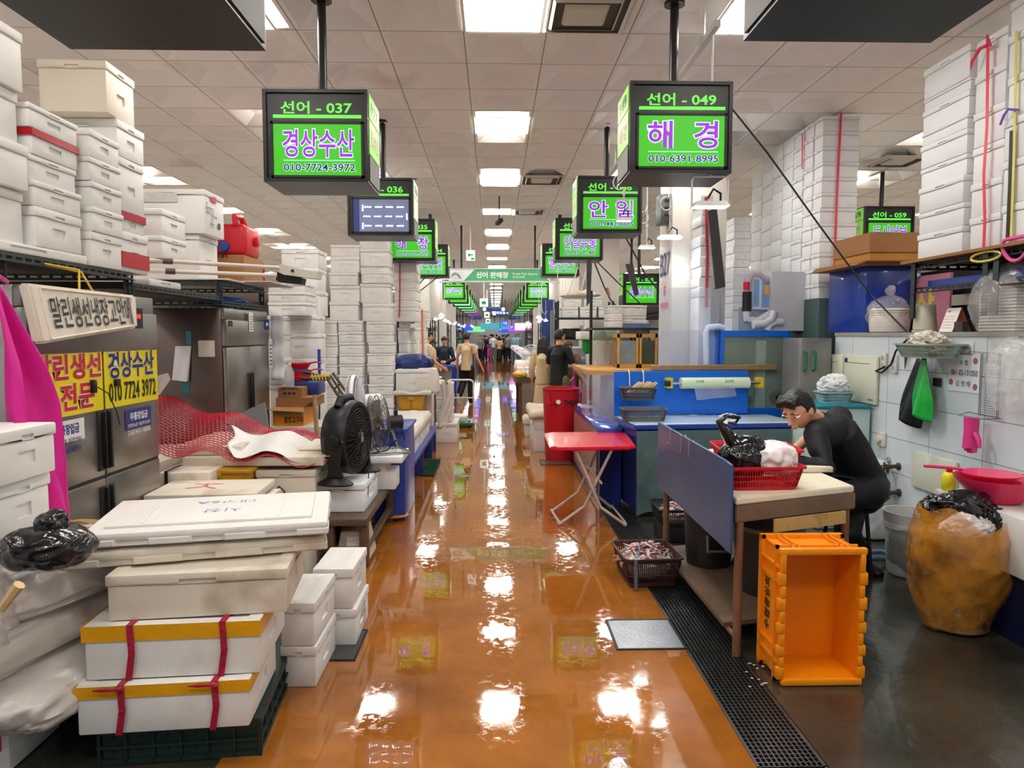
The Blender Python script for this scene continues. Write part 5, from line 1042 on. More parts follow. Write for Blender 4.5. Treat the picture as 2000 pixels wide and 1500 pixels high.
# blue-white items at right: big bag with stacked trays
t=thing('tray_stack','stack of white foam trays in a large clear bag at the right picture edge','trays',(XW+.2,onx(1958,660,XW+.1).y,ZL)); y=t.location.y
b=MB()
for k in range(16): b.b2((XW+.03,y-.2,ZL+.003+.021*k),(XW+.32,y+.14,ZL+.019+.021*k),.004,seg=1)
b.build('trays',M('tray white',(214,212,206),.5,0,.04,4),t); b=MB(); lump(b,(XW+.12,y-.05,ZL+.14),(.21,.3,.3),53,.22,2.3,5,flat=.99); b.build('bag',BAG,t,ang=70)
b=MB(); lump(b,(XW-.1,onx(1975,760,XW-.1).y,1.42),(.1,.2,.24),54,.25,2.3,5); tag(b.build('clear_bag',BAG,ang=70),'empty clear bag sagging down the tiles at the right picture edge','bag')
PINKP=M('faded pink poster',(188,120,140),.6,0,.1,4); a=at(1760,512,6.3); b_=at(1812,600,6.3); t=thing('signboard','pink signboard with yellow lettering standing behind the plate bag','sign',(XW+.45,5.6,ZL)); y0,y1=onx(1765,560,XW+.45).y,onx(1812,560,XW+.45).y
y0,y1=min(y0,y1),max(y0,y1); MB().b2((XW+.45,y0-.3,ZL),(XW+.47,y1+.15,ZL+.48)).build('board',PINKP,t,False); letters('수산',V((XW+.449,y1+.1,ZL+.07)),-Y,Z,y1-y0+.2,.32,M('yellow letters',(206,190,90),.5),parent=t,base=t.location,offset=.03)
# hanging basket of crumpled bags
def basket(x0,x1,y0,y1,z0,z1,mat,label,flare=.03,loc=None,name='basket',slots=True,open_=True,rz=0,handle=False):
    cx,cy=(x0+x1)/2,(y0+y1)/2; t=thing(name,label,'basket',(cx,cy,z0),None,rz); a,b2,h=(x1-x0)/2,(y1-y0)/2,z1-z0; b=MB(); f=flare
    def rect(a,b2,z,r=.03,n=4):
        out=[]
        for cx_,cy_,s in ((a-r,b2-r,0),(-a+r,b2-r,1),(-a+r,-b2+r,2),(a-r,-b2+r,3)):
            for i in range(n+1): q=(s+i/n)*PI/2; out.append((cx_+r*math.cos(q),cy_+r*math.sin(q),z))
        return out
    lo=b.ring(rect(a-f,b2-f,0)); l2=b.ring(rect(a-f+.004,b2-f+.004,.006)); b.cap(lo,flip=True)
    # walls as slats
    R0=rect(a-f,b2-f,0); R1=rect(a,b2,h); N_=len(R0); m1=b.ring([V(p).lerp(V(q),.14) for p,q in zip(R0,R1)]); b.bridge(lo,m1)
    u0=b.ring([V(p).lerp(V(q),.82) for p,q in zip(R0,R1)]); u1=b.ring(R1); rim=b.ring(rect(a+.012,b2+.012,h,.04)); rim2=b.ring(rect(a+.012,b2+.012,h-.012,.04)); b.bridge(u0,u1); b.bridge(u1,rim); b.bridge(rim,rim2)
    for i in range(N_):
        p0,p1=V(R0[i]),V(R1[i]); q0,q1=V(R0[(i+1)%N_]),V(R1[(i+1)%N_]); L=(q1-p1).length; n=max(1,int(L/.014))
        for k in range(n+1):
            s=k/n; A=p0.lerp(q0,s);B=p1.lerp(q1,s); b.tube([A.lerp(B,.12),A.lerp(B,.84)],.0032,4)
        for v in (.38,.6):
            b.tube([p0.lerp(p1,v),q0.lerp(q1,v)],.0035,4)
    b.build('basket_body',mat,t,local=True,ang=50)
    return t
MINTP=M('grey green plastic',(150,166,152),.4,0,.06,6)
y0,y1=onx(1862,680,XW-.12).y,onx(1785,690,XW-.12).y
zb_=onx(1820,700,XW-.2).z; basket(XW-.28,XW-.02,y0,y1,zb_,zb_+.1,MINTP,'grey green wall basket filled with crumpled plastic on the tiles',.04)
b=MB(); lump(b,(XW-.15,(y0+y1)/2,zb_+.1),(.12,(y1-y0)*.42,.09),61,.3,3,5,flat=.6,fold=.8); tag(b.build('crumpled_plastic',M('crumpled plastic',(206,198,184),.2,0,.1,8,.5,20,coat=.4),ang=60),'crumpled pale plastic heaped in the grey green wall basket','plastic')
# green and black bags hanging under it
BAGB=M('black fabric',(18,18,19),.55,0,.15,8); BAGG=M('green plastic bag',(20,168,58),.25,0,.12,4,.2,12,coat=.3)
def hang(pt,w0,w1,h,dx,mat,label,rot=0,cat='bag',name='hanging_bag'):
    xx=XW-.03-dx; c=onx(pt[0],pt[1],xx)
    def f(u,v): 
        wdt=w0+(w1-w0)*min(1,v*1.5); return V((xx-.05*math.sin(u*PI)*v-.02*math.sin(u*9+v*3)*v,c.y-(u-.5)*wdt-rot*v,c.z-h*v+.03*math.sin(u*5)*v))
    o=MB().grid(f,20,20).build(name,mat,ang=75); o.modifiers.new('t','SOLIDIFY').thickness=.008; return tag(o,label,cat)
hang((1795,700),.03,.2,.44,.0,BAGB,'black bag hanging behind the green bag on the tiled wall',-.1)
hang((1800,702),.05,.26,.48,.04,BAGB,'wide black cloth bag hanging left of the green bag',-.12)
hang((1806,698),.04,.20,.43,.09,BAGG,'bright green plastic bag hanging on the tiled wall',.0)
b=MB(); a=onx(1822,740,XW-.01); b.b2((XW-.012,a.y-.09,a.z-.05),(XW-.004,a.y+.0,a.z+.01)); tag(b.build('black_tape',FRD),'black tape strip on the tiles beside the green bag','tape')
c=onx(1770,690,XW-.02); b=MB(); 
for s in (-.02,.02): b.tube([c+V((0,s+.025*math.cos(q),.02+.03*math.sin(q))) for q in [2*PI*i/14 for i in range(14)]],.005,6,closed=True)
b.tube([c+V((0,0,-.02)),c+V((0,.01,-.12))],[.012,.003],6); tag(b.build('scissors',M('scissor red',(96,50,52),.4)),'dark red handled scissors hanging by the wall basket','scissors')
# cutting boards on the wall
for (x0,x1,y0,y1,lab,nm) in ((1651,1716,692,786,'pale cutting board with a blue mark leaning on the tiled wall',True),(1592,1648,690,772,'pale cutting board half hidden behind the teal drawers',False)):
    ya,yb_=onx(x1,740,XW-.01).y,onx(x0,740,XW-.01).y; zt,zb2=onx(x0,y0,XW-.01).z,onx((x0+x1)/2,(y1),XW-.01).z
    t=thing('cutting_board',lab,'cutting board',(XW-.02,(ya+yb_)/2,zb2)); MB().b2((XW-.03,ya,zb2),(XW-.004,yb_,zt),.01).build('board',M('board cream',(206,206,186),.45,0,.04,3),t)
    if nm: MB().b2((XW-.032,yb_-.07,zt-.07),(XW-.0305,yb_-.02,zt-.03)).build('blue_mark',NVL,t,False); letters('ECOPOLY',V((XW-.031,ya+.12,zb2+.03)),-Y,Z,.09,.015,INK,parent=t,base=t.location)
    b=MB(); b.b2((XW-.0315,ya+.1,zt-.07),(XW-.0305,yb_-.05,zt-.067)); b.build('scored_line',INK,t,False)
# papers on the wall
xp_=XW-.004
def wpaper(x0,y0,x1,y1,label,lines):
    ya,yb_=onx(x1,(y0+y1)/2,xp_).y,onx(x0,(y0+y1)/2,xp_).y; zt,zb2=onx(x0,y0,xp_).z,onx(x0,y1,xp_).z; t=thing('wall_notice',label,'notice',(xp_,(ya+yb_)/2,zb2)); MB().b2((xp_-.002,ya,zb2),(xp_,yb_,zt)).build('sheet',M('notice paper',(214,220,226),.5),t,False); L=yb_-ya;H=zt-zb2
    for s,u,v,w_,h_ in lines: letters(s,V((xp_-.002,yb_-L*u,zb2+H*v)),-Y,Z,L*w_,H*h_,INK,parent=t,base=t.location,offset=.01,lift=.001)
    return t,ya,yb_,zb2,zt
wpaper(1866,668,1902,692,'small white bank notice above the larger account notice',[('수 협',.35,.68,.3,.2),('김정태예장수산',.12,.38,.76,.22),('061-02-131050',.15,.08,.7,.18)])
t,ya,yb_,zb2,zt=wpaper(1853,690,1914,762,'large white account notice on the tiled wall with little portraits',[('수 협',.36,.7,.26,.14),('061-02-131050',.1,.43,.84,.15),('김 정 태',.26,.14,.46,.15)])
b=MB()
for u,v in ((.86,.75),(.1,.16),(.88,.08)): b.lathe([(.022,xp_-.0035),(.022,xp_-.002)],(0,yb_-(yb_-ya)*u,zb2+(zt-zb2)*v+.02),14,axis='x')
b.build('portrait_sticker',M('portrait stickers',(150,90,96),.5),t)
# wire rack and glove
WIRE=M('grey wire',(130,126,122),.35,.7); x=XW-.03; t=thing('wire_rack','flat grey wire rack hung on the tiled wall','rack',onx(1935,760,x))
ya,yb_=onx(1955,700,x).y,onx(1916,700,x).y; zt,zb2=onx(1916,690,x).z,onx(1916,812,x).z; b=MB()
for y in (ya,ya+.015,yb_,yb_-.015): b.tube([(x,y,zb2),(x,y,zt)],.0025,5)
for k in range(26): z=zt-.01-(zt-zb2-.02)*k/25; b.tube([(x,ya,z),(x,yb_,z)],.0016,4)
b.tube([(x,ya-.02,zb2),(x,yb_+.1,zb2+.01),(x-.12,yb_+.02,zb2),(x-.12,ya-.02,zb2)],.003,5,closed=True); b.tube([(x,ya,zt),(x,yb_+.12,zt+.01)],.0025,5); b.build('wire_frame',WIRE,t)
RUB=M('pink rubber',(214,56,134),.4,0,.06,8); g=onx(1898,815,XW-.1); t=thing('rubber_glove','pink rubber glove hanging from the wire rack','glove',g)
b=MB(); b.tube([g+V((0,0,0)),g+V((0,.0,-.1)),g+V((0,.0,-.2))],[(.035,.05),(.03,.048),(.032,.055)],14); 
for k in range(4): y=-.04+.027*k; b.tube([g+V((0,y,-.19)),g+V((0,y*1.05,-.225-.008*(k in(1,2))))],[.016,.012],8)
b.tube([g+V((0,-.04,-.1)),g+V((0,-.075,-.14)),g+V((0,-.085,-.19))],[.02,.016,.011],8); b.build('glove_body',RUB,t,ang=60)
# switch, outlets, taps
def wallbox(px,py,w_,h_,label,name,cat,mat=M('ivory plastic',(206,204,190),.35),parts=None):
    c=onx(px,py,XW-.002); t=thing(name,label,cat,c); MB().b2((XW-.025,c.y-w_,c.z-h_),(XW-.001,c.y+w_,c.z+h_),.008).build('plate',mat,t); return t,c
t,c=wallbox(1724,857,.06,.06,'ivory rotary light switch low on the tiled wall','wall_switch','switch'); MB().lathe([(.03,-.02),(.028,-.045),(.0,-.05)],(XW-.005,c.y,c.z),16,axis='x').build('knob',M('ivory plastic'),t); MB().b2((XW-.07,c.y-.008,c.z-.03),(XW-.045,c.y+.008,c.z+.03),.004).build('toggle',M('ivory plastic'),t)
for px,py,lab in ((1729,706,'ivory wall outlet with a black plug, left of two'),(1750,712,'ivory wall outlet, right of two below the kettle')):
    t,c=wallbox(px,py,.035,.07,lab,'wall_outlet','outlet'); b=MB(); 
    for z in (-.03,.03): b.lathe([(.02,-.026),(.016,-.0255),(.0,-.0245)],(XW,c.y,c.z+z),14,axis='x')
    b.build('socket',M('socket grey',(160,156,146),.4),t)
CHR=M('chrome',(190,188,184),.12,1); BRS=M('tarnished brass',(88,72,56),.4,.7,.2,20)
for px,py,mt,lab in ((1737,900,CHR,'chrome cross handled tap on the tiled wall'),(1756,911,BRS,'dark tap right of the chrome tap'),(1757,962,BRS,'rusty lower tap with a broken tile around it')):
    c=onx(px,py,XW); t=thing('water_tap',lab,'tap',c); b=MB(); b.lathe([(.03,0),(.03,-.012),(.016,-.02),(.014,-.08),(.02,-.085),(.02,-.11)],c,14,axis='x'); b.tube([c+V((-.06,0,0)),c+V((-.09,0,-.02)),c+V((-.09,0,-.05))],.012,8); b.build('spout',mt,t)
    b=MB(); b.tube([c+V((-.12,-.035,0)),c+V((-.12,.035,0))],.007,6); b.tube([c+V((-.12,0,-.035)),c+V((-.12,0,.035))],.007,6); b.tube([c+V((-.1,0,0)),c+V((-.12,0,0))],.006,6); b.build('cross_handle',mt,t)
ya,yb_=onx(1868,920,XW-.02).y,onx(1782,900,XW-.02).y; o=MB().b2((XW-.025,ya,onx(1868,978,XW).z),(XW-.003,yb_,onx(1782,878,XW).z),.006).build('cutting_board',M('board cream')); tag(o,'large cream board leaning low on the tiled wall behind the chest','cutting board')
# cables on the wall
b=MB(); b.tube([onx(1775,660,XW-.02),onx(1750,685,XW-.03),onx(1740,712,XW-.03),onx(1722,728,XW-.04),onx(1710,725,XW-.03),onx(1728,716,XW-.03)],.008,6); tag(b.build('power_cable',FRD),'black kettle power cable looping to the wall outlet','cable')
b=MB(); b.tube([at(1420,200,5.2),at(1500,300,5.3),at(1600,440,5.5),at(1700,575,5.7),onx(1778,655,XW+.02)],.007,6); tag(b.build('overhead_cable',M('brown cable',(44,38,36),.5)),'long dark cable slanting from the ceiling down to the ledge','cable')
b=MB(); b.tube([onx(1622,662,XW-.05),onx(1615,690,XW-.06),onx(1598,720,XW-.1),onx(1578,750,XW-.2)],.012,6); tag(b.build('black_hose',FRD),'black hose running down behind the man','hose')
# lamps of the right stall
RAIL=M('white tube'); 
p0,p1=onx(1402,45,1.42),onx(1325,160,1.42); t=thing('lamp_rail','white lamp rail running above the right counters','rail',(1.42,6.5,p0.z)); MB().b2((1.4,p0.y,p0.z-.02),(1.44,12.5,p0.z+.02)).build('rail_bar',RAIL,t,False); b=MB()
for y in (p0.y+.3,8.5,12.3): b.cyl((1.42,y,p0.z+.02),(1.42,y,CZ),.008,seg=6)
b.build('hanger_rod',ALU,t)
LEDL=M('led flood lit',(235,248,255),.4,emit=14.0)
def flood(px,py,D,w_,label,cord_top=None,cordx=None,power=45,bracket=True):
    c=at(px,py,D); t=thing('floodlight',label,'lamp',c)
    d=w_*.55; MB().prism([(c.x-w_,c.y-d,c.z),(c.x+w_,c.y-d,c.z),(c.x+w_*.8,c.y-d*.7,c.z+.035),(c.x-w_*.8,c.y-d*.7,c.z+.035)],(0,d*1.8,0)).build('housing',ALU,t)
    MB().poly([(c.x-w_*.92,c.y+d*.7,c.z-.002),(c.x+w_*.92,c.y+d*.7,c.z-.002),(c.x+w_*.92,c.y-d*.92,c.z-.002),(c.x-w_*.92,c.y-d*.92,c.z-.002)]).build('led_panel',LEDL,t,False,fixn=False)
    if bracket: b=MB(); b.tube([(c.x-w_,c.y,c.z+.01),(c.x-w_,c.y,c.z+.17),(c.x-w_*.9,c.y,c.z+.2),(c.x+w_*.9,c.y,c.z+.2),(c.x+w_,c.y,c.z+.17),(c.x+w_,c.y,c.z+.01)],.007,6); b.build('bracket',RAIL,t)
    b=MB(); b.tube([(c.x+w_*.6,c.y,c.z+.035),(c.x+w_*.6,c.y,c.z+.09),(c.x+w_*.2,c.y,c.z+.12),(c.x-w_*.1,c.y,c.z+.06)],.008,6); b.build('lead',FRD,t)
    zt=p0.z if cord_top is None else cord_top; b=MB(); b.cyl((c.x,c.y,c.z+.035 if not bracket else c.z+.2),(c.x,c.y,zt),.008,seg=6); b.tube([(c.x,c.y,c.z+.25),(c.x,c.y,c.z+.29)],.016,8)
    b.tube([(c.x,c.y,c.z+.5),(c.x-.03,c.y-.03,c.z+.42)]+[(c.x-.05+.06*math.cos(q),c.y-.03,c.z+.36+.07*math.sin(q)) for q in [PI*.5+PI*2*i/12 for i in range(11)]],.006,6); b.build('cord',RAIL,t)
    ld=bpy.data.lights.new('floodlight_glow','SPOT'); ld.energy=power; ld.spot_size=2.5; ld.spot_blend=.6; ld.shadow_soft_size=.08; ld.color=(.8,.92,1.0); lo=bpy.data.objects.new('floodlight_glow',ld); COL.objects.link(lo); lo.location=(0,0,-.03); lo.parent=t
    return t
flood(1386,405,4.75,.12,'lit white floodlight in a tube bracket hanging before the pillar',power=45)
flood(1308,466,7.6,.13,'lit wide floodlight on a cord left of the banded stacks',power=14,bracket=False,cord_top=CZ+.06)
flood(1263,485,8.6,.1,'small lit floodlight with a looped cord below the sign numbered 048',power=8,bracket=False,cord_top=CZ+.06)
flood(1218,432,6.9,.07,'unlit looking thin floodlight hanging in front of the sign numbered 048',power=6,cord_top=CZ+.06)
# ---------------------------------------------------------------- right foreground: work table, crate, baskets, counter
FL=onz(1437,988,.79); FR_=onz(1672,962,.79); BLX=onz(1300,870,.79); 
d=FR_-FL; Dp=1.5; BL_=V((FL.x-.02,FL.y+Dp,0)); BR_=BL_+V((d.x,d.y*.6,0))
GREYT=M('aged wood frame',(112,90,72),.55,0,.3,6,dirt=((60,44,34),4,.55)); BOARDC=M('yellowed cutting board',(222,212,188),.42,0,.07,4,dirt=((190,164,120),4,.62),bump=.08,bscale=50)
t=thing('work_table','rusty steel fish cutting table with a yellowed board top','table',(FL.x+.4,FL.y+.7,0))
def quad(z0,z1,i=0,mat=None,name='x',bev=.006):
    c=(FL+FR_+BL_+BR_)/4; pts=[V((p.x,p.y,z0))+(V((c.x,c.y,0))-V((p.x,p.y,0))).normalized()*i for p in (FL,FR_,BR_,BL_)]
    b=MB(); b.prism(pts,(0,0,z1-z0)); bmesh.ops.bevel(b.bm,geom=list(b.bm.edges),offset=bev,segments=2,affect='EDGES'); return b.build(name,mat,t)
quad(.79,.825,.01,BOARDC,'cutting_board_top'); quad(.70,.788,.0,GREYT,'apron_frame')
b=MB(); a=FL.lerp(FR_,.3);c_=FL.lerp(FR_,.9); n_=V((.1,-.3,0)).normalized()*.012; b.prism([V((a.x,a.y,.63)),V((c_.x,c_.y,.63)),V((c_.x,c_.y,.698)),V((a.x,a.y,.698))],n_); b.build('painted_rail',M('yellow worn rail',(196,160,96),.5,0,.15,8,dirt=((110,70,40),7,.55)),t,False)
LEGM=M('rusty leg',(136,98,72),.5,.3,.3,10)
for p,i in ((FL,V((.03,.03,0))),(FR_,V((-.04,.03,0))),(BL_,V((.03,-.03,0))),(BR_,V((-.04,-.03,0)))):
    b=MB(); q=p+i; b.cyl((q.x,q.y,0),(q.x,q.y,.70),.022,seg=14); b.build('leg',LEGM,t)
b=MB(); b.prism([(FL.x+.0,FL.y+.15,.10),(FR_.x-.2,FR_.y-.0,.10),(BR_.x-.2,BR_.y-.05,.10),(BL_.x+.0,BL_.y-.0,.10)],(0,0,.025)); b.build('lower_shelf',GREYT,t,False)
b=MB(); 
for A_,B_ in ((FL,BL_),(FR_,BR_)): b.tube([A_+V((.03,.03,.09-A_.z)),B_+V((.03,-.03,.09-B_.z))],.014,8)
b.build('stretcher',LEGM,t)
# blue splash board with hooks
BB=M('scratched blue board',(58,82,128),.35,.25,.25,5,.06,40,dirt=((36,40,60),6,.68))
xb=FL.x-.035; ya_,yb_=onx(1426,1000,xb).y,onx(1285,880,xb).y
P=[onx(1426,1083,xb),onx(1428,908,xb),onx(1414,898,xb),onx(1285,823,xb),onx(1284,948,xb)]
t2=thing('splash_board','tall blue splash board fixed along the left side of the cutting table','board',((P[0]+P[4])/2)); b=MB(); b.prism(P,(.014,0,0)); bmesh.ops.bevel(b.bm,geom=list(b.bm.edges),offset=.003,segments=1,affect='EDGES'); b.build('board',BB,t2)
for px,py in ((1313,842),(1333,854),(1349,864)):
    c=onx(px,py,xb); b=MB(); b.tube([c+V((.02,0,-.03)),c+V((.018,0,.012)),c+V((-.008,0,.012)),c+V((-.01,0,-.08)),c+V((-.02,-.01,-.1)),c+V((-.035,-.02,-.085)),c+V((-.035,-.02,-.07))],.003,6); o=b.build('wire_hook',CHR); tag(o,f'steel hook over the blue splash board, {"farthest" if px==1313 else "middle" if px==1333 else "nearest"} of three','hook','hooks on the blue splash board')
# baskets on the table
REDB=M('red basket plastic',(196,12,34),.35,0,.06,6); ZT=.826
a,c_=onz(1432,962,ZT),onz(1566,962,ZT); basket(a.x-.02,c_.x+.03,a.y+.02,a.y+.36,ZT,ZT+.13,REDB,'red plastic basket with a black and a white bag on the cutting table',.03,rz=.05)
letters('LIVINGTECH',V((c_.x-.1,a.y+.017,ZT+.105)),X,Z,.09,.012,M('embossed pale',(230,150,150),.5),name='embossed_mark',parent=bpy.data.objects['basket.001'] if 'basket.001' in bpy.data.objects else None,base=V(((a.x-.02+c_.x+.03)/2,a.y+.19,ZT)),offset=0)
e=onz(1425,925,ZT); basket(e.x+.02,e.x+.5,a.y+.62,a.y+1.0,ZT,ZT+.12,REDB,'second red plastic basket at the back of the cutting table',.03,rz=-.1)
bx,by=(a.x+c_.x)/2,a.y+.19
b=MB(); lump(b,(bx-.06,by,ZT+.14),(.14,.13,.14),71,.2,1.7,5,flat=.9,fold=.5); b.tube([(bx-.06,by,ZT+.16),(bx-.1,by,ZT+.23),(bx-.13,by,ZT+.27)],[(.12,.1),(.075,.06),(.045,.035)],14); b.tube([(bx-.13,by,ZT+.24),(bx-.17,by+.0,ZT+.31),(bx-.2,by,ZT+.35),(bx-.16,by,ZT+.385),(bx-.09,by+.0,ZT+.37),(bx-.11,by,ZT+.34),(bx-.15,by,ZT+.345)],[(.05,.035),(.04,.03),(.026,.02),(.022,.014),(.02,.012),(.018,.01),(.01,.008)],10)
tag(b.build('carrier_bag',BLKB,ang=70),'black carrier bag with twisted handles in the red basket','bag')
WB=M('white thin plastic',(226,216,216),.25,0,.05,5,.35,14,sss=.2); b=MB(); lump(b,(bx+.09,by-.02,ZT+.15),(.14,.13,.1),72,.24,1.8,5,flat=.9,fold=.6); tag(b.build('carrier_bag',WB,ang=70),'crumpled white plastic bag in the red basket','bag')
o=MB().b2((bx+.14,FL.y+.66,ZT+.001),(bx+.6,FL.y+1.15,ZT+.035),.006).build('cutting_board',BOARDC); tag(o,'thick pale cutting board under the man\'s hands on the table','cutting board')
c=V((FL.x+.12,FL.y+1.0,ZT+.002)); t=thing('knife','fish knife lying at the far left of the cutting table','knife',c); MB().prism([c+V((0,0,0)),c+V((.16,.02,0)),c+V((.12,.05,0)),c+V((0,.03,0))],(0,0,.003)).build('blade',CHR,t,False); MB().cyl(c+V((-.1,.01,.01)),c+V((0,.015,.008)),.012,seg=8).build('handle',FRD,t)
# bins under the table
BIN=M('black bin plastic',(34,36,36),.4,0,.12,6)
for x,y,r,h,lab in ((FL.x+.22,FL.y+1.15,.17,.42,'dark grey plastic bin under the far end of the cutting table'),(FL.x+.42,FL.y+.62,.19,.38,'black lidded bin under the middle of the cutting table')):
    t=thing('waste_bin',lab,'bin',(x,y,.127)); MB().lathe([(r*.85,0),(r,h),(r*1.04,h),(r*1.04,h-.03),(r*.95,h-.03)],(x,y,.127),28).build('tub',BIN,t); MB().lathe([(r*1.05,h),(r*1.05,h+.025),(r*.9,h+.04)],(x,y,.127),28).build('lid',M('grey lid',(120,112,96),.5),t); b=MB(); b.tube([(x-.06,y-r*1.02,.127+h*.55),(x-.06,y-r*1.06,.127+h*.3),(x+.06,y-r*1.06,.127+h*.3),(x+.06,y-r*1.02,.127+h*.55)],.012,6); b.build('handle',M('grey lid'),t)
# orange crate standing on its end
ORG=M('orange crate plastic',(238,140,6),.38,0,.08,4,.05,30,dirt=((190,96,6),5,.7),sss=.05)
A=onz(1518,1340,0);B_=onz(1686,1337,0); W_=B_.x-A.x; yc=A.y; H_=at(1600,1072,yc).z; dp=.27
t=thing('crate','orange plastic crate standing on end with its open side towards the aisle','crate',((A.x+B_.x)/2,yc+dp/2,0)); x0,x1=A.x,B_.x; th=.012
b=MB(); i=.018
b.b2((x0+i,yc+dp-th,i),(x1-i,yc+dp,H_-i)); b.b2((x0+i,yc+.01,i),(x0+i+th,yc+dp,H_-i)); b.b2((x1-i-th,yc+.01,i),(x1-i,yc+dp,H_-i)); b.b2((x0+i,yc+.01,i),(x1-i,yc+dp,i+th)); b.b2((x0+i,yc+.01,H_-i-th),(x1-i,yc+dp,H_-i)); b.build('walls',ORG,t,False)
b=MB()   # rim flange with notches
def rimbar(p,q): b.b2(p,q,.006)
f=.032; rimbar((x0,yc,H_-f),(x1,yc+.03,H_)); rimbar((x0+.02,yc-.004,0),(x1-.01,yc+.03,f))
zs=[.03,.09,.14,.19,.25,.3,.36,.42,.48,.54,H_-.02]
for k in range(len(zs)-1):
    o=.012 if k%2 else 0; rimbar((x0+o-.006,yc,zs[k]),(x0+f,yc+.03,zs[k+1])); rimbar((x1-f,yc,zs[k]),(x1-o+.006,yc+.03,zs[k+1]))
b.build('rim',ORG,t)
b=MB()   # outer ribs
for y in (yc+.06,yc+dp-.04):
    b.b2((x0,y,.0),(x0+i,y+.012,H_)); b.b2((x1-i,y,0),(x1,y+.012,H_)); b.b2((x0,y,H_-i),(x1,y+.012,H_)); b.b2((x0,y,0),(x1,y+.012,i))
for z in (.1,.16,H_-.17,H_-.1): b.b2((x0,yc+.02,z),(x0+i,yc+dp,z+.01)); b.b2((x1-i,yc+.02,z),(x1,yc+dp,z+.01))
for x in (x0+.07,x0+.1,x1-.11,x1-.08): b.b2((x,yc+.02,H_-i),(x+.008,yc+dp,H_)); 
b.b2((x0+.0,yc+dp-.03,0),(x1,yc+dp,f)); b.b2((x0,yc+dp-.03,H_-f),(x1,yc+dp,H_)); b.b2((x0,yc+dp-.03,0),(x0+f,yc+dp,H_)); b.b2((x1-f,yc+dp-.03,0),(x1,yc+dp,H_)); b.build('rib',ORG,t,False)
letters('수협중앙회',V((x0+i-.001,yc+.16,.2)),Z,Y,.26,.06,INK,name='stencil_lettering',parent=t,base=t.location,offset=.02,lift=.002)
# brown basket of fish waste
c=onz(1262,1152,0); BRNB=M('brown basket plastic',(70,42,38),.4,0,.1,6)
p1=onz(1325,1150,0); x0=onz(1228,1150,0).x-.03; bk=basket(x0,p1.x+.02,p1.y,p1.y+.42,0.005,.2,BRNB,'brown plastic basket heaped with fish offal on the drain edge',.03,rz=.06)
def offal(cx,cy,z,rx,ry,h,n,seed,label):
    r=random.Random(seed); b=MB()
    for k in range(n):
        a=r.uniform(0,2*PI); q=math.sqrt(r.random()); x=cx+rx*q*math.cos(a); y=cy+ry*q*math.sin(a); zz=z+h*(1-q*q)*r.uniform(.75,1.0)
        L=r.uniform(.02,.06); dx,dy=r.uniform(-1,1)*L,r.uniform(-1,1)*L; dz=r.uniform(-.02,.02)
        b.tube([(x-dx,y-dy,zz),(x+r.uniform(-.01,.01),y,zz+r.uniform(0,.02)),(x+dx,y+dy,zz+dz)],[(.004,.004),(r.uniform(.008,.018),r.uniform(.004,.008)),(.003,.003)],6,mi=r.choice([0,0,0,1,1,2,3]))
    b.sph((cx,cy,z-.02),(rx*.95,ry*.95,h*.8+.02),0,3)
    return tag(b.build('fish_offal',[M('offal pale',(206,196,188),.25,0,.15,20),M('offal pink',(196,130,122),.25,0,.2,20),M('offal grey',(96,100,108),.25,0,.2,20),M('offal dark red',(140,50,48),.25)],ang=70),label,'fish offal',kind='stuff')
bc=bk.location; offal(bc.x,bc.y,.13,.19,.17,.11,420,5,'heap of pale and pink fish offal in the brown basket')
b=MB(); a=onz(1237,1145,.0); b.tube([(a.x,p1.y-.02,.2),(a.x,p1.y-.035,.1),(a.x+.0,p1.y-.04,.015)],[.012,.014,.012],8); tag(b.build('fish_strip',M('offal grey'),ang=60),'dark strip of fish hanging over the brown basket rim','fish')
c2=onz(1300,1062,0); bk2=basket(c2.x-.04,c2.x+.32,c2.y,c2.y+.4,.13,.27,M('dark crate',(36,36,40),.4),'dark basket of fish heads behind the brown basket',.02); offal(c2.x+.14,c2.y+.2,.2,.14,.16,.08,120,8,'fish heads and pink scraps in the dark basket')
MB
o=MB().b2((c2.x-.02,c2.y+.02,.0),(c2.x+.28,c2.y+.36,.128),.01).build('upturned_crate',M('dark crate')); tag(o,'dark upturned crate under the basket of fish heads','crate')
r=random.Random(4); b=MB()
for k in range(14): 
    p=onz(r.uniform(1455,1500),r.uniform(1290,1345),0.004); b.sph(p,(.008,.006,.003),0,1)
tag(b.build('fish_scraps',M('offal pale')),'tiny pale fish scraps on the wet floor beside the orange crate','fish scraps',kind='stuff')
# red folding table
RT=M('red table top',(214,22,44),.22,0,.05,4,coat=.4); LEGW=M('worn white tube',(206,186,174),.4,.1,.15,12,dirt=((130,90,70),9,.66))
zt=.72; a=onz(1075,874,zt); b1=onz(1243,872,zt); c1=onz(1222,843,zt); d1=onz(1062,844,zt)
t=thing('folding_table','red topped folding table with crossed white tube legs in the aisle','table',((a+b1+c1+d1)/4)-Z*zt)
b=MB(); b.prism([a-Z*.03,b1-Z*.03,c1-Z*.03,d1-Z*.03],(0,0,.03)); ve=[e for e in b.bm.edges if abs(e.verts[0].co.z-e.verts[1].co.z)>.02]; bmesh.ops.bevel(b.bm,geom=ve,offset=.05,segments=5,affect='EDGES'); bmesh.ops.bevel(b.bm,geom=[e for e in b.bm.edges if abs(e.verts[0].co.z-e.verts[1].co.z)<.001],offset=.008,segments=2,affect='EDGES'); b.build('table_top',RT,t)
def P3(px,py,z): return onz(px,py,z)
f1_,f2_=P3(1092,1024,.015),P3(1222,1026,.015); g1,g2=P3(1076,1000,.015),P3(1195,992,.015)
u=zt-.035; ins=.12
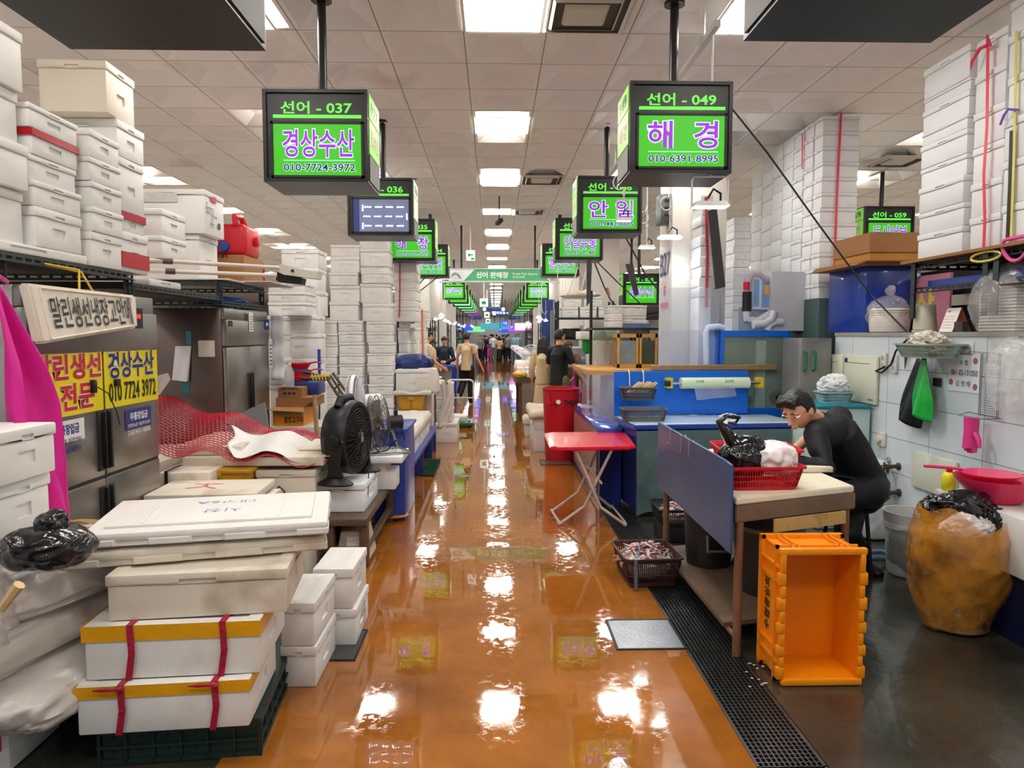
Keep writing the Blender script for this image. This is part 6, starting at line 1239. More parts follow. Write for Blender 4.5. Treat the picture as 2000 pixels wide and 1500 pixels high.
tl=a.lerp(b1,.3); tr=a.lerp(b1,.72); tl2=d1.lerp(c1,.3); tr2=d1.lerp(c1,.72)
for (top,foot,far_) in ((tl,f2_,0),(tr,f1_,0),(tl2,g2,1),(tr2,g1,1)):
    T=V((top.x,top.y+(.04 if not far_ else -.04),u)); Fp=foot; kn=T.lerp(Fp,.78)+V((-.03 if Fp.x<T.x else .03,0,-.05))*(-1 if False else 1)
    k1=T.lerp(Fp,.72); k1=V((k1.x-(Fp.x-T.x)*.22,k1.y,k1.z-.02)); b=MB(); b.tube([T,T.lerp(k1,.97),k1,k1.lerp(Fp,.06),Fp],.013,8); b.tube([Fp.lerp(k1,.1),Fp],.017,8); b.build('leg',LEGW,t)
b=MB(); b.tube([g1+V((0,0,.02)),f1_+V((0,0,.02))],.01,6); b.tube([g2+V((0,0,.02)),f2_+V((0,0,.02))],.01,6); m1=(tl+f2_)/2; b.tube([V((m1.x,m1.y,.4)),V((m1.x-.01,(tl2.y+g2.y)/2,.4))],.01,6); b.build('cross_bar',LEGW,t)
# the blue counter with its plastic sheet
CL_=onz(1243,1010,0); zt=.85; p0=onz(1243,828,zt); p1=onz(1532,818,zt); ang=.4*math.atan2(p1.y-p0.y,p1.x-p0.x); U=V((math.cos(ang),math.sin(ang),0)); N_=V((-U.y,U.x,0)); Lc=(p1-p0).length; org=V((p0.x,p0.y,0))
def cbox(u0,u1,v0,v1,z0,z1,name,mat,parent=None,bev=.004,label=None,cat=None):
    b=MB(); b.prism([org+U*u0+N_*v0+Z*z0,org+U*u1+N_*v0+Z*z0,org+U*u1+N_*v1+Z*z0,org+U*u0+N_*v1+Z*z0],(0,0,z1-z0))
    if bev: bmesh.ops.bevel(b.bm,geom=list(b.bm.edges),offset=bev,segments=1,affect='EDGES')
    o=b.build(name,mat,parent,False); 
    return tag(o,label,cat) if label else o
BRT=M('bright blue board',(16,104,214),.28,0,.05,2,coat=.2); TOPW=M('pale counter top',(206,222,226),.2,0,.04,3,coat=.4)
t=thing('fish_counter','blue fish counter with a pale top and plastic draped front','counter',org+U*Lc/2)
cbox(0,Lc,0,.62,0.05,zt-.05,'body',BLUED,t); cbox(-.03,Lc,-.03,.64,zt-.05,zt-.012,'edge_band',BLUE,t); cbox(-.02,Lc,-.02,.6,zt-.012,zt,'counter_top',TOPW,t)
def drape(u,v): return org+U*(Lc*u-.01)+N_*(-.045-.02*abs(math.sin(u*23+v*2))*v-.02*noise.noise(V((u*6,v*4,1))))+Z*((zt-.06)*(1-v)+.02*v+.04*v*math.sin(u*13)*v)
PSH=M('cloudy green plastic sheet',(96,120,112),.15,0,.15,5,.35,9,alpha=.72,coat=.5); o=MB().grid(drape,50,30).build('plastic_sheet',PSH,t,ang=80)
# blue back board with cling film roll
cbox(-.03,1.36,.66,.69,zt,zt+.44,'back_board',BRT,t)
zroll=at(1395,746,7.15).z; fr=thing('film_roll','roll of printed cling film held by yellow clamps on the blue board','film roll',org+U*.9+N_*.6+Z*(zroll-.05))
rc=org+N_*.58+Z*zroll; u0,u1=.62,1.32
MB().cyl(rc+U*u0,rc+U*u1,.055,seg=24).build('film',M('film pale green',(206,222,196),.3),fr); MB().cyl(rc+U*(u0-.12),rc+U*(u1+.12),.016,seg=10).build('bar',CHR,fr)
b=MB()
for q in (u0-.14,u1+.1): b.prism([rc+U*q+Z*.05,rc+U*(q+.06)+Z*.05,rc+U*(q+.06)-Z*.05,rc+U*q-Z*.05],N_*.08)
b.build('clamp',M('clamp yellow',(226,192,30),.4),fr); b=MB(); b.lathe([(.03,0),(.03,.05)],rc+U*(u0-.16)+V((0,0,0)),14,axis='x'); b.build('clamp_knob',FRD,fr)
for q in (.75,1.05): letters('신선한',rc+U*q-N_*.0565+Z*.01,U,Z,.09,.022,M('print green',(60,140,70),.5),parent=fr,base=fr.location,lift=.002)
o=MB().grid(lambda u,v: rc+U*(u0+.12+.42*u+.04*v)-N_*(.05-.03*v+.015*math.sin(u*11))-Z*(.04+.13*v*(1-.3*u)),16,8).build('film_tail',BAG,fr,ang=80)
# baskets on hooks at the left of the board
q=org+U*.16+N_*.5; GRB=M('grey basket plastic',(88,94,100),.4,0,.06,6)
basket(q.x-.17,q.x+.17,q.y-.1,q.y+.1,zt+.17,zt+.3,GRB,'upper grey hanging basket holding chopsticks on the blue board',.03)
b=MB(); 
for s in (-.06,.08): b.tube([(q.x+s,q.y+.1,zt+.3),(q.x+s,q.y+.13,zt+.42),(q.x+s,q.y+.17,zt+.45),(q.x+s,q.y+.19,zt+.4)],.006,6)
tag(b.build('basket_hook',WTB),'white hooks holding the upper grey basket','hook')
b=MB(); rr=random.Random(9)
for k in range(60): x=q.x-.05+.2*rr.random(); y=q.y-.06+.12*rr.random(); b.tube([(x-.06,y,zt+.24),(x+.05,y+rr.uniform(-.02,.02),zt+.32+.03*rr.random())],.004,5)
tag(b.build('wooden_chopsticks',M('chopstick wood',(214,186,140),.6)),'heap of wooden chopsticks in the upper grey basket','chopsticks',kind='stuff')
basket(q.x-.2,q.x+.2,q.y-.38,q.y-.14,zt+.001,zt+.12,GRB,'lower grey basket on the counter end',.02)
b=MB(); lump(b,org+U*1.0+N_*.3+Z*(zt+.02),(.1,.06,.028),81,.3,3,4,flat=.7); tag(b.build('damp_rag',WB,ang=70),'white damp rag on the pale counter top','rag')
# board rail and acrylic, tank
WD=M('weathered wood rail',(150,118,84),.6,0,.2,10); cbox(.36,1.68,.69,.735,zt+.44,zt+.5,'wood_rail',WD,None,.008,'weathered wood rail on top of the blue board','rail')
t=thing('aquarium','blue framed fish tank with green murky water on a blue stand','tank',org+U*1.45+N_*.95); tu0,tu1=1.07,1.84; tv0,tv1=.74,1.2; tz0,tz1=1.02,1.72
tz1=at(1480,646,7.3).z; tz0=at(1480,795,7.3).z
fb=.06
for (a0,a1,c0,c1,z0,z1) in ((tu0,tu1,tv0,tv1,0,tz0),):
    cbox(a0,a1,c0,c1,z0,z1,'stand',BRT,t)
b=MB()
def cb(b,u0,u1,v0,v1,z0,z1): b.prism([org+U*u0+N_*v0+Z*z0,org+U*u1+N_*v0+Z*z0,org+U*u1+N_*v1+Z*z0,org+U*u0+N_*v1+Z*z0],(0,0,z1-z0))
cb(b,tu0,tu1,tv0,tv1,tz1-.06,tz1); cb(b,tu0,tu0+fb,tv0,tv0+.04,tz0,tz1-.06); cb(b,tu1-fb,tu1,tv0,tv0+.04,tz0,tz1-.06); cb(b,tu0,tu0+.02,tv0,tv1,tz0,tz1); cb(b,tu1-.02,tu1,tv0,tv1,tz0,tz1); cb(b,tu0,tu1,tv1-.03,tv1,tz0,tz1); b.build('frame',BRT,t,False)
GLS=M('tank glass',(180,200,190),.03,alpha=.25,coat=.6); cbox(tu0+fb,tu1-fb,tv0+.01,tv0+.02,tz0,tz1-.06,'glass',GLS,t,0)
cbox(tu0+.03,tu1-.03,tv0+.05,tv1-.05,tz0+.01,tz1-.12,'water',M('murky water',(52,76,40),.1,0,.3,3),t,0)
cbox(tu0+.42,tu0+.52,tv0+.03,tv0+.05,tz0-.02,tz1-.1,'pale_pillar',M('pale pillar',(170,190,190),.4),t,0)
b=MB()
for u_,z_,r_ in ((tu0+.22,.06,.08),(tu0+.34,.08,.06),(tu0+.62,.1,.1),(tu0+.14,.07,.05)): b.sph(org+U*u_+N_*(tv0+.03)+Z*(tz0+z_),(r_,.02,r_*.9),0,2)
b.build('fish_shadow',M('dark fish',(24,28,20),.3),t)
ACR=M('spotted acrylic',(196,204,222),.06,0,0,3,alpha=.22,coat=.5)
def acrylic(name,label,u0,u1,v,z0,z1,mat=ACR,round_=0):
    b=MB(); cb(b,u0,u1,v,v+.008,z0,z1)
    if round_: bmesh.ops.bevel(b.bm,geom=[e for e in b.bm.edges if abs(e.verts[0].co.z-e.verts[1].co.z)>.1],offset=.002,segments=1,affect='EDGES')
    o=b.build(name,mat,None,False); return tag(o,label,'screen')
def uat(px,v): # u on the counter line seen at column px
    best=min(((abs(((lambda p:(p-V((0,0,CAM_H))))(org+U*(k*.01-1)+N_*v)).x/((org+U*(k*.01-1)+N_*v).y)-ray(px,650).x/ray(px,650).y)),k*.01-1) for k in range(600)); return best[1]
zA=at(1300,566,7.6).z; acrylic('acrylic_screen','tall splashed clear acrylic screen left of the tank',uat(1287,.85),uat(1405,.85),.85,zt+.5,zA)
acrylic('acrylic_screen','upper rounded clear acrylic screen above the tank',uat(1407,.88),uat(1500,.88),.88,tz1+.001,at(1450,532,7.7).z)
acrylic('acrylic_screen','lower splashed acrylic panel behind the wood rail',uat(1290,.83),uat(1404,.83),.83,zt+.5,at(1300,645,7.5).z)
b=MB(); e=org+U*(tu0+.02)+N_*.8; PVC=M('pale blue pvc',(190,206,230),.3); p_=[e+U*(-.12)+Z*(zt+.5),e+U*(-.13)+Z*(tz1-.02),e+U*(-.11)+Z*(tz1+.03),e+U*(.0)+Z*(tz1+.04),e+U*(.06)+Z*(tz1+.02)]; b.tube(p_,.035,12); tag(b.build('water_pipe',PVC),'pale blue bent water pipe beside the fish tank','pipe')
# pump box with white pipes on the tank
t=thing('pump_unit','white pump unit with pvc elbows on top of the fish tank','pump',org+U*1.7+N_*.95+Z*tz1); xu=uat(1490,.8); xu2=uat(1578,.8); zt2=at(1540,532,7.4).z
b=MB(); cb(b,xu+.08,xu2,.8,1.1,tz1+.0,zt2); b.build('casing',M('pump white',(196,196,206),.4,0,.05,4),t,False); b=MB(); cb(b,xu-.1,xu+.1,.85,1.05,tz1+.22,zt2-.04); b.build('front_box',M('pump box',(206,210,220),.4),t,False)
b=MB(); cb(b,xu-.09,xu-.03,0.846,.85,tz1+.25,zt2-.08); cb(b,xu+.0,xu+.09,0.846,.85,tz1+.24,zt2-.07); b.build('blue_label',M('label blue',(120,160,210),.5),t,False); MB().b2(*(lambda q:(q+V((-.02,-.003,-.05)),q+V((.03,0,.05))))(org+U*(xu+.045)+N_*.844+Z*(tz1+.42))).build('orange_label',M('label orange',(214,160,80),.5),t,False)
b=MB(); pp=lambda u,v,z: org+U*u+N_*(v-.2)+Z*(tz1+z)
b.tube([pp(xu-.16,1.05,.2),pp(xu-.16,1.05,.12),pp(xu-.05,1.03,.1),pp(xu+.1,1.03,.18)],.04,12); b.tube([pp(xu-.12,.98,.06),pp(xu+.0,.98,.07),pp(xu+.08,.98,.12),pp(xu+.1,.98,.2)],.042,12); b.tube([pp(xu+.04,.99,.0),pp(xu+.06,.99,.06),pp(xu+.12,.99,.09),pp(xu+.2,.99,.09)],.038,12); b.build('pvc_elbow',M('pvc white',(206,208,216),.3),t)
b=MB(); b.tube([pp(xu-.16,1.05,.2),pp(xu-.16,1.05,.4)],.045,12); b.build('black_valve',FRD,t); b=MB(); b.tube([pp(xu-.16,1.05,.4),pp(xu-.16,1.05,.5),pp(xu-.1,1.05,.58),pp(xu-.02,1.05,.58),pp(xu+.05,1.05,.5)],.03,10); b.build('clear_hose',M('hose clear',(190,180,190),.2,alpha=.6),t); b=MB(); b.tube([pp(xu-.165,1.05,.42),pp(xu-.165,1.05,.5)],.034,10); b.build('red_band',RED,t)
# fridge behind the man, teal drawers
FG=M('grey fridge',(140,138,134),.35,.6,.1,3); x0,x1=at(1560,760,6.58).x,XW-.3
t=thing('fridge','grey fridge with green handles at the end of the tiled wall','fridge',((x0+x1)/2,6.8,0)); MB().b2((x0,6.58,0.05),(x1+.25,6.98,1.62),.01).build('body',FG,t); MB().b2((x0,6.56,.85),(x1+.25,6.58,.86)).build('door_gap',FRD,t); 
for px in (1572,1590): q=at(px,705,6.56); b=MB(); b.tube([(q.x,6.57,q.z+.09),(q.x,6.53,q.z+.08),(q.x,6.53,q.z-.08),(q.x,6.57,q.z-.09)],.012,6); b.build('handle',M('handle green',(20,110,70),.4),t)
MB().b2((x0+.02,6.6,0),(x1+.2,6.96,.05)).build('plinth',FRD,t)
TL=M('teal drawer',(24,128,140),.4,0,.06,4); TLB=M('pale drawer',(176,196,190),.4); y0,y1=5.9,6.5; xd0=at(1600,800,5.9).x; xd1=XW-.03; zd=onx(1680,790,XW-.1).z
t=thing('drawer_unit','teal topped plastic drawer unit against the tiled wall behind the man','drawers',((xd0+xd1)/2,6.2,0)); MB().b2((xd0,y0,0),(xd1,y1,zd-.03),.008).build('carcass',TLB,t); MB().b2((xd0-.02,y0-.02,zd-.03),(xd1,y1,zd),.012).build('top',TL,t)
for k in range(4): MB().b2((xd0+.02,y0-.012,.04+.2*k),(xd1-.02,y0,.04+.2*k+(.17 if k<3 else .1)),.01).build('drawer',TL if k%2==0 else TLB,t)
q=V((xd0+.22,6.1,zd+.001)); basket(q.x-.13,q.x+.13,q.y-.1,q.y+.12,q.z,q.z+.1,M('pale blue basket',(150,178,186),.4),'pale blue basket of napkins on the teal drawers',.02); b=MB(); lump(b,(q.x-.02,q.y,q.z+.15),(.15,.12,.1),83,.3,2.6,5,flat=.9,fold=.8); tag(b.build('napkins',M('napkin white',(222,226,228),.6),ang=60),'white napkins piled in the pale blue basket','napkins')
# white sack, stool, hose behind the man
b=MB(); c=onz(1725,1055,0); lump(b,(c.x-.05,c.y+.1,.3),(.17,.17,.36),84,.14,2.2,5,flat=.8,sq=.2); tag(b.build('white_sack',M('white sack',(206,208,210),.5,0,.05,4),ang=60),'tall white plastic sack slumped behind the seated man','sack')
b=MB(); c=onz(1700,1085,.03); b.tube([c+V((.14*math.cos(q),.1*math.sin(q),.012*math.sin(q*3))) for q in [2*PI*i/20 for i in range(20)]],.018,8,closed=True); tag(b.build('blue_hose',M('hose blue',(60,104,120),.4)),'coil of blue hose on the floor behind the man','hose')
# white chest with pink bowl
WC=M('stained white chest',(206,204,198),.5,0,.06,3,dirt=((150,130,110),9,.68)); XC=2.75; zc=.69; y1=onz(1822,954,zc).y
t=thing('foam_counter','stained white chest counter against the tiled wall carrying a pink bowl','counter',(2.97,3.6,0)); MB().b2((XC,2.6,zc-.32),(XW-.03,y1,zc),.012).build('chest',WC,t); MB().b2((XC+.04,2.62,0),(XW-.03,y1-.04,zc-.32)).build('blue_tub',M('navy tub',(18,26,60),.4),t)
MB().cyl((XC-.0,3.3,zc-.16),(XC-.05,3.3,zc-.16),.035).build('drain_stub',M('pvc white'),t)
PK=M('pink bowl plastic',(222,46,96),.3,0,.05,5,sss=.1); c=V((2.91,4.0,zc)); t=thing('bowl','large pink plastic bowl on the white chest counter','bowl',c); MB().lathe([(.1,0),(.12,.006),(.17,.07),(.215,.135),(.225,.14),(.222,.13),(.17,.062),(.11,.012)],c,36).build('bowl_body',PK,t)
b=MB(); p=V((2.91,4.06,zc+.14)); b.tube([p+V((-.12,.08,.02)),p+V((-.27,.12,.03)),p+V((-.32,.13,.03))],[(.02,.008),(.018,.01),(.012,.008)],8); b.lathe([(.15,.0),(.16,.012),(.14,.012)],p+V((0,0,.0)),28); tag(b.build('ladle',PK),'pink long handled scoop lying across the pink bowl','scoop')
# bucket, bottle, orange refuse bag
c=onz(1775,1150,0); PAIL=M('white pail',(206,206,204),.35,0,.04,5); c=V((2.86,4.76,0)); t=thing('bucket','white plastic bucket behind the orange refuse bag','bucket',c); MB().lathe([(.12,0),(.135,.02),(.155,.36),(.168,.362),(.168,.33),(.158,.33),(.168,.4),(.172,.44),(.16,.44),(.15,.36),(.13,.03)],c,28).build('pail',PAIL,t)
b=MB(); lump(b,(c.x,c.y-.05,.2),(.17,.17,.22),86,.2,2.6,4,flat=.9); tag(b.build('grey_film',M('grey film',(120,132,140),.15,alpha=.5,coat=.5),ang=70),'grey plastic film wrapped around the white bucket','plastic film')
c=V((2.805,y1-.06,zc))
t=thing('bottle','yellow detergent bottle with a red cap beside the chest','bottle',c); MB().lathe([(.035,0),(.042,.01),(.042,.09),(.03,.11),(.02,.115)],c,18).build('bottle_body',M('yellow bottle',(222,216,40),.3),t); MB().cyl(c+Z*.116,c+Z*.15,.018).build('cap',RED,t)
OB=M('orange refuse film',(226,150,40),.14,0,.25,4,.5,7,alpha=.55,coat=.8,dirt=((150,90,30),4,.5))
c=onz(1868,1245,0); c=at(1868,1200,c.y+.14); c=V((c.x,c.y,0)); t=thing('refuse_bag','bulging translucent orange refuse bag stuffed with black bags','bag',c)
b=MB(); off=V((3,9,4))
def bag(u,v):
    a=2*PI*u; z=.66*v; r=.235*(.72+.45*math.sin(min(1,v*1.25)*PI*.62))*(1-.12*max(0,v-.8)*5); q=V((math.cos(a),math.sin(a),v*2)); r*=1+.12*noise.noise(q*1.6+off)-.09*abs(noise.noise(q*3.2+off))+.03*noise.noise(q*8)
    if v<.001: r*=.86
    return V((c.x+r*math.cos(a)*1.05,c.y+r*math.sin(a)*.85,.002+z+(.05*math.sin(a*2+.8)+.03*math.sin(a*5))*v*v))
b.grid(bag,64,36); bmesh.ops.remove_doubles(b.bm,verts=b.bm.verts,dist=1e-5); b.build('orange_film',OB,t,ang=75)
b=MB(); b.lathe([(.02,.01),(.16,.02),(.205,.3),(.18,.56)],c,20); b.build('stuffing',M('bag stuffing',(150,112,66),.5,0,.5,3,dirt=((14,14,18),7,.47)),t)
for (dx,dy,dz,rx,ry,rz_,m_,s) in ((.0,.02,.66,.2,.16,.12,BLKB,91),(.14,-.04,.62,.1,.1,.09,BLKB,92),(-.13,.04,.66,.08,.08,.09,BLKB,93),(-.03,-.1,.6,.15,.08,.09,WB,94)):
    b=MB(); lump(b,c+V((dx,dy,dz)),(rx,ry,rz_),s,.28,2.4,5,fold=.8); b.build('black_bag' if m_ is BLKB else 'white_bag',m_,t,ang=70)
# small stuff by the tap end
o=MB().b2((XC+.02,y1+.0,0),(XC+.1,y1+.02,.01)) if False else None
# ---------------------------------------------------------------- pillars and the middle distance
PIL=M('pillar paint',(206,200,192),.5,0,.05,2)
def pillar(x,y,n,w=.6):
    mb=MB(); mb.b2((x-w/2,y,0),(x+w/2,y+w,CZ+.02),.01); return tag(mb.build('pillar_'+n,PIL),'white square pillar',kind='structure')
p1=pillar(2.25,7.85,'right')
xp_=1.945
letters('B27',V((xp_,8.38,onx(1300,538,xp_).z)),-Y,Z,.46,.26,NVL,name='pillar_number',parent=None,offset=.0)
o=bpy.data.objects['pillar_number']; o.parent=p1; o.location=-p1.location
q=onx(1302,575,xp_); MB().b2((xp_-.004,7.95,q.z-.16),(xp_,8.32,q.z+.16)).build('notice_sheet',M('notice white',(214,200,196),.5),p1,False); MB().b2((xp_-.006,7.95,q.z-.15),(xp_-.004,8.32,q.z-.09)).build('red_stripe',REDL,p1,False); MB().lathe([(.06,-.006),(.06,-.003)],(xp_,8.12,q.z+.04),16,axis='x').build('red_symbol',REDL,p1)
pillar(2.25,14.6,'second'); 
for k,y in enumerate((21.5,28.5,35.5)): pillar(2.25,y,['third','fourth','fifth'][k])
for k,y in enumerate((21.5,28.5,35.5)): pillar(-2.25,y,['third','fourth','fifth'][k]+'_left')
c=at(1297,408,7.95); t=thing('switch_box','grey electrical box fixed high on the white pillar','electrical box',c); MB().b2((1.83,7.9,c.z-.16),(1.949,8.15,c.z+.16),.01).build('casing',GALV,t); b=MB(); 
for z in (-.08,0,.08): b.b2((1.87,7.89,c.z+z-.01),(1.92,7.9,c.z+z+.015))
b.build('breaker',FRD,t)
b=MB(); b.prism([at(1383,412,7.2),at(1400,405,7.2),at(1417,560,7.2),at(1398,565,7.2)],(0,.03,0)); tag(b.build('dark_strut',M('dark strut',(52,50,50),.5)),'dark steel strut slanting before the ribbed foam stack','strut')
b=MB(); b.prism([at(1222,516,11.5),at(1236,514,11.5),at(1248,575,11.5),at(1240,578,11.5)],(0,.04,0)); tag(b.build('dark_strut',M('dark strut')),'short dark strut hanging left of the small green signs','strut')
b=MB(); b.prism([at(1146,500,11.2),at(1157,500,11.2),at(1153,590,11.2),at(1146,598,11.2)],(0,.04,0)); tag(b.build('dark_strut',M('dark strut')),'dark strut below the third readable sign on the right','strut')
for i,(pts,r) in enumerate((([(1160,510,11),(1180,560,11),(1192,585,11),(1215,610,11),(1240,625,11),(1285,615,10.6)],.012),([(1160,505,11),(1200,545,11),(1260,602,11)],.01),([(1215,450,9),(1260,535,9.2),(1330,620,9.4)],.01),([(815,560,13),(840,530,13),(872,505,13)],.01),([(812,575,13),(850,545,13),(880,520,13)],.01))):
    b=MB(); b.tube([at(*p) for p in pts],r,6); tag(b.build('overhead_cable',M('brown cable')),['cable sagging from the right signs past a yellow tie','straight dark cable from the third right sign','dark cable slanting down before the white pillar','upper dark cable slanting beside the left green signs','lower dark cable slanting beside the left green signs'][i],'cable')
b=MB(); b.cyl(at(1190,578,10.98),at(1185,562,10.98),.022); tag(b.build('cable_tie',M('brown wrap',(150,104,52),.5)),'brown wrapped tie on the sagging cable','tie')
# long blue counter and red bin
XC2=.99; D0,D1=6.75,8.85
t=thing('display_counter','long low blue topped counter with grey side beside the red bin','counter',(1.17,7.8,0)); CTB=M('counter blue gloss',(44,74,170),.12,0,.05,3,coat=.5); MB().b2((XC2,D0,.72),(1.225,D1,.76),.006).build('counter_top',CTB,t); MB().b2((XC2+.02,D0+.02,0),(1.22,D1,.72)).build('body',BLUED,t); MB().b2((XC2+.005,D0+.15,.08),(XC2+.02,D1,.70)).build('side_film',M('grey film side',(150,146,140),.15,0,.25,5,.3,12,coat=.4),t)
a,b_=at(1160,735,7.3),at(1222,735,7.3)
o=MB().b2((a.x,7.3,.761),(b_.x,7.308,at(1190,730,7.3).z)).build('acrylic_screen',ACR); tag(o,'splashed clear acrylic screen standing on the long blue counter','screen')
o=MB().b2((a.x-.008,7.308,.761),(a.x,8.2,at(1190,730,7.3).z)).build('acrylic_screen',ACR); tag(o,'clear acrylic side screen along the long blue counter','screen')
b=MB(); lump(b,(1.1,8.5,.79),(.08,.1,.03),95,.3,3,3); tag(b.build('film_scrap',BAG),'crumpled clear film on the long blue counter','plastic film')
BINR=M('red bin plastic',(186,18,36),.35,0,.05,4); c=V((.87,9.35,0)); hz=at(1104,757,9.35).z; R_=.235
t=thing('waste_bin','tall round red waste bin with side handles behind the folding table','bin',c); MB().lathe([(R_*.82,0),(R_*.86,.02),(R_*.98,hz-.12),(R_*1.0,hz-.03),(R_*1.06,hz-.02),(R_*1.06,hz),(R_*.98,hz),(R_*.94,hz-.1),(R_*.8,.04)],c,36).build('tub',BINR,t)
for s in (-.55,1): b=MB(); x=c.x+s*R_*.9; y=c.y-R_*.75 if s<0 else c.y; b.tube([(x-.06,y-.01,hz-.07),(x-.05,y-.05,hz-.2),(x+.05,y-.05,hz-.2),(x+.06,y-.01,hz-.07)],.014,6); b.build('handle',BINR,t)
letters('THOR',V((c.x+.02,c.y-R_*.985,hz-.21)),(X*.95+Y*.3),Z,.19,.06,INK,parent=t,base=c,offset=.03,lift=.004); MB().lathe([(.03,0),(.03,-.004)],(c.x-.05,c.y-R_*.985,hz-.17),14,axis='y').build('round_sticker',WHS,t)
foam((.93,10.55,.0),(.75,1.2,.30),'cloth covered foam box under the cream cloth behind the red bin','boxes behind the red bin',lid=False,hs='xy')
foam((.93,10.55,.302),(.75,1.2,.26),'upper foam box under the cream cloth behind the red bin','boxes behind the red bin',hs='xy')
CRM=M('cream cloth',(206,194,168),.7,0,.06,6,.2,20); cloth(.52,1.34,9.95,11.2,.575,.1,'cream ribbed cloth over the foam boxes behind the red bin',CRM,.018)
foam((.66,11.7,0),(.34,.4,.32),'foam box with a white cloth on the floor left of the cream cloth','boxes behind the red bin',hs='y'); cloth(.49,.83,11.5,11.9,.325,.12,'white cloth on the foam box at the aisle edge',CL)
o=MB().b2((1.17,9.0,0),(1.4,9.4,.64),.02).build('maroon_tub',M('maroon plastic',(84,36,40),.5)); tag(o,'dark maroon tub beside the orange trimmed counter','tub')
# orange trimmed counter with tan framed tanks
WT=M('tan wood trim',(196,140,62),.4,0,.12,6); a=at(1146,745,8.95); z1=at(1200,722,8.95).z; x0=a.x; x1=at(1290,740,8.95).x
t=thing('fish_counter','tan edged counter behind the splashed acrylic with fish tanks on it','counter',((x0+x1)/2,9.3,0)); MB().b2((x0+.27,9.0,0),(x1,9.6,z1-.07)).build('body',M('counter grey',(150,140,130),.4,0,.1,4),t); MB().b2((x0,8.95,z1-.07),(x1+.1,10.45,z1),.006).build('top_edge',WT,t)
for k,(p0_,p1_) in enumerate(((1206,1247),(1249,1284))):
    x0=at(p0_,690,9.4).x;x1=at(p1_,690,9.4).x; zt=at(1240,652,9.4).z; t=thing('aquarium',f'{["left","right"][k]} of two tan framed fish tanks behind the acrylic screen','tank',((x0+x1)/2,9.6,z1)); b=MB(); 
    for x in (x0,x1-.03): b.b2((x,9.4,z1),(x+.03,9.43,zt)); b.b2((x,9.8,z1),(x+.03,9.83,zt))
    b.b2((x0,9.4,zt-.05),(x1,9.83,zt)); b.b2((x0,9.4,z1),(x1,9.43,z1+.05)); b.build('frame',WT,t,False); MB().b2((x0+.02,9.42,z1+.02),(x1-.02,9.8,zt-.09)).build('water',M('tank water' if k==0 else 'tank water dark',(120,134,138) if k==0 else (58,72,56),.08,0,.4,5,coat=.5),t,False)
o=MB().b2((at(1212,640,10.2).x,9.95,z1+.3),(at(1262,640,10.2).x,10.3,at(1230,632,10.2).z)).build('lit_tank',M('blue tank',(96,120,160),.1,0,.5,4,coat=.5)); tag(o,'bluish small tank above the tan framed tanks','tank')
fpile(9.9,.5,1190,1218,(640,622,608,596),'shelf stack above the tan framed tanks',z0=at(1200,640,9.9).z)
SHB=M('shelf steel'); t=thing('steel_rack','shelf rack holding foam boxes above the tan framed tanks','shelf',(at(1205,650,9.9).x,10.1,0)); xr_=at(1205,650,9.9).x; b=MB(); b.b2((xr_-.35,9.85,at(1200,640,9.9).z-.03),(xr_+.9,10.6,at(1200,640,9.9).z-.002)); b.build('board',DARKST,t,False); b=MB()
for x in (xr_-.3,xr_+.85): b.b2((x,10.5,0),(x+.04,10.54,2.3))
b.build('post',DARKST,t,False)
foam((at(1228,612,10.0).x+.0,10.2,at(1200,640,9.9).z),(.5,.4,.16),'flat foam box beside the stack above the tan framed tanks',lid=True,hs='y'); foam((at(1228,612,10.0).x+.02,10.2,at(1200,640,9.9).z+.165),(.48,.4,.15),'second flat foam box above the tan framed tanks',lid=True,hs='y')
for (x0,x1,y0,y1,D,mat,lab) in ((1150,1180,660,735,11.2,PIL,'pale green wall panel behind the woman in the pink apron'),(1180,1205,640,735,11.0,M('beige panel',(200,184,168),.6),'beige panel beside the tan framed tanks'),(1160,1205,640,665,10.8,M('greenish panel',(150,170,150),.3),'greenish clear panel under the boxes'),(1100,1130,640,700,16.0,STEEL,'stainless cabinet behind the black shirted man')):
    a=at(x0,y0,D);b_=at(x1,y1,D); o=MB().b2((a.x,D,0 if y1>690 else b_.z),(b_.x,D+.12,a.z),.005).build('wall_panel',mat); tag(o,lab,'panel')
b=MB(); c=at(1147,672,11.0); lump(b,c,(.09,.07,.16),97,.25,2.4,4); tag(b.build('green_bag',BAGG,ang=70),'green and white plastic bag hung behind the pink apron','bag')
b=MB(); c=at(1142,655,10.9); o=MB().box(c,(.22,.2,.12),.01,(0,.0,.3)).build('foam_box',FOAM); tag(o,'small foam box tilted above the green bag','box')
b=MB(); lump(b,at(1190,722,10.4),(.1,.08,.07),98,.25,2.4,4); tag(b.build('black_bag',BLKB,ang=70),'small black bag on the tan edged counter','bag')
b=MB(); lump(b,at(1178,690,10.5),(.12,.06,.3),99,.25,2.4,5); tag(b.build('clear_bag',BAG,ang=70),'hanging bundle of clear bags by the tan framed tanks','bag')
b=MB(); lump(b,at(1157,722,10.3),(.22,.1,.03),96,.3,3,4); tag(b.build('fish_cuts',M('red fish',(170,80,80),.3,0,.3,20),ang=70),'red fish cuts on the tan edged counter','fish',kind='stuff')
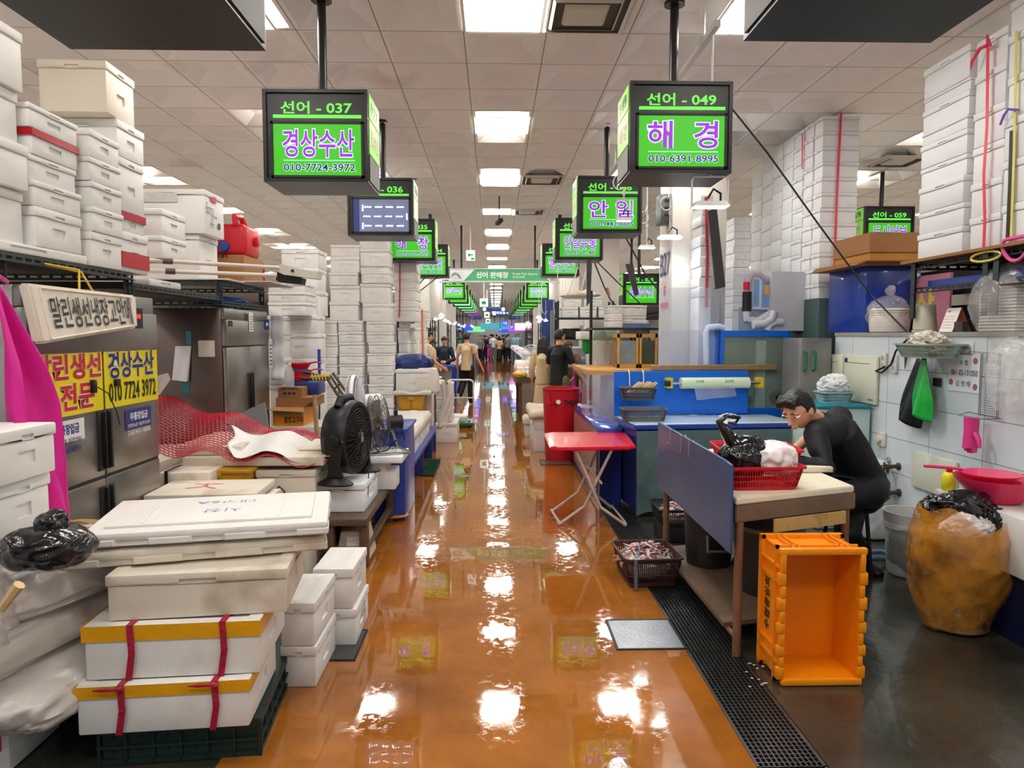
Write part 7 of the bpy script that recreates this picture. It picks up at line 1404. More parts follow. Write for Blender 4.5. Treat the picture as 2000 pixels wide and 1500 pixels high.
# middle stall tables on the right: packed trays, white fan, orange tarp
TRW=M('packed white',(232,234,238),.3,0,.05,6)
t=thing('stall_table','wooden stall table with packed white fish trays on the right','table',(.95,14.0,0)); za=at(1030,738,13.4).z; MB().b2((.42,13.4,za-.1),(1.24,15.2,za)).build('table_top',WOODD,t)
for x in (.46,1.14):
    for y in (13.45,15.1): MB().b2((x,y,0),(x+.06,y+.06,za-.1)).build('leg',RUST,t)
for k in range(5):
    for j in range(2): o=MB().box((.52+.16*k,13.7+.55*j,za+.06+.05*j),(.14,.48,.11),.01).build('fish_tray',TRW); tag(o,f'packed white fish tray, {["first","second","third","fourth","fifth"][k]} across in the {["front","back"][j]} row on the stall table','tray','packed trays on the stall table')
b=MB(); lump(b,(.48,13.5,za+.06),(.14,.12,.07),88,.25,2.5,4); tag(b.build('yellow_bag',M('yellow bag',(226,186,50),.3),ang=70),'yellow plastic bag at the corner of the stall table','bag')
ctr=at(1038,694,14.0); t=thing('desk_fan','white fan facing the aisle on the packed trays','fan',ctr,None,math.radians(-105)); b=MB(); grille(b,.2,.04,.03,7,24,.003); b.lathe([(.205,.02),(.212,0),(.205,-.02)],(0,0,0),32,axis='x',caps=False); b.build('front_grille',FWH,t,local=True); b=MB(); blades(b,.17,4); b.build('blade',M('fan blade grey',(150,160,170),.4),t,local=True); b=MB(); b.cyl((-.05,0,-.05),(-.05,0,za+.16-ctr.z),.02); b.lathe([(.12,0),(.12,.02)],(-.05,0,za+.12-ctr.z),20); b.build('stand',FWH,t,local=True); MB().lathe([(.04,-.02),(.05,-.1)],(0,0,0),14,axis='x').build('motor',FWH,t,local=True)
OT=M('orange tarp',(214,100,52),.5,0,.1,4); BT=M('grey blue tarp',(100,116,150),.5,0,.1,4)
for (x0,x1,y0,y1,z,m_,lab) in ((.5,1.6,16.0,17.6,.86,OT,'orange tarp over the third stall on the right'),(.55,1.7,17.8,19.3,.95,CL,'pale tarp over the fourth stall on the right'),(1.2,2.0,15.2,16.2,1.15,BT,'grey blue tarp heaped behind the white fan')):
    o=MB().b2((x0+.03,y0+.02,0),(x1-.03,y1-.02,z-.05)).build('stall_counter',M('counter grey')); tag(o,'grey counter under the '+lab.split(' over')[0].split(' heaped')[0]+(' of the fourth stall' if 'fourth' in lab else ''),'counter'); cloth(x0,x1,y0,y1,z,.25,lab,m_,.05,'tarpaulin')
# left middle: counter, display
t=thing('display_counter','low counter with white fish trays behind the platform truck','counter',(-1.3,14.0,0)); za=.72; MB().b2((-1.75,11.8,za-.06),(-.98,14.55,za)).build('counter_top',TOPW,t); MB().b2((-1.72,11.85,0),(-1.02,14.5,za-.06)).build('body',M('counter dark',(70,60,54),.5),t)
for k in range(4): o=MB().box((-1.3,12.2+.6*k,za+.05),(.5,.5,.1),.012).build('fish_tray',TRW); tag(o,f'white fish tray, {["first","second","third","fourth","fifth"][k]} on the counter behind the platform truck','tray','trays behind the platform truck')
b=MB(); lump(b,(-1.0,12.2,za+.13),(.2,.15,.04),77,.25,2.5,4); tag(b.build('yellow_bag',M('yellow bag'),ang=70),'yellow and white bags on the first tray behind the platform truck','bag')
t=thing('blue_table','blue topped table where the navy dressed seller stands','table',(-1.4,17.2,0)); MB().b2((-1.8,16.6,.86),(-.95,17.6,.92)).build('table_top',BLUE,t); MB().b2((-1.7,16.7,0),(-1.05,17.5,.86)).build('body',M('counter grey'),t)
t=thing('steel_rack','dark rack with arched top behind the standing sellers on the left','rack',(-1.75,15.6,0)); b=MB()
for x in (-2.1,-1.45):
    for y in (15.4,15.8): b.b2((x,y,0),(x+.05,y+.05,1.95))
b.build('post',DARKST,t,False); b=MB(); b.b2((-2.1,15.4,1.9),(-1.4,15.85,1.96)); b.b2((-2.1,15.4,1.2),(-1.4,15.85,1.24)); b.build('shelf_board',DARKST,t,False); b=MB(); b.tube([(-2.05,15.4,1.96),(-1.95,15.4,2.1),(-1.6,15.4,2.1),(-1.45,15.4,1.96)],.02,6); b.build('arched_bar',FRD,t)
fpile(12.6,.5,808,836,(640,622,605),'orange corded stack by the far left signs',z0=at(820,640,12.6).z); fpile(12.6,.5,812,832,(760,735,710,690,665,640),'lower stack left of the first far signs',z0=0.0,hs='y')
strap([at(826,700,12.58),at(825,650,12.58),at(824,604,12.58)],.03,X,M('orange cord',(206,110,60),.5),'orange cord tied down the stack left of the first far signs')
# hanging white lamps over the far counters and their cords
BULB=M('lamp lit white',(235,245,255),.4,emit=9.0)
HLb=MB(); HLb.lathe([(.02,.12),(.05,.1),(.13,.02),(.135,0),(.125,.01),(.04,.09)],(0,0,0),16); HLS=HLb.mesh('lamp_shade',ALU); q=MB(); q.sph((0,0,.025),(.075,.075,.05),0,2); HLB=q.mesh('bulb',BULB); q=MB(); q.cyl((0,0,.12),(0,0,2.5),.008,seg=5); HLC=q.mesh('cord',RAIL); HS_=.75
rr=random.Random(12)
for k in range(30):
    s=-1 if k%2 else 1; y=15.5+1.25*(k//2)*1.6; x=s*(1.2+.7*rr.random()); z=CZ-1.35
    t=thing('pendant_lamp',f'white pendant lamp over the far {"left" if s<0 else "right"} counters','lamp',(x,y,z),f'pendant lamps over the far {"left" if s<0 else "right"} counters'); t.scale=(.7,.7,.72); t.location.z=CZ-.72*2.4; meshobj('lamp_shade',HLS,t); meshobj('bulb',HLB,t); meshobj('cord',HLC,t)
# stalls far down both sides: fridges, counters, trays, foam stacks
FB=MB(); FB.b2((-.45,-.6,.08),(.42,.6,1.95),.01); FBm=FB.mesh('body',STEEL); q=MB(); q.b2((-.44,-.58,0),(.4,.58,.08)); FPm=q.mesh('plinth',FRD)
FDb=[]
for (a,c,z0,z1) in ((-.58,-.01,.95,1.6),(.01,.58,.95,1.6),(-.58,-.01,.12,.93),(.01,.58,.12,.93)): q=MB(); q.b2((.42,a,z0),(.45,c,z1),.006); FDb.append(q.mesh('door',FR))
CTb=MB(); CTb.b2((-.5,-1.1,.78),(.5,1.1,.84),.006); CTm=CTb.mesh('counter_top',TOPW); CBB=[]
for m_ in (BLUE,M('counter grey'),M('counter green',(60,110,90),.4)): q=MB(); q.b2((-.46,-1.06,0),(.46,1.06,.78)); CBB.append(q.mesh('body',m_))
TRb=MB(); TRb.box((0,0,.05),(.42,.36,.1),.012); TRm=TRb.mesh('fish_tray',TRW); TRk=MB(); TRk.box((0,0,.05),(.42,.36,.1),.012); TRp=TRk.mesh('fish_tray',M('tray fish pink',(206,160,150),.3,0,.3,20))
FARB=MB()
FO_=['first','second','third','fourth','fifth','sixth','seventh','eighth','ninth','tenth','eleventh','twelfth','thirteenth']
for s,sd in ((-1,'left'),(1,'right')):
    for k in range(12):
        y=20.4+2.45*k; 
        if s<0: 
            pass
        t=thing('display_counter',f'far fish counter, {FO_[k]} along the {sd} side beyond the banner','counter',(s*1.5,y,0),f'far fish counters on the {sd}'); meshobj('counter_top',CTm,t); meshobj('body',CBB[(k+(s>0))%3],t)
        for j in range(4): o=meshobj('fish_tray',TRm if (j+k)%3 else TRp,None,(s*(1.25+.02*j),y-.85+.55*j,.842+.02*(j%2))); tag(o,f'foam fish tray on the far {sd} counters','tray',f'fish trays on the far {sd} counters')
        t=thing('fridge',f'far stainless fridge, {FO_[k]} in the back row on the {sd}','fridge',(s*3.2,y-.3,0),f'far fridges on the {sd}',PI if s>0 else 0); meshobj('body',FBm,t); meshobj('plinth',FPm,t)
        for d_ in FDb: meshobj('door',d_,t)
        if k<9:
            n=rr.randint(2,4); z=1.952
            for j in range(n): h=rr.choice((.2,.26,.3)); FARB.box((s*3.15,y-.3+rr.uniform(-.2,.2),z+h/2),(.5,.62,h-.004),.008); z+=h
            z=0.0
            for j in range(rr.randint(5,8)): h=rr.choice((.24,.3)); FARB.box((s*2.95,y+.95,z+h/2),(.5,.6,h-.004),.008); z+=h
tag(FARB.build('far_foam_boxes',FOAM),'mass of far white foam boxes stacked in the back rows of the distant stalls','foam boxes',kind='stuff')
# nearer back rows that close the view
for k in range(4):
    y=8.3+2.4*k
    if k>0:
        t=thing('fridge',f'stainless fridge behind the left stalls, {FO_[k]} from the camera','fridge',(-3.2,y+2.4,0),None); meshobj('body',FBm,t); meshobj('plinth',FPm,t); [meshobj('door',d_,t) for d_ in FDb]
    for j in range(8 if k else 0): foam((-2.9-.3*(k%2),y+1.1,.27*j),(.5,.7,.268),f'foam box, {ORD[j] if j<7 else "topmost"} in the {FO_[k-1]} back row stack left','back row stacks behind the left stalls',0,False)
    t=thing('fridge',f'stainless fridge behind the right stalls, {FO_[k]} from the camera','fridge',(3.55,y+1.9,0),None,None if False else PI) if k>0 else None
    if t: meshobj('body',FBm,t); meshobj('plinth',FPm,t); [meshobj('door',d_,t) for d_ in FDb]
    for j in range(9 if k>1 else 0): foam((2.75+.3*(k%2),y+1.4,.27*j),(.5,.7,.268),f'foam box, {ORD[j] if j<8 else "topmost"} in the {FO_[k-2]} back row stack right','back row stacks behind the right stalls',0,False)
NVB=M('navy board',(28,50,110),.5); a=at(1058,585,24);b_=at(1078,605,24); 
o=MB().b2((a.x,24,0),(b_.x+.1,24.1,a.z)).build('partition_board',NVB); tag(o,'tall navy partition board beyond the banner on the right','partition')
o=MB().b2((at(1078,612,22).x,22.4,0),(at(1098,612,22).x,22.7,at(1085,605,22).z)).build('grey_cabinet',GP); tag(o,'tall grey cabinet beyond the banner on the right','cabinet')
# clutter over the middle right stalls
t=thing('steel_rack','cluttered steel rack above the pink aproned woman','shelf',(1.75,13.9,0)); b=MB()
for z in (1.55,1.95): b.b2((1.2,13.7,z),(2.3,14.2,z+.03))
b.build('board',DARKST,t,False); b=MB()
for x in (1.2,2.26):
    for y in (13.7,14.16): b.b2((x,y,0),(x+.04,y+.04,2.3))
b.build('post',DARKST,t,False)
t=thing('cooking_pot','wide dark steel pot on the cluttered rack','pot',(1.5,13.95,1.581)); MB().lathe([(.16,0),(.18,.02),(.18,.18),(.19,.19),(.17,.19),(.16,.03)],(1.5,13.95,1.581),24).build('pot_body',DARKST,t)
b=MB(); lump(b,(1.85,13.95,1.68),(.15,.12,.1),101,.25,2.4,4,flat=.9); tag(b.build('orange_bag',M('orange bag',(210,120,40),.3),ang=70),'orange plastic bag on the cluttered rack','bag')
b=MB(); lump(b,(2.1,13.95,1.67),(.13,.12,.09),102,.25,2.4,4,flat=.9); tag(b.build('blue_bag',M('blue bag',(90,140,170),.3),ang=70),'pale blue plastic bag on the cluttered rack','bag')
for k in range(3): foam((1.45+.36*k,13.95,1.981),(.33,.4,.2),f'foam box, {["left","middle","right"][k]} of three atop the cluttered rack','boxes atop the cluttered rack',hs='y')
for k in range(2): foam((1.5+.4*k,13.95,2.183),(.36,.4,.2),f'foam box, {["left","right"][k]} of the upper pair atop the cluttered rack','boxes atop the cluttered rack',hs='y')
for i,(x,y,z,r,lab,m_) in enumerate(((1.35,11.6,2.25,.3,'left','pan'),(1.62,12.6,2.32,.26,'right','pan'))):
    t=thing('hanging_tray',f'{lab} of two round white trays hung on cords by the second pillar','tray',(x,y,z)); MB().lathe([(r*.8,0),(r,.03),(r*.97,.03),(r*.78,.01)],(x,y,z),24).build('tray_dish',ALU,t); b=MB()
    for a in (0,2.1,4.2): b.tube([(x+r*.95*math.cos(a),y+r*.95*math.sin(a),z+.03),(x,y,z+.5)],.005,5)
    b.tube([(x,y,z+.5),(x,y,CZ+.06)],.005,5); b.build('cord',RAIL,t)
    b=MB(); lump(b,(x,y,z+.06),(r*.6,r*.5,.06),110+i,.3,2.6,3); tag(b.build('clear_bag',[CRM,BAG][i]),f'{["cream rag","clear bag"][i]} lying in the {lab} hanging tray','bag')
for k,(x,y,z0,z1) in enumerate(((1.1,12.5,2.2,3.8),(1.3,15.2,2.1,3.8),(1.45,17.5,2.1,3.8),(1.25,19.0,2.2,3.8),(-1.2,16.5,2.1,3.8),(-1.35,19.2,2.1,3.8))):
    b=MB(); b.tube([(x,y,CZ+.06),(x,y,z0+.2),(x+.03,y,z0+.05),(x+.1,y,z0),(x+.14,y,z0+.08)],.009,6); tag(b.build('cord_hook',RAIL),['white cord hook below the fourth right sign','white cord hook before the second pillar','white cord hook beyond the second pillar','white cord hook by the first far right sign','white cord hook over the navy dressed seller','white cord hook by the first far left sign'][k],'hook')
t=thing('steel_sink','stainless cabinet behind the long haired woman','cabinet',(1.65,17.0,0)); MB().b2((1.75,16.0,0),(2.4,17.6,1.35),.01).build('body',STEEL,t); MB().b2((1.72,15.98,1.35),(2.42,17.62,1.39)).build('top',ALU,t)
for k in range(2): foam((2.05,16.4+.6*k,1.392),(.5,.5,.24),f'foam box, {["nearer","farther"][k]} on the stainless cabinet right of the aisle','boxes on the stainless cabinet',hs='xy')
# racks and bags above the far counters
RKB=MB(); 
for z in (1.35,1.8): RKB.b2((-.28,-.8,z),(.28,.8,z+.03))
RKm=RKB.mesh('board',DARKST); q=MB()
for x in (-.28,.24):
    for y in (-.8,.76): q.b2((x,y,0),(x+.04,y+.04,2.2))
RPm=q.mesh('post',DARKST); BGs=[]
for i,(m_,lb) in enumerate(((TRW,'white'),(M('blue bag'),'pale blue'),(CRM,'cream'),(BAGG,'green'),(M('orange bag'),'orange'),(M('pink cloth',(220,70,180),.5,0,.08,5),'pink'))):
    q=MB(); lump(q,(0,0,.11),(.2,.2,.13),120+i,.25,2.4,3,flat=.85); BGs.append((q.mesh('plastic_bag',m_,ang=70),lb))
STB=MB()
for s,sd in ((-1,'left'),(1,'right')):
    for k in range(12):
        y=19.6+2.45*k; x=s*2.32
        if abs(((y+1.0-21.8)+3.5)%7-3.5)<1.25: continue
        t=thing('steel_rack',f'dark steel rack over the far {sd} counters','rack',(x,y+1.0,0),f'steel racks over the far {sd} counters'); meshobj('board',RKm,t); meshobj('post',RPm,t)
        for j,z in enumerate((1.381,1.381,1.831,1.831)):
            me,lb=BGs[rr.choice((0,0,0,1,1,2,3,4,5))]; tag(meshobj('plastic_bag',me,None,(x-s*.05,y+1.0+(-.4 if j%2 else .35),z),(0,0,rr.random()*6)),f'{lb} plastic bag on the far {sd} racks','bag',f'{lb} bags on the far {sd} racks')
c=at(975,433,11.6); t=thing('security_camera','small dark security camera under the ceiling above the aisle','camera',(c.x,11.6,c.z)); MB().box((c.x,11.6,c.z),(.07,.16,.06),.01,(-.3,0,.5)).build('camera_body',FRD,t); MB().cyl((c.x,11.65,c.z),(c.x,11.65,CZ+.05),.01).build('mount',FRD,t)
# ---------------------------------------------------------------- people
SKIN=M('skin',(206,150,118),.5,0,.05,12,sss=.15); HAIR=M('black hair',(16,14,14),.42,0,.2,40,.4,60); HAIRB=M('brown hair',(74,48,32),.5,0,.2,40,.4,60)
TEEB=M('beige tee',(204,180,142),.75,0,.05,6,.2,14); BLKC=M('black cloth',(15,15,17),.7,0,.2,5,.2,14); NAVC=M('navy cloth',(22,26,44),.7,0,.2,5,.2,14); KHA=M('khaki cloth',(96,84,56),.75,0,.1,6); BEI=M('beige dress',(204,180,140),.75,0,.05,5,.2,10); SHOE=M('black shoe',(16,16,17),.45); SOLE=M('white sole',(216,212,204),.5)
PNKC=M('pink cloth',(220,70,180),.5,0,.08,5); FLOR=M('floral cloth',(120,96,70),.7,0,.6,40,dirt=((30,26,30),24,.5)); WHC=M('white cloth tee',(216,216,214),.7,0,.05,5); GRYC=M('grey cloth',(120,122,126),.7,0,.08,5); LBL=M('light blue cloth',(150,190,214),.7,0,.08,5); PURC=M('purple cloth',(70,36,100),.6,0,.1,5); DBL=M('dark blue apron',(24,36,62),.35,0,.25,4,.2,12,coat=.2)
def fuse(b,voxel,name,mats,smooth=3):
    """grow one continuous skin over the overlapping volumes in b"""
    bmesh.ops.recalc_face_normals(b.bm,faces=b.bm.faces)
    me=bpy.data.meshes.new('tmp'); b.bm.to_mesh(me); b.bm.free(); o=bpy.data.objects.new('tmp',me); COL.objects.link(o)
    r=o.modifiers.new('r','REMESH'); r.mode='VOXEL'; r.voxel_size=voxel; s=o.modifiers.new('s','SMOOTH'); s.iterations=smooth; s.factor=.5
    dg=bpy.context.evaluated_depsgraph_get(); dg.update(); m2=bpy.data.meshes.new_from_object(o.evaluated_get(dg)); m2.name=name; bpy.data.objects.remove(o); bpy.data.meshes.remove(me)
    m2.materials.clear(); [m2.materials.append(m) for m in (mats if isinstance(mats,list) else [mats])]; m2.shade_smooth(); return m2
def limb(b,pts,rs,seg=14,first=True):
    pts=[V(p) for p in pts]; b.tube(pts,rs,seg); 
    for p,r in ((pts[0],rs[0]),(pts[-1],rs[-1]))[0 if first else 1:]: r_=r if not isinstance(r,tuple) else min(r); b.sph(p,r_*.98,0,2)
    for p,r in zip(pts[1:-1],rs[1:-1]): r_=r if not isinstance(r,tuple) else min(r); b.sph(p,r_*.97,0,2)
def head(b,c,R,s=1.0):
    """head centred at c, R turns local (+Y = face) into the figure's space"""
    def put(p): return V(c)+R@(V(p)*s)
    q=MB()
    def fn(p,u):
        z=u.z; x=u.x*.074; y=u.y*.094; zz=z*.118
        if z<0: k=1+z*.30*(1 if z>-.6 else 1); x*=1+z*.24; 
        if z<-.2 and u.y>0: y*=1.0-.1*(-z-.2)
        if z<-.1 and u.y<0: y*=1+.38*(z+.1)
        if u.y>.6: y-=.006*math.exp(-((z-.05)/.16)**2)*(1 if abs(u.x)>.15 else .2)
        if u.y>.7 and -.75<z<-.42 and abs(u.x)<.4: y+=.004
        return V((x,y,zz))
    q.sph((0,0,0),1,0,4,lambda p,u:fn(p,u))
    q.tube([(0,.088,.012),(0,.102,-.012),(0,.112,-.03),(0,.096,-.04)],[.007,.010,.014,.008],10)       # nose
    for sx in (-1,1):
        q.sph((sx*.010,.102,-.034),.008,0,2); q.sph((sx*.077,-.004,-.012),(.010,.022,.032),0,2)      # nostril wing, ear
        q.sph((sx*.030,.080,.020),(.022,.012,.007),0,2)   # brow
    q.sph((0,.088,-.066),(.022,.010,.006),0,2); q.sph((0,.086,-.075),(.019,.010,.007),0,2)            # lips
    for v in q.bm.verts: v.co=put(v.co)
    tmp=bpy.data.meshes.new('t'); q.bm.to_mesh(tmp); q.bm.free(); b.bm.from_mesh(tmp); bpy.data.meshes.remove(tmp)
def eyes(c,R,s,par):
    w_=MB(); d=MB()
    for sx in (-1,1):
        for bb,p,r in ((w_,(sx*.031,.084,.004),(.013,.006,.0055)),(d,(sx*.031,.0885,.004),(.0055,.003,.005))): bb.sph(V(c)+R@(V(p)*s),tuple(x*s for x in r),0,2,rot=R.to_euler())
    w_.build('eye_white',M('eye white',(220,214,208),.3),par,local=True); d.build('iris',M('iris',(26,18,16),.2),par,local=True)
    l=MB(); l.tube([V(c)+R@(V((x,.0965-.15*abs(x),-.0705))*s) for x in (-.02,-.008,.0,.008,.02)],.0022*s,6); l.build('lip_line',M('lip',(150,84,76),.5),par,local=True)
    bw=MB()
    for sx in (-1,1): bw.tube([V(c)+R@(V((sx*x,.0935-.12*abs(x-.02),z))*s) for x,z in ((.014,.023),(.03,.028),(.046,.022))],[.003*s,.0036*s,.002*s],6)
    bw.build('eyebrow',HAIR,par,local=True)
def hair(c,R,s,par,mat,long_=0,voxel=.008):
    b=MB()
    def fn(p,u):
        k=1.0; face=u.y>.35 and u.z<.52-.2*abs(u.x); nape=u.z<-.45
        w_=1+.035*noise.noise(u*7)+.03*abs(noise.noise(u*14))
        q=V((u.x*.083*w_,u.y*.103*w_-.004,u.z*.124*w_+.006))
        if face: q=V((u.x*.060,u.y*.066,u.z*.09))
        elif nape: q=V((q.x*.72,q.y*.7,q.z*.8))
        elif u.z<-.05 and u.y>-.1: q=V((q.x*.84,q.y*.8,q.z))
        return q
    b.sph((0,0,0),1,0,4,fn)
    for k in range(9): x=-.055+.0137*k; b.tube([(x,.03,.108),(x*1.05+.01,.072,.096-abs(x)*.3),(x*1.08+.014,.087,.064-abs(x)*.25)],[.016,.012,.006],7)
    if long_:
        for k in range(9): x=-.07+.0175*k; b.tube([(x*.9,-.06,.06),(x*1.1,-.1+.3*abs(x),-.08),(x*1.15,-.105+.2*abs(x),-.2),(x*1.0,-.11,-long_)],[.03,.034,.032,.012],8)
    for v in b.bm.verts: v.co=V(c)+R@(v.co*s)
    return meshobj('hair',fuse(b,voxel,'hair',mat,2),par)
def hand(b,wr,el,curl,s=1,side=1,up=None):
    """palm and five fingers continuing the forearm from elbow el to wrist wr"""
    wr=V(wr);T=(wr-V(el)).normalized(); U_=V(up) if up else V((0,0,1)); S=T.cross(U_); 
    if S.length<.1: S=T.cross(V((0,1,0)))
    S.normalize(); Nn=S.cross(T).normalized(); P_=lambda a,c,d: wr+T*a*s+S*c*s+Nn*d*s
    b.tube([P_(-.01,0,0),P_(.03,0,0),P_(.075,0,0),P_(.092,0,0)],[(.028*s,.018*s),(.036*s,.017*s),(.041*s,.015*s),(.038*s,.012*s)],12,up=Nn)
    for k,(o,L) in enumerate(((-.03,.062),(-.010,.072),(.010,.068),(.029,.052))):
        a0=.086; p=[P_(a0,o,0)]; ang=0; l=L/3
        for j in range(3): ang+=curl; p.append(p[-1]+(T*math.cos(ang)-Nn*math.sin(ang))*l*s*1.15+S*o*.12*s)
        b.tube(p,[.0092*s,.009*s,.0082*s,.006*s],8); b.sph(p[-1],.006*s,0,1)
    p=[P_(.02,side*-.028,0),P_(.045,side*-.052,-.012),P_(.072,side*-.060,-.024),P_(.09,side*-.055,-.034)]; b.tube(p,[.014*s,.012*s,.010*s,.007*s],8)
def shoe(b,s_,an,fwd,L=.26,sole=None):
    an=V(an);f=V(fwd).normalized(); t_=V((f.y,-f.x,0)); 
    def P_(a,z,w_): return an+f*a+Z*z
    z0=-an.z if abs(an.z)<.16 else -.085
    b.tube([P_(-.07,z0+.045,0),P_(-.02,z0+.05,0),P_(.06,z0+.045,0),P_(.13,z0+.035,0),P_(.175,z0+.028,0)],[(.034,.04),(.04,.046),(.046,.04),(.05,.032),(.03,.022)],12)
    if sole: sole.tube([P_(-.095,z0+.012,0),P_(-.02,z0+.012,0),P_(.08,z0+.012,0),P_(.16,z0+.012,0),P_(.2,z0+.014,0)],[(.028,.013),(.042,.013),(.05,.013),(.05,.013),(.026,.01)],12)
def person(label,loc,rz,H=1.72,top=TEEB,bottom=BLKC,hairm=HAIR,long_=0,arms=None,legs=None,sleeve=.55,lean=0.0,look=(0,0,0),voxel=.013,dress=None,apron=None,shoes=True,top_len=.47,facee=False,bare=False,floral=None,group=None):
    """local space: +Y is where the figure faces, +X its right hand side; arms/legs give elbow, wrist / knee, ankle of (left, right)"""
    t=thing('person',label,'person',loc,group,rz); h=lambda f:f*H; ly=lambda z:max(0,(z-.55))*lean*H
    A=arms or [((-.135,.0,.63),(-.15,.06,.49)),((.135,.0,.63),(.15,.06,.49))]; G=legs or [((-.055,.01,.285),(-.06,-.01,.05)),((.055,.01,.285),(.06,-.01,.05))]
    q=lambda p:V((p[0]*H,p[1]*H+ly(p[2]),p[2]*H))
    nk=q((0,-.005,.845)); hd=q((0,.012,.925)); R=Euler(look).to_matrix(); s=H/1.74
    sh=[q((-.098,0,.805)),q((.098,0,.805))]; hp=[q((-.052,0,.5)),q((.052,0,.5))]
    b=MB()
    limb(b,[q((0,0,.5)),q((0,.0,.58)),q((0,.005,.68)),q((0,0,.76)),q((0,-.005,.81))],[(h(.085),h(.06)),(h(.078),h(.055)),(h(.085),h(.06)),(h(.095),h(.06)),(h(.06),h(.045))],16)
    limb(b,[q((0,-.005,.80)),nk,hd-R@V((0,.01,.05))],[h(.036),h(.031),h(.031)]); head(b,hd,R,s)
    for i in (0,1):
        e,w_=q(A[i][0]),q(A[i][1]); limb(b,[sh[i]*.98+V((0,0,h(.0)))*1,sh[i].lerp(e,.5),e,e.lerp(w_,.35),w_],[h(.03),h(.027),h(.022),h(.022),h(.0145)]); hand(b,w_,e,.28,s,1 if i else -1,up=(1 if i else -1,0,0))
        k,a=q(G[i][0]),q(G[i][1]); limb(b,[hp[i],hp[i].lerp(k,.5),k,k.lerp(a,.3),a],[h(.048),h(.043),h(.032),h(.033),h(.02)])
    meshobj('body',fuse(b,voxel,'body',SKIN,3),t)
    if facee: eyes(hd,R,s,t)
    hair(hd,R,s,t,hairm,long_,max(voxel*.8,.008))
    # shirt
    b=MB(); g=.011
    limb(b,[sh[0].lerp(sh[1],.06)-Z*h(.008),(sh[0]+sh[1])/2-Z*h(.012),sh[1].lerp(sh[0],.06)-Z*h(.008)],[h(.04),h(.056),h(.04)])
    limb(b,[q((0,.0,top_len)),q((0,.0,.56)),q((0,.006,.68)),q((0,0,.76)),q((0,-.004,.815))],[(h(.112)+g,h(.08)+g),(h(.104)+g,h(.068)+g),(h(.106)+g,h(.068)+g),(h(.108)+g,h(.066)+g),(h(.055)+g,h(.042)+g)],18,False)
    for i in (0,1):
        e,w_=q(A[i][0]),q(A[i][1])
        if sleeve<=1: p=[sh[i],sh[i].lerp(e,sleeve*.5),sh[i].lerp(e,sleeve)]; r=[h(.032)+g*.5,h(.031)+g*.8,h(.03)+g]
        else: p=[sh[i],sh[i].lerp(e,.5),e,e.lerp(w_,.5),e.lerp(w_,sleeve-1)]; r=[h(.034)+g,h(.033)+g,h(.029)+g,h(.027)+g*.7,h(.022)+g*.6]
        limb(b,p,r)
    meshobj('shirt',fuse(b,max(voxel,.011),'shirt',top,3),t)
    b=MB()
    if dress:
        limb(b,[q((0,0,.55)),q((0,.0,.42)),q((0,.0,.25)),q((0,0,dress))],[(h(.095),h(.075)),(h(.115),h(.095)),(h(.13),h(.11)),(h(.15),h(.13))],18)
    else:
        limb(b,[q((0,0,.58)),q((0,0,.5)),q((0,-.004,.465))],[(h(.088),h(.066)),(h(.096),h(.074)),(h(.09),h(.07))],18)
        for i in (0,1): k,a=q(G[i][0]),q(G[i][1]); a2=k.lerp(a,.97); limb(b,[hp[i]*1.0,hp[i].lerp(k,.5),k,k.lerp(a,.4),a2],[h(.055)+g,h(.052)+g,h(.042)+g,h(.042)+g,h(.036)+g])
    meshobj('skirt' if dress else 'trousers',fuse(b,max(voxel,.011),'trousers',bottom,3),t)
    if shoes:
        for i in (0,1):
            k,a=q(G[i][0]),q(G[i][1]); b=MB(); so=MB(); d=(a-k).normalized()
            if G[i][1][2]>.08: # heel lifted: foot points down behind
                f=V((0,.35,-.94)); M4=f.to_track_quat('Y','Z').to_matrix(); c=MB(); shoe(c,1,V((0,0,.085)),(0,1,0),sole=so); 
                for bb in (c,so):
                    for v in bb.bm.verts: v.co=a+M4@(v.co-V((0,0,.085)))
                me=bpy.data.meshes.new('t'); c.bm.to_mesh(me); c.bm.free(); b.bm.from_mesh(me); bpy.data.meshes.remove(me)
            else: shoe(b,1,a,(.1*(1 if i else -1),1,0),sole=so)
            o=meshobj('shoe',fuse(b,.008,'shoe',SHOE,2),t); so.build('sole',SOLE,o,local=True)
    if apron:
        m_,zt,zb_=apron
        def f(u,v): a=(u-.5)*2.5; z=zt+(zb_-zt)*v; rr_=(.088+.035*v); return V((h(rr_*1.05)*math.sin(a),h(rr_*.86)*math.cos(a)+ly(z)+.012+.02*v,h(z)))
        o=MB().grid(f,20,16).build('apron',m_,t,local=True,ang=80); o.modifiers.new('t','SOLIDIFY').thickness=.006
    return t
# man walking away beyond the platform truck
c=onz(912,789,0); person('man in a beige tee and black trousers stepping away beyond the platform truck',(c.x,c.y,0),math.radians(-14),1.72,TEEB,BLKC,arms=[((-.14,.01,.63),(-.145,.05,.49)),((.15,-.005,.64),(.205,.035,.51))],legs=[((-.055,.0,.285),(-.075,-.135,.12)),((.055,.02,.285),(.06,.0,.05))],voxel=.011)
c=at(840,700,14.9); person('man in a beige tee facing right beside the dark rack on the left',(-1.42,15.05,0),math.radians(-65),1.73,TEEB,BLKC,arms=[((-.135,.03,.64),(-.1,.15,.56)),((.135,.03,.64),(.11,.17,.55))],voxel=.012)
c=at(868,700,18.0); person('seller in navy clothes and cap looking down at a phone behind the blue table',(c.x,18.0,0),math.radians(178),1.62,NAVC,NAVC,arms=[((-.15,.04,.64),(-.04,.15,.60)),((.15,.04,.64),(.04,.15,.60))],sleeve=1.9,look=(-.45,0,0),voxel=.013,apron=(NAVC,.72,.3))
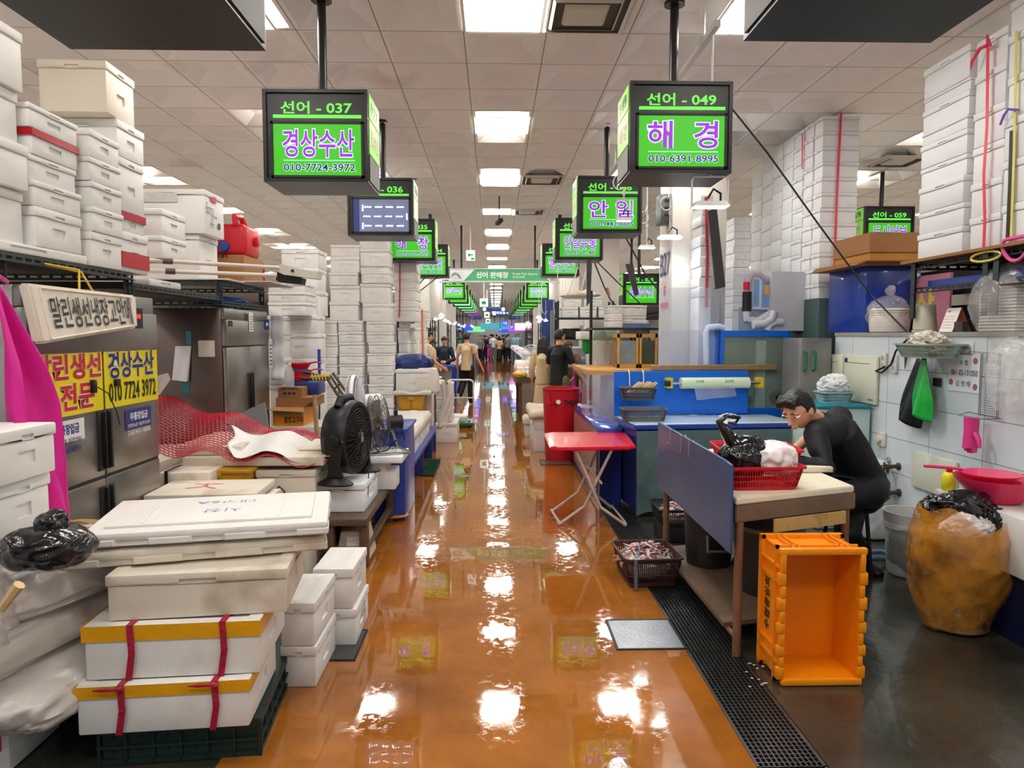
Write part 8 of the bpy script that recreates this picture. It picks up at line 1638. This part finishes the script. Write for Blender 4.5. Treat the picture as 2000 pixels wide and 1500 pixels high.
c=at(1092,700,12.0); person('man in a black tee and khaki trousers pushing a small table on the right',(c.x,12.0,0),math.radians(-38),1.75,BLKC,KHA,arms=[((-.14,.03,.63),(-.12,.16,.52)),((.15,.02,.64),(.19,.16,.50))],look=(0,0,-.3),voxel=.011,sleeve=.7)
c=at(1074,700,12.35); person('woman with long black hair in a beige dress beside the man in black',(c.x-.08,12.85,0),math.radians(-20),1.63,BEI,BEI,long_=.3,dress=.09,sleeve=1.7,voxel=.012)
c=at(1120,700,13.3); person('older woman in a floral jacket and long pink apron bending over her work',(c.x,13.3,0),math.radians(140),1.55,FLOR,PNKC,hairm=HAIRB,arms=[((-.15,.05,.63),(-.08,.17,.52)),((.15,.05,.63),(.1,.17,.52))],sleeve=1.5,lean=.25,look=(-.5,0,.2),dress=.12,apron=(PNKC,.78,.1),voxel=.012)
a=at(1110,713,12.6); t=thing('side_table','small white topped table under the hands of the man in black','table',(a.x,12.6,0)); MB().b2((a.x-.12,12.45,a.z-.03),(a.x+.2,12.85,a.z)).build('table_top',TOPW,t)
for x in (a.x-.1,a.x+.15): MB().b2((x,12.5,0),(x+.03,12.8,a.z-.03)).build('leg',DARKST,t)
# the distant crowd
crowd=[(963,47.0,12,1.70,WHC,GRYC,'white shirt'),(975,45.0,8,1.60,BEI,BLKC,'beige top and long black skirt'),(953,48.0,200,1.62,PURC,PNKC,'purple top and pink apron'),(982,47.5,20,1.70,BLKC,BLKC,'all black'),(992,47.0,-30,1.72,GRYC,BLKC,'pale grey tee'),(939,44.0,150,1.62,GRYC,NAVC,'grey shirt at the left counters'),(942,49.0,170,1.64,NAVC,NAVC,'dark navy by the left counters'),(988,50.0,60,1.62,BLKC,NAVC,'dark clothes bending at the right counters'),(1012,49.0,-170,1.75,LBL,NAVC,'light blue shirt standing at the right counters'),(970,52.0,0,1.72,BLKC,GRYC,'black tee behind the white shirt'),(987,54.0,10,1.70,NAVC,BLKC,'navy tee at the back of the crowd'),(1006,53.0,180,1.72,LBL,BLKC,'pale blue jacket at the back on the right'),(947,46.0,30,1.66,BLKC,BLKC,'black coat left of the purple top'),(959,53.0,-10,1.74,NAVC,NAVC,'navy shirt at the back of the crowd on the left')]
for px,D,rz,H_,tp,bt,lb in crowd:
    c=at(px,690,D); person('distant person in '+lb,(c.x,D,0),math.radians(rz),H_,tp,bt,voxel=.024,shoes=False,sleeve=.9,long_=.25 if 'skirt' in lb else 0,dress=.06 if 'skirt' in lb else None,apron=(PNKC,.72,.12) if 'apron' in lb else None)
# ---- the seated man cutting fish at the table
def worker():
    t=thing('person','man with black hair and glasses in black, bent over the cutting table','person',(1.98,4.72,0))
    P_=lambda px,py,D: at(px,py,D)-V(t.location)
    hd=P_(1560,800,4.50); face=V((-.74,-.46,-.48)).normalized()
    R=face.to_track_quat('Y','Z').to_matrix(); R=R@Euler((0,.08,0)).to_matrix()
    nk=P_(1600,822,4.60); ch=P_(1630,842,4.66); wa=P_(1672,915,4.72); hip=P_(1685,950,4.74)
    shR=P_(1592,848,4.40); shL=P_(1640,812,4.86); elR=P_(1612,915,4.25); wrR=P_(1552,902,4.30); elL=P_(1592,846,4.92); wrL=P_(1545,884,4.62)
    hpR=hip+V((0,-.12,-.0)); hpL=hip+V((.0,.12,0)); knR=P_(1560,985,4.48); anR=V((1.62-1.98,-.1,.08)); knL=P_(1600,985,4.9); anL=P_(1684,1112,4.86)
    knL=P_(1655,1040,4.66); 
    b=MB(); limb(b,[hip,wa,wa.lerp(ch,.55),ch,ch.lerp(nk,.6)],[(.15,.125),(.145,.115),(.155,.12),(.15,.115),(.075,.07)],18); limb(b,[shL.lerp(ch,.2),ch,shR.lerp(ch,.2)],[.075,.1,.075])
    limb(b,[ch.lerp(nk,.4),nk,hd-R@V((0,.03,.05))],[.065,.058,.055]); head(b,hd,R,1.1)
    for s_,e,w_,sd in ((shR,elR,wrR,1),(shL,elL,wrL,-1)): limb(b,[s_,s_.lerp(e,.5),e,e.lerp(w_,.35),w_],[.058,.052,.042,.040,.026]); hand(b,w_,e,.5,1.0,sd,up=(0,0,1))
    limb(b,[hpR,hpR.lerp(knR,.5),knR,knR.lerp(anR,.3),anR],[.095,.082,.06,.058,.038]); limb(b,[hpL,hpL.lerp(knL,.5),knL,knL.lerp(anL,.3),anL],[.095,.082,.06,.058,.038])
    meshobj('body',fuse(b,.006,'body',SKIN,3),t); eyes(hd,R,1.1,t); hair(hd,R,1.1,t,HAIR,0,.006)
    g=MB()
    for sx in (-1,1): g.tube([hd+R@V((sx*.033+.023*math.cos(q),.104,.002+.018*math.sin(q))) for q in [2*PI*i/16 for i in range(16)]],.0016,5,closed=True); g.tube([hd+R@V((sx*.057,.102,.006)),hd+R@V((sx*.079,.05,.008)),hd+R@V((sx*.08,-.005,.005))],.0016,5)
    g.tube([hd+R@V((-.01,.106,.004)),hd+R@V((.01,.106,.004))],.0016,5); g.build('glasses',M('glasses frame',(170,160,150),.2,.9),t,local=True)
    b=MB(); limb(b,[hip+V((0,0,.04)),wa,wa.lerp(ch,.55),ch,ch.lerp(nk,.45)],[(.17,.14),(.165,.135),(.175,.14),(.168,.132),(.09,.085)],18); limb(b,[shL.lerp(ch,.15),ch,shR.lerp(ch,.15)],[.09,.115,.09])
    for s_,e,w_,k_ in ((shR,elR,wrR,.8),(shL,elL,wrL,.1)): limb(b,[s_,s_.lerp(e,.5),e,e.lerp(w_,k_)],[.074,.07,.062,.05])
    limb(b,[ch.lerp(nk,.4),ch.lerp(nk,.95)],[.095,.07]) 
    meshobj('shirt',fuse(b,.009,'shirt',BLKC,3),t)
    b=MB(); limb(b,[wa+V((0,0,-.02)),hip,hip+V((0,0,-.05))],[(.172,.145),(.185,.16),(.17,.15)],18)
    for h_,k,a in ((hpR,knR,anR),(hpL,knL,anL)): limb(b,[h_,h_.lerp(k,.5),k,k.lerp(a,.4),k.lerp(a,.93)],[.115,.105,.088,.088,.075])
    meshobj('trousers',fuse(b,.01,'trousers',M('dark navy work cloth',(20,21,30),.6,0,.3,5,.2,12),3),t)
    lap=[hip+V((-.10,-.17,.08)),hip+V((-.13,.2,.08)),knL+V((-.2,.25,.05)),knR+V((-.12,-.06,.06))]
    def f(u,v): p=lap[0].lerp(lap[1],u).lerp(lap[3].lerp(lap[2],u),v); return p+V((-.06*max(0,v-.8)*5,0,.11*math.sin(v*PI*.6)-.28*max(0,v-.8)*5*.5+.015*math.sin(u*9)))
    o=MB().grid(f,20,24).build('apron',DBL,t,local=True,ang=80); o.modifiers.new('t','SOLIDIFY').thickness=.006
    for dx,L in ((.17,.32),(.20,.44)): 
        q=hip+V((dx,-.13,.02)); strap([q,q+V((.03,-.0,-L*.5)),q+V((.035,0,-L))],.03,X*.6+Y,FRD,None,name='apron_string',parent=t).location=(0,0,0)
    for a,k in ((anR,knR),(anL,knL)):
        b=MB(); shoe(b,1,a,(-.8,-.5,0) if a is anR else (.25,-.9,-.1)); meshobj('rubber_boot',fuse(b,.008,'rubber_boot',SHOE,2),t)
    return t
wk=worker()
st=thing('stool','black round stool under the man at the cutting table','stool',(2.47,4.82,0)); MB().lathe([(.17,.5),(.18,.52),(.17,.55),(.05,.56)],(2.44,4.8,0),24).build('seat',FRD,st)
for k in range(4): a=PI/4+k*PI/2; MB().cyl((2.44+.12*math.cos(a),4.8+.12*math.sin(a),.5),(2.44+.17*math.cos(a),4.8+.17*math.sin(a),0),.014,seg=8).build('leg',FRD,st)
# ---------------------------------------------------------------- far end of the hall
for k,(px,py,D,w_,h_,m_,lab) in enumerate(((905,640,60,1.6,.5,BLUP[0],'blue lit board at the far left end'),(1010,641,58,1.4,.5,PURP[0],'magenta lit board at the far right end'),(930,643,66,1.6,.5,MINT[0],'mint lit board at the far end'),(990,645,70,1.4,.45,BLUP[0],'blue lit board at the far end right of the aisle'),(1022,638,52,1.2,.5,PURP[1],'white lit board at the far right'),(966,637,56,2.2,.5,M('teal board lit',(60,150,170),.4,emit=.6),'teal lit board across the far end of the aisle'))):
    c=at(px,py,D); t=thing('lit_board',lab,'sign',(c.x,D,c.z)); MB().b2((c.x-w_/2,D,c.z-h_/2),(c.x+w_/2,D+.1,c.z+h_/2)).build('board',m_,t); b=MB(); b.b2((c.x-.03,D+.03,c.z+h_/2),(c.x+.03,D+.07,CZ)); b.build('hanger',BLKM,t)
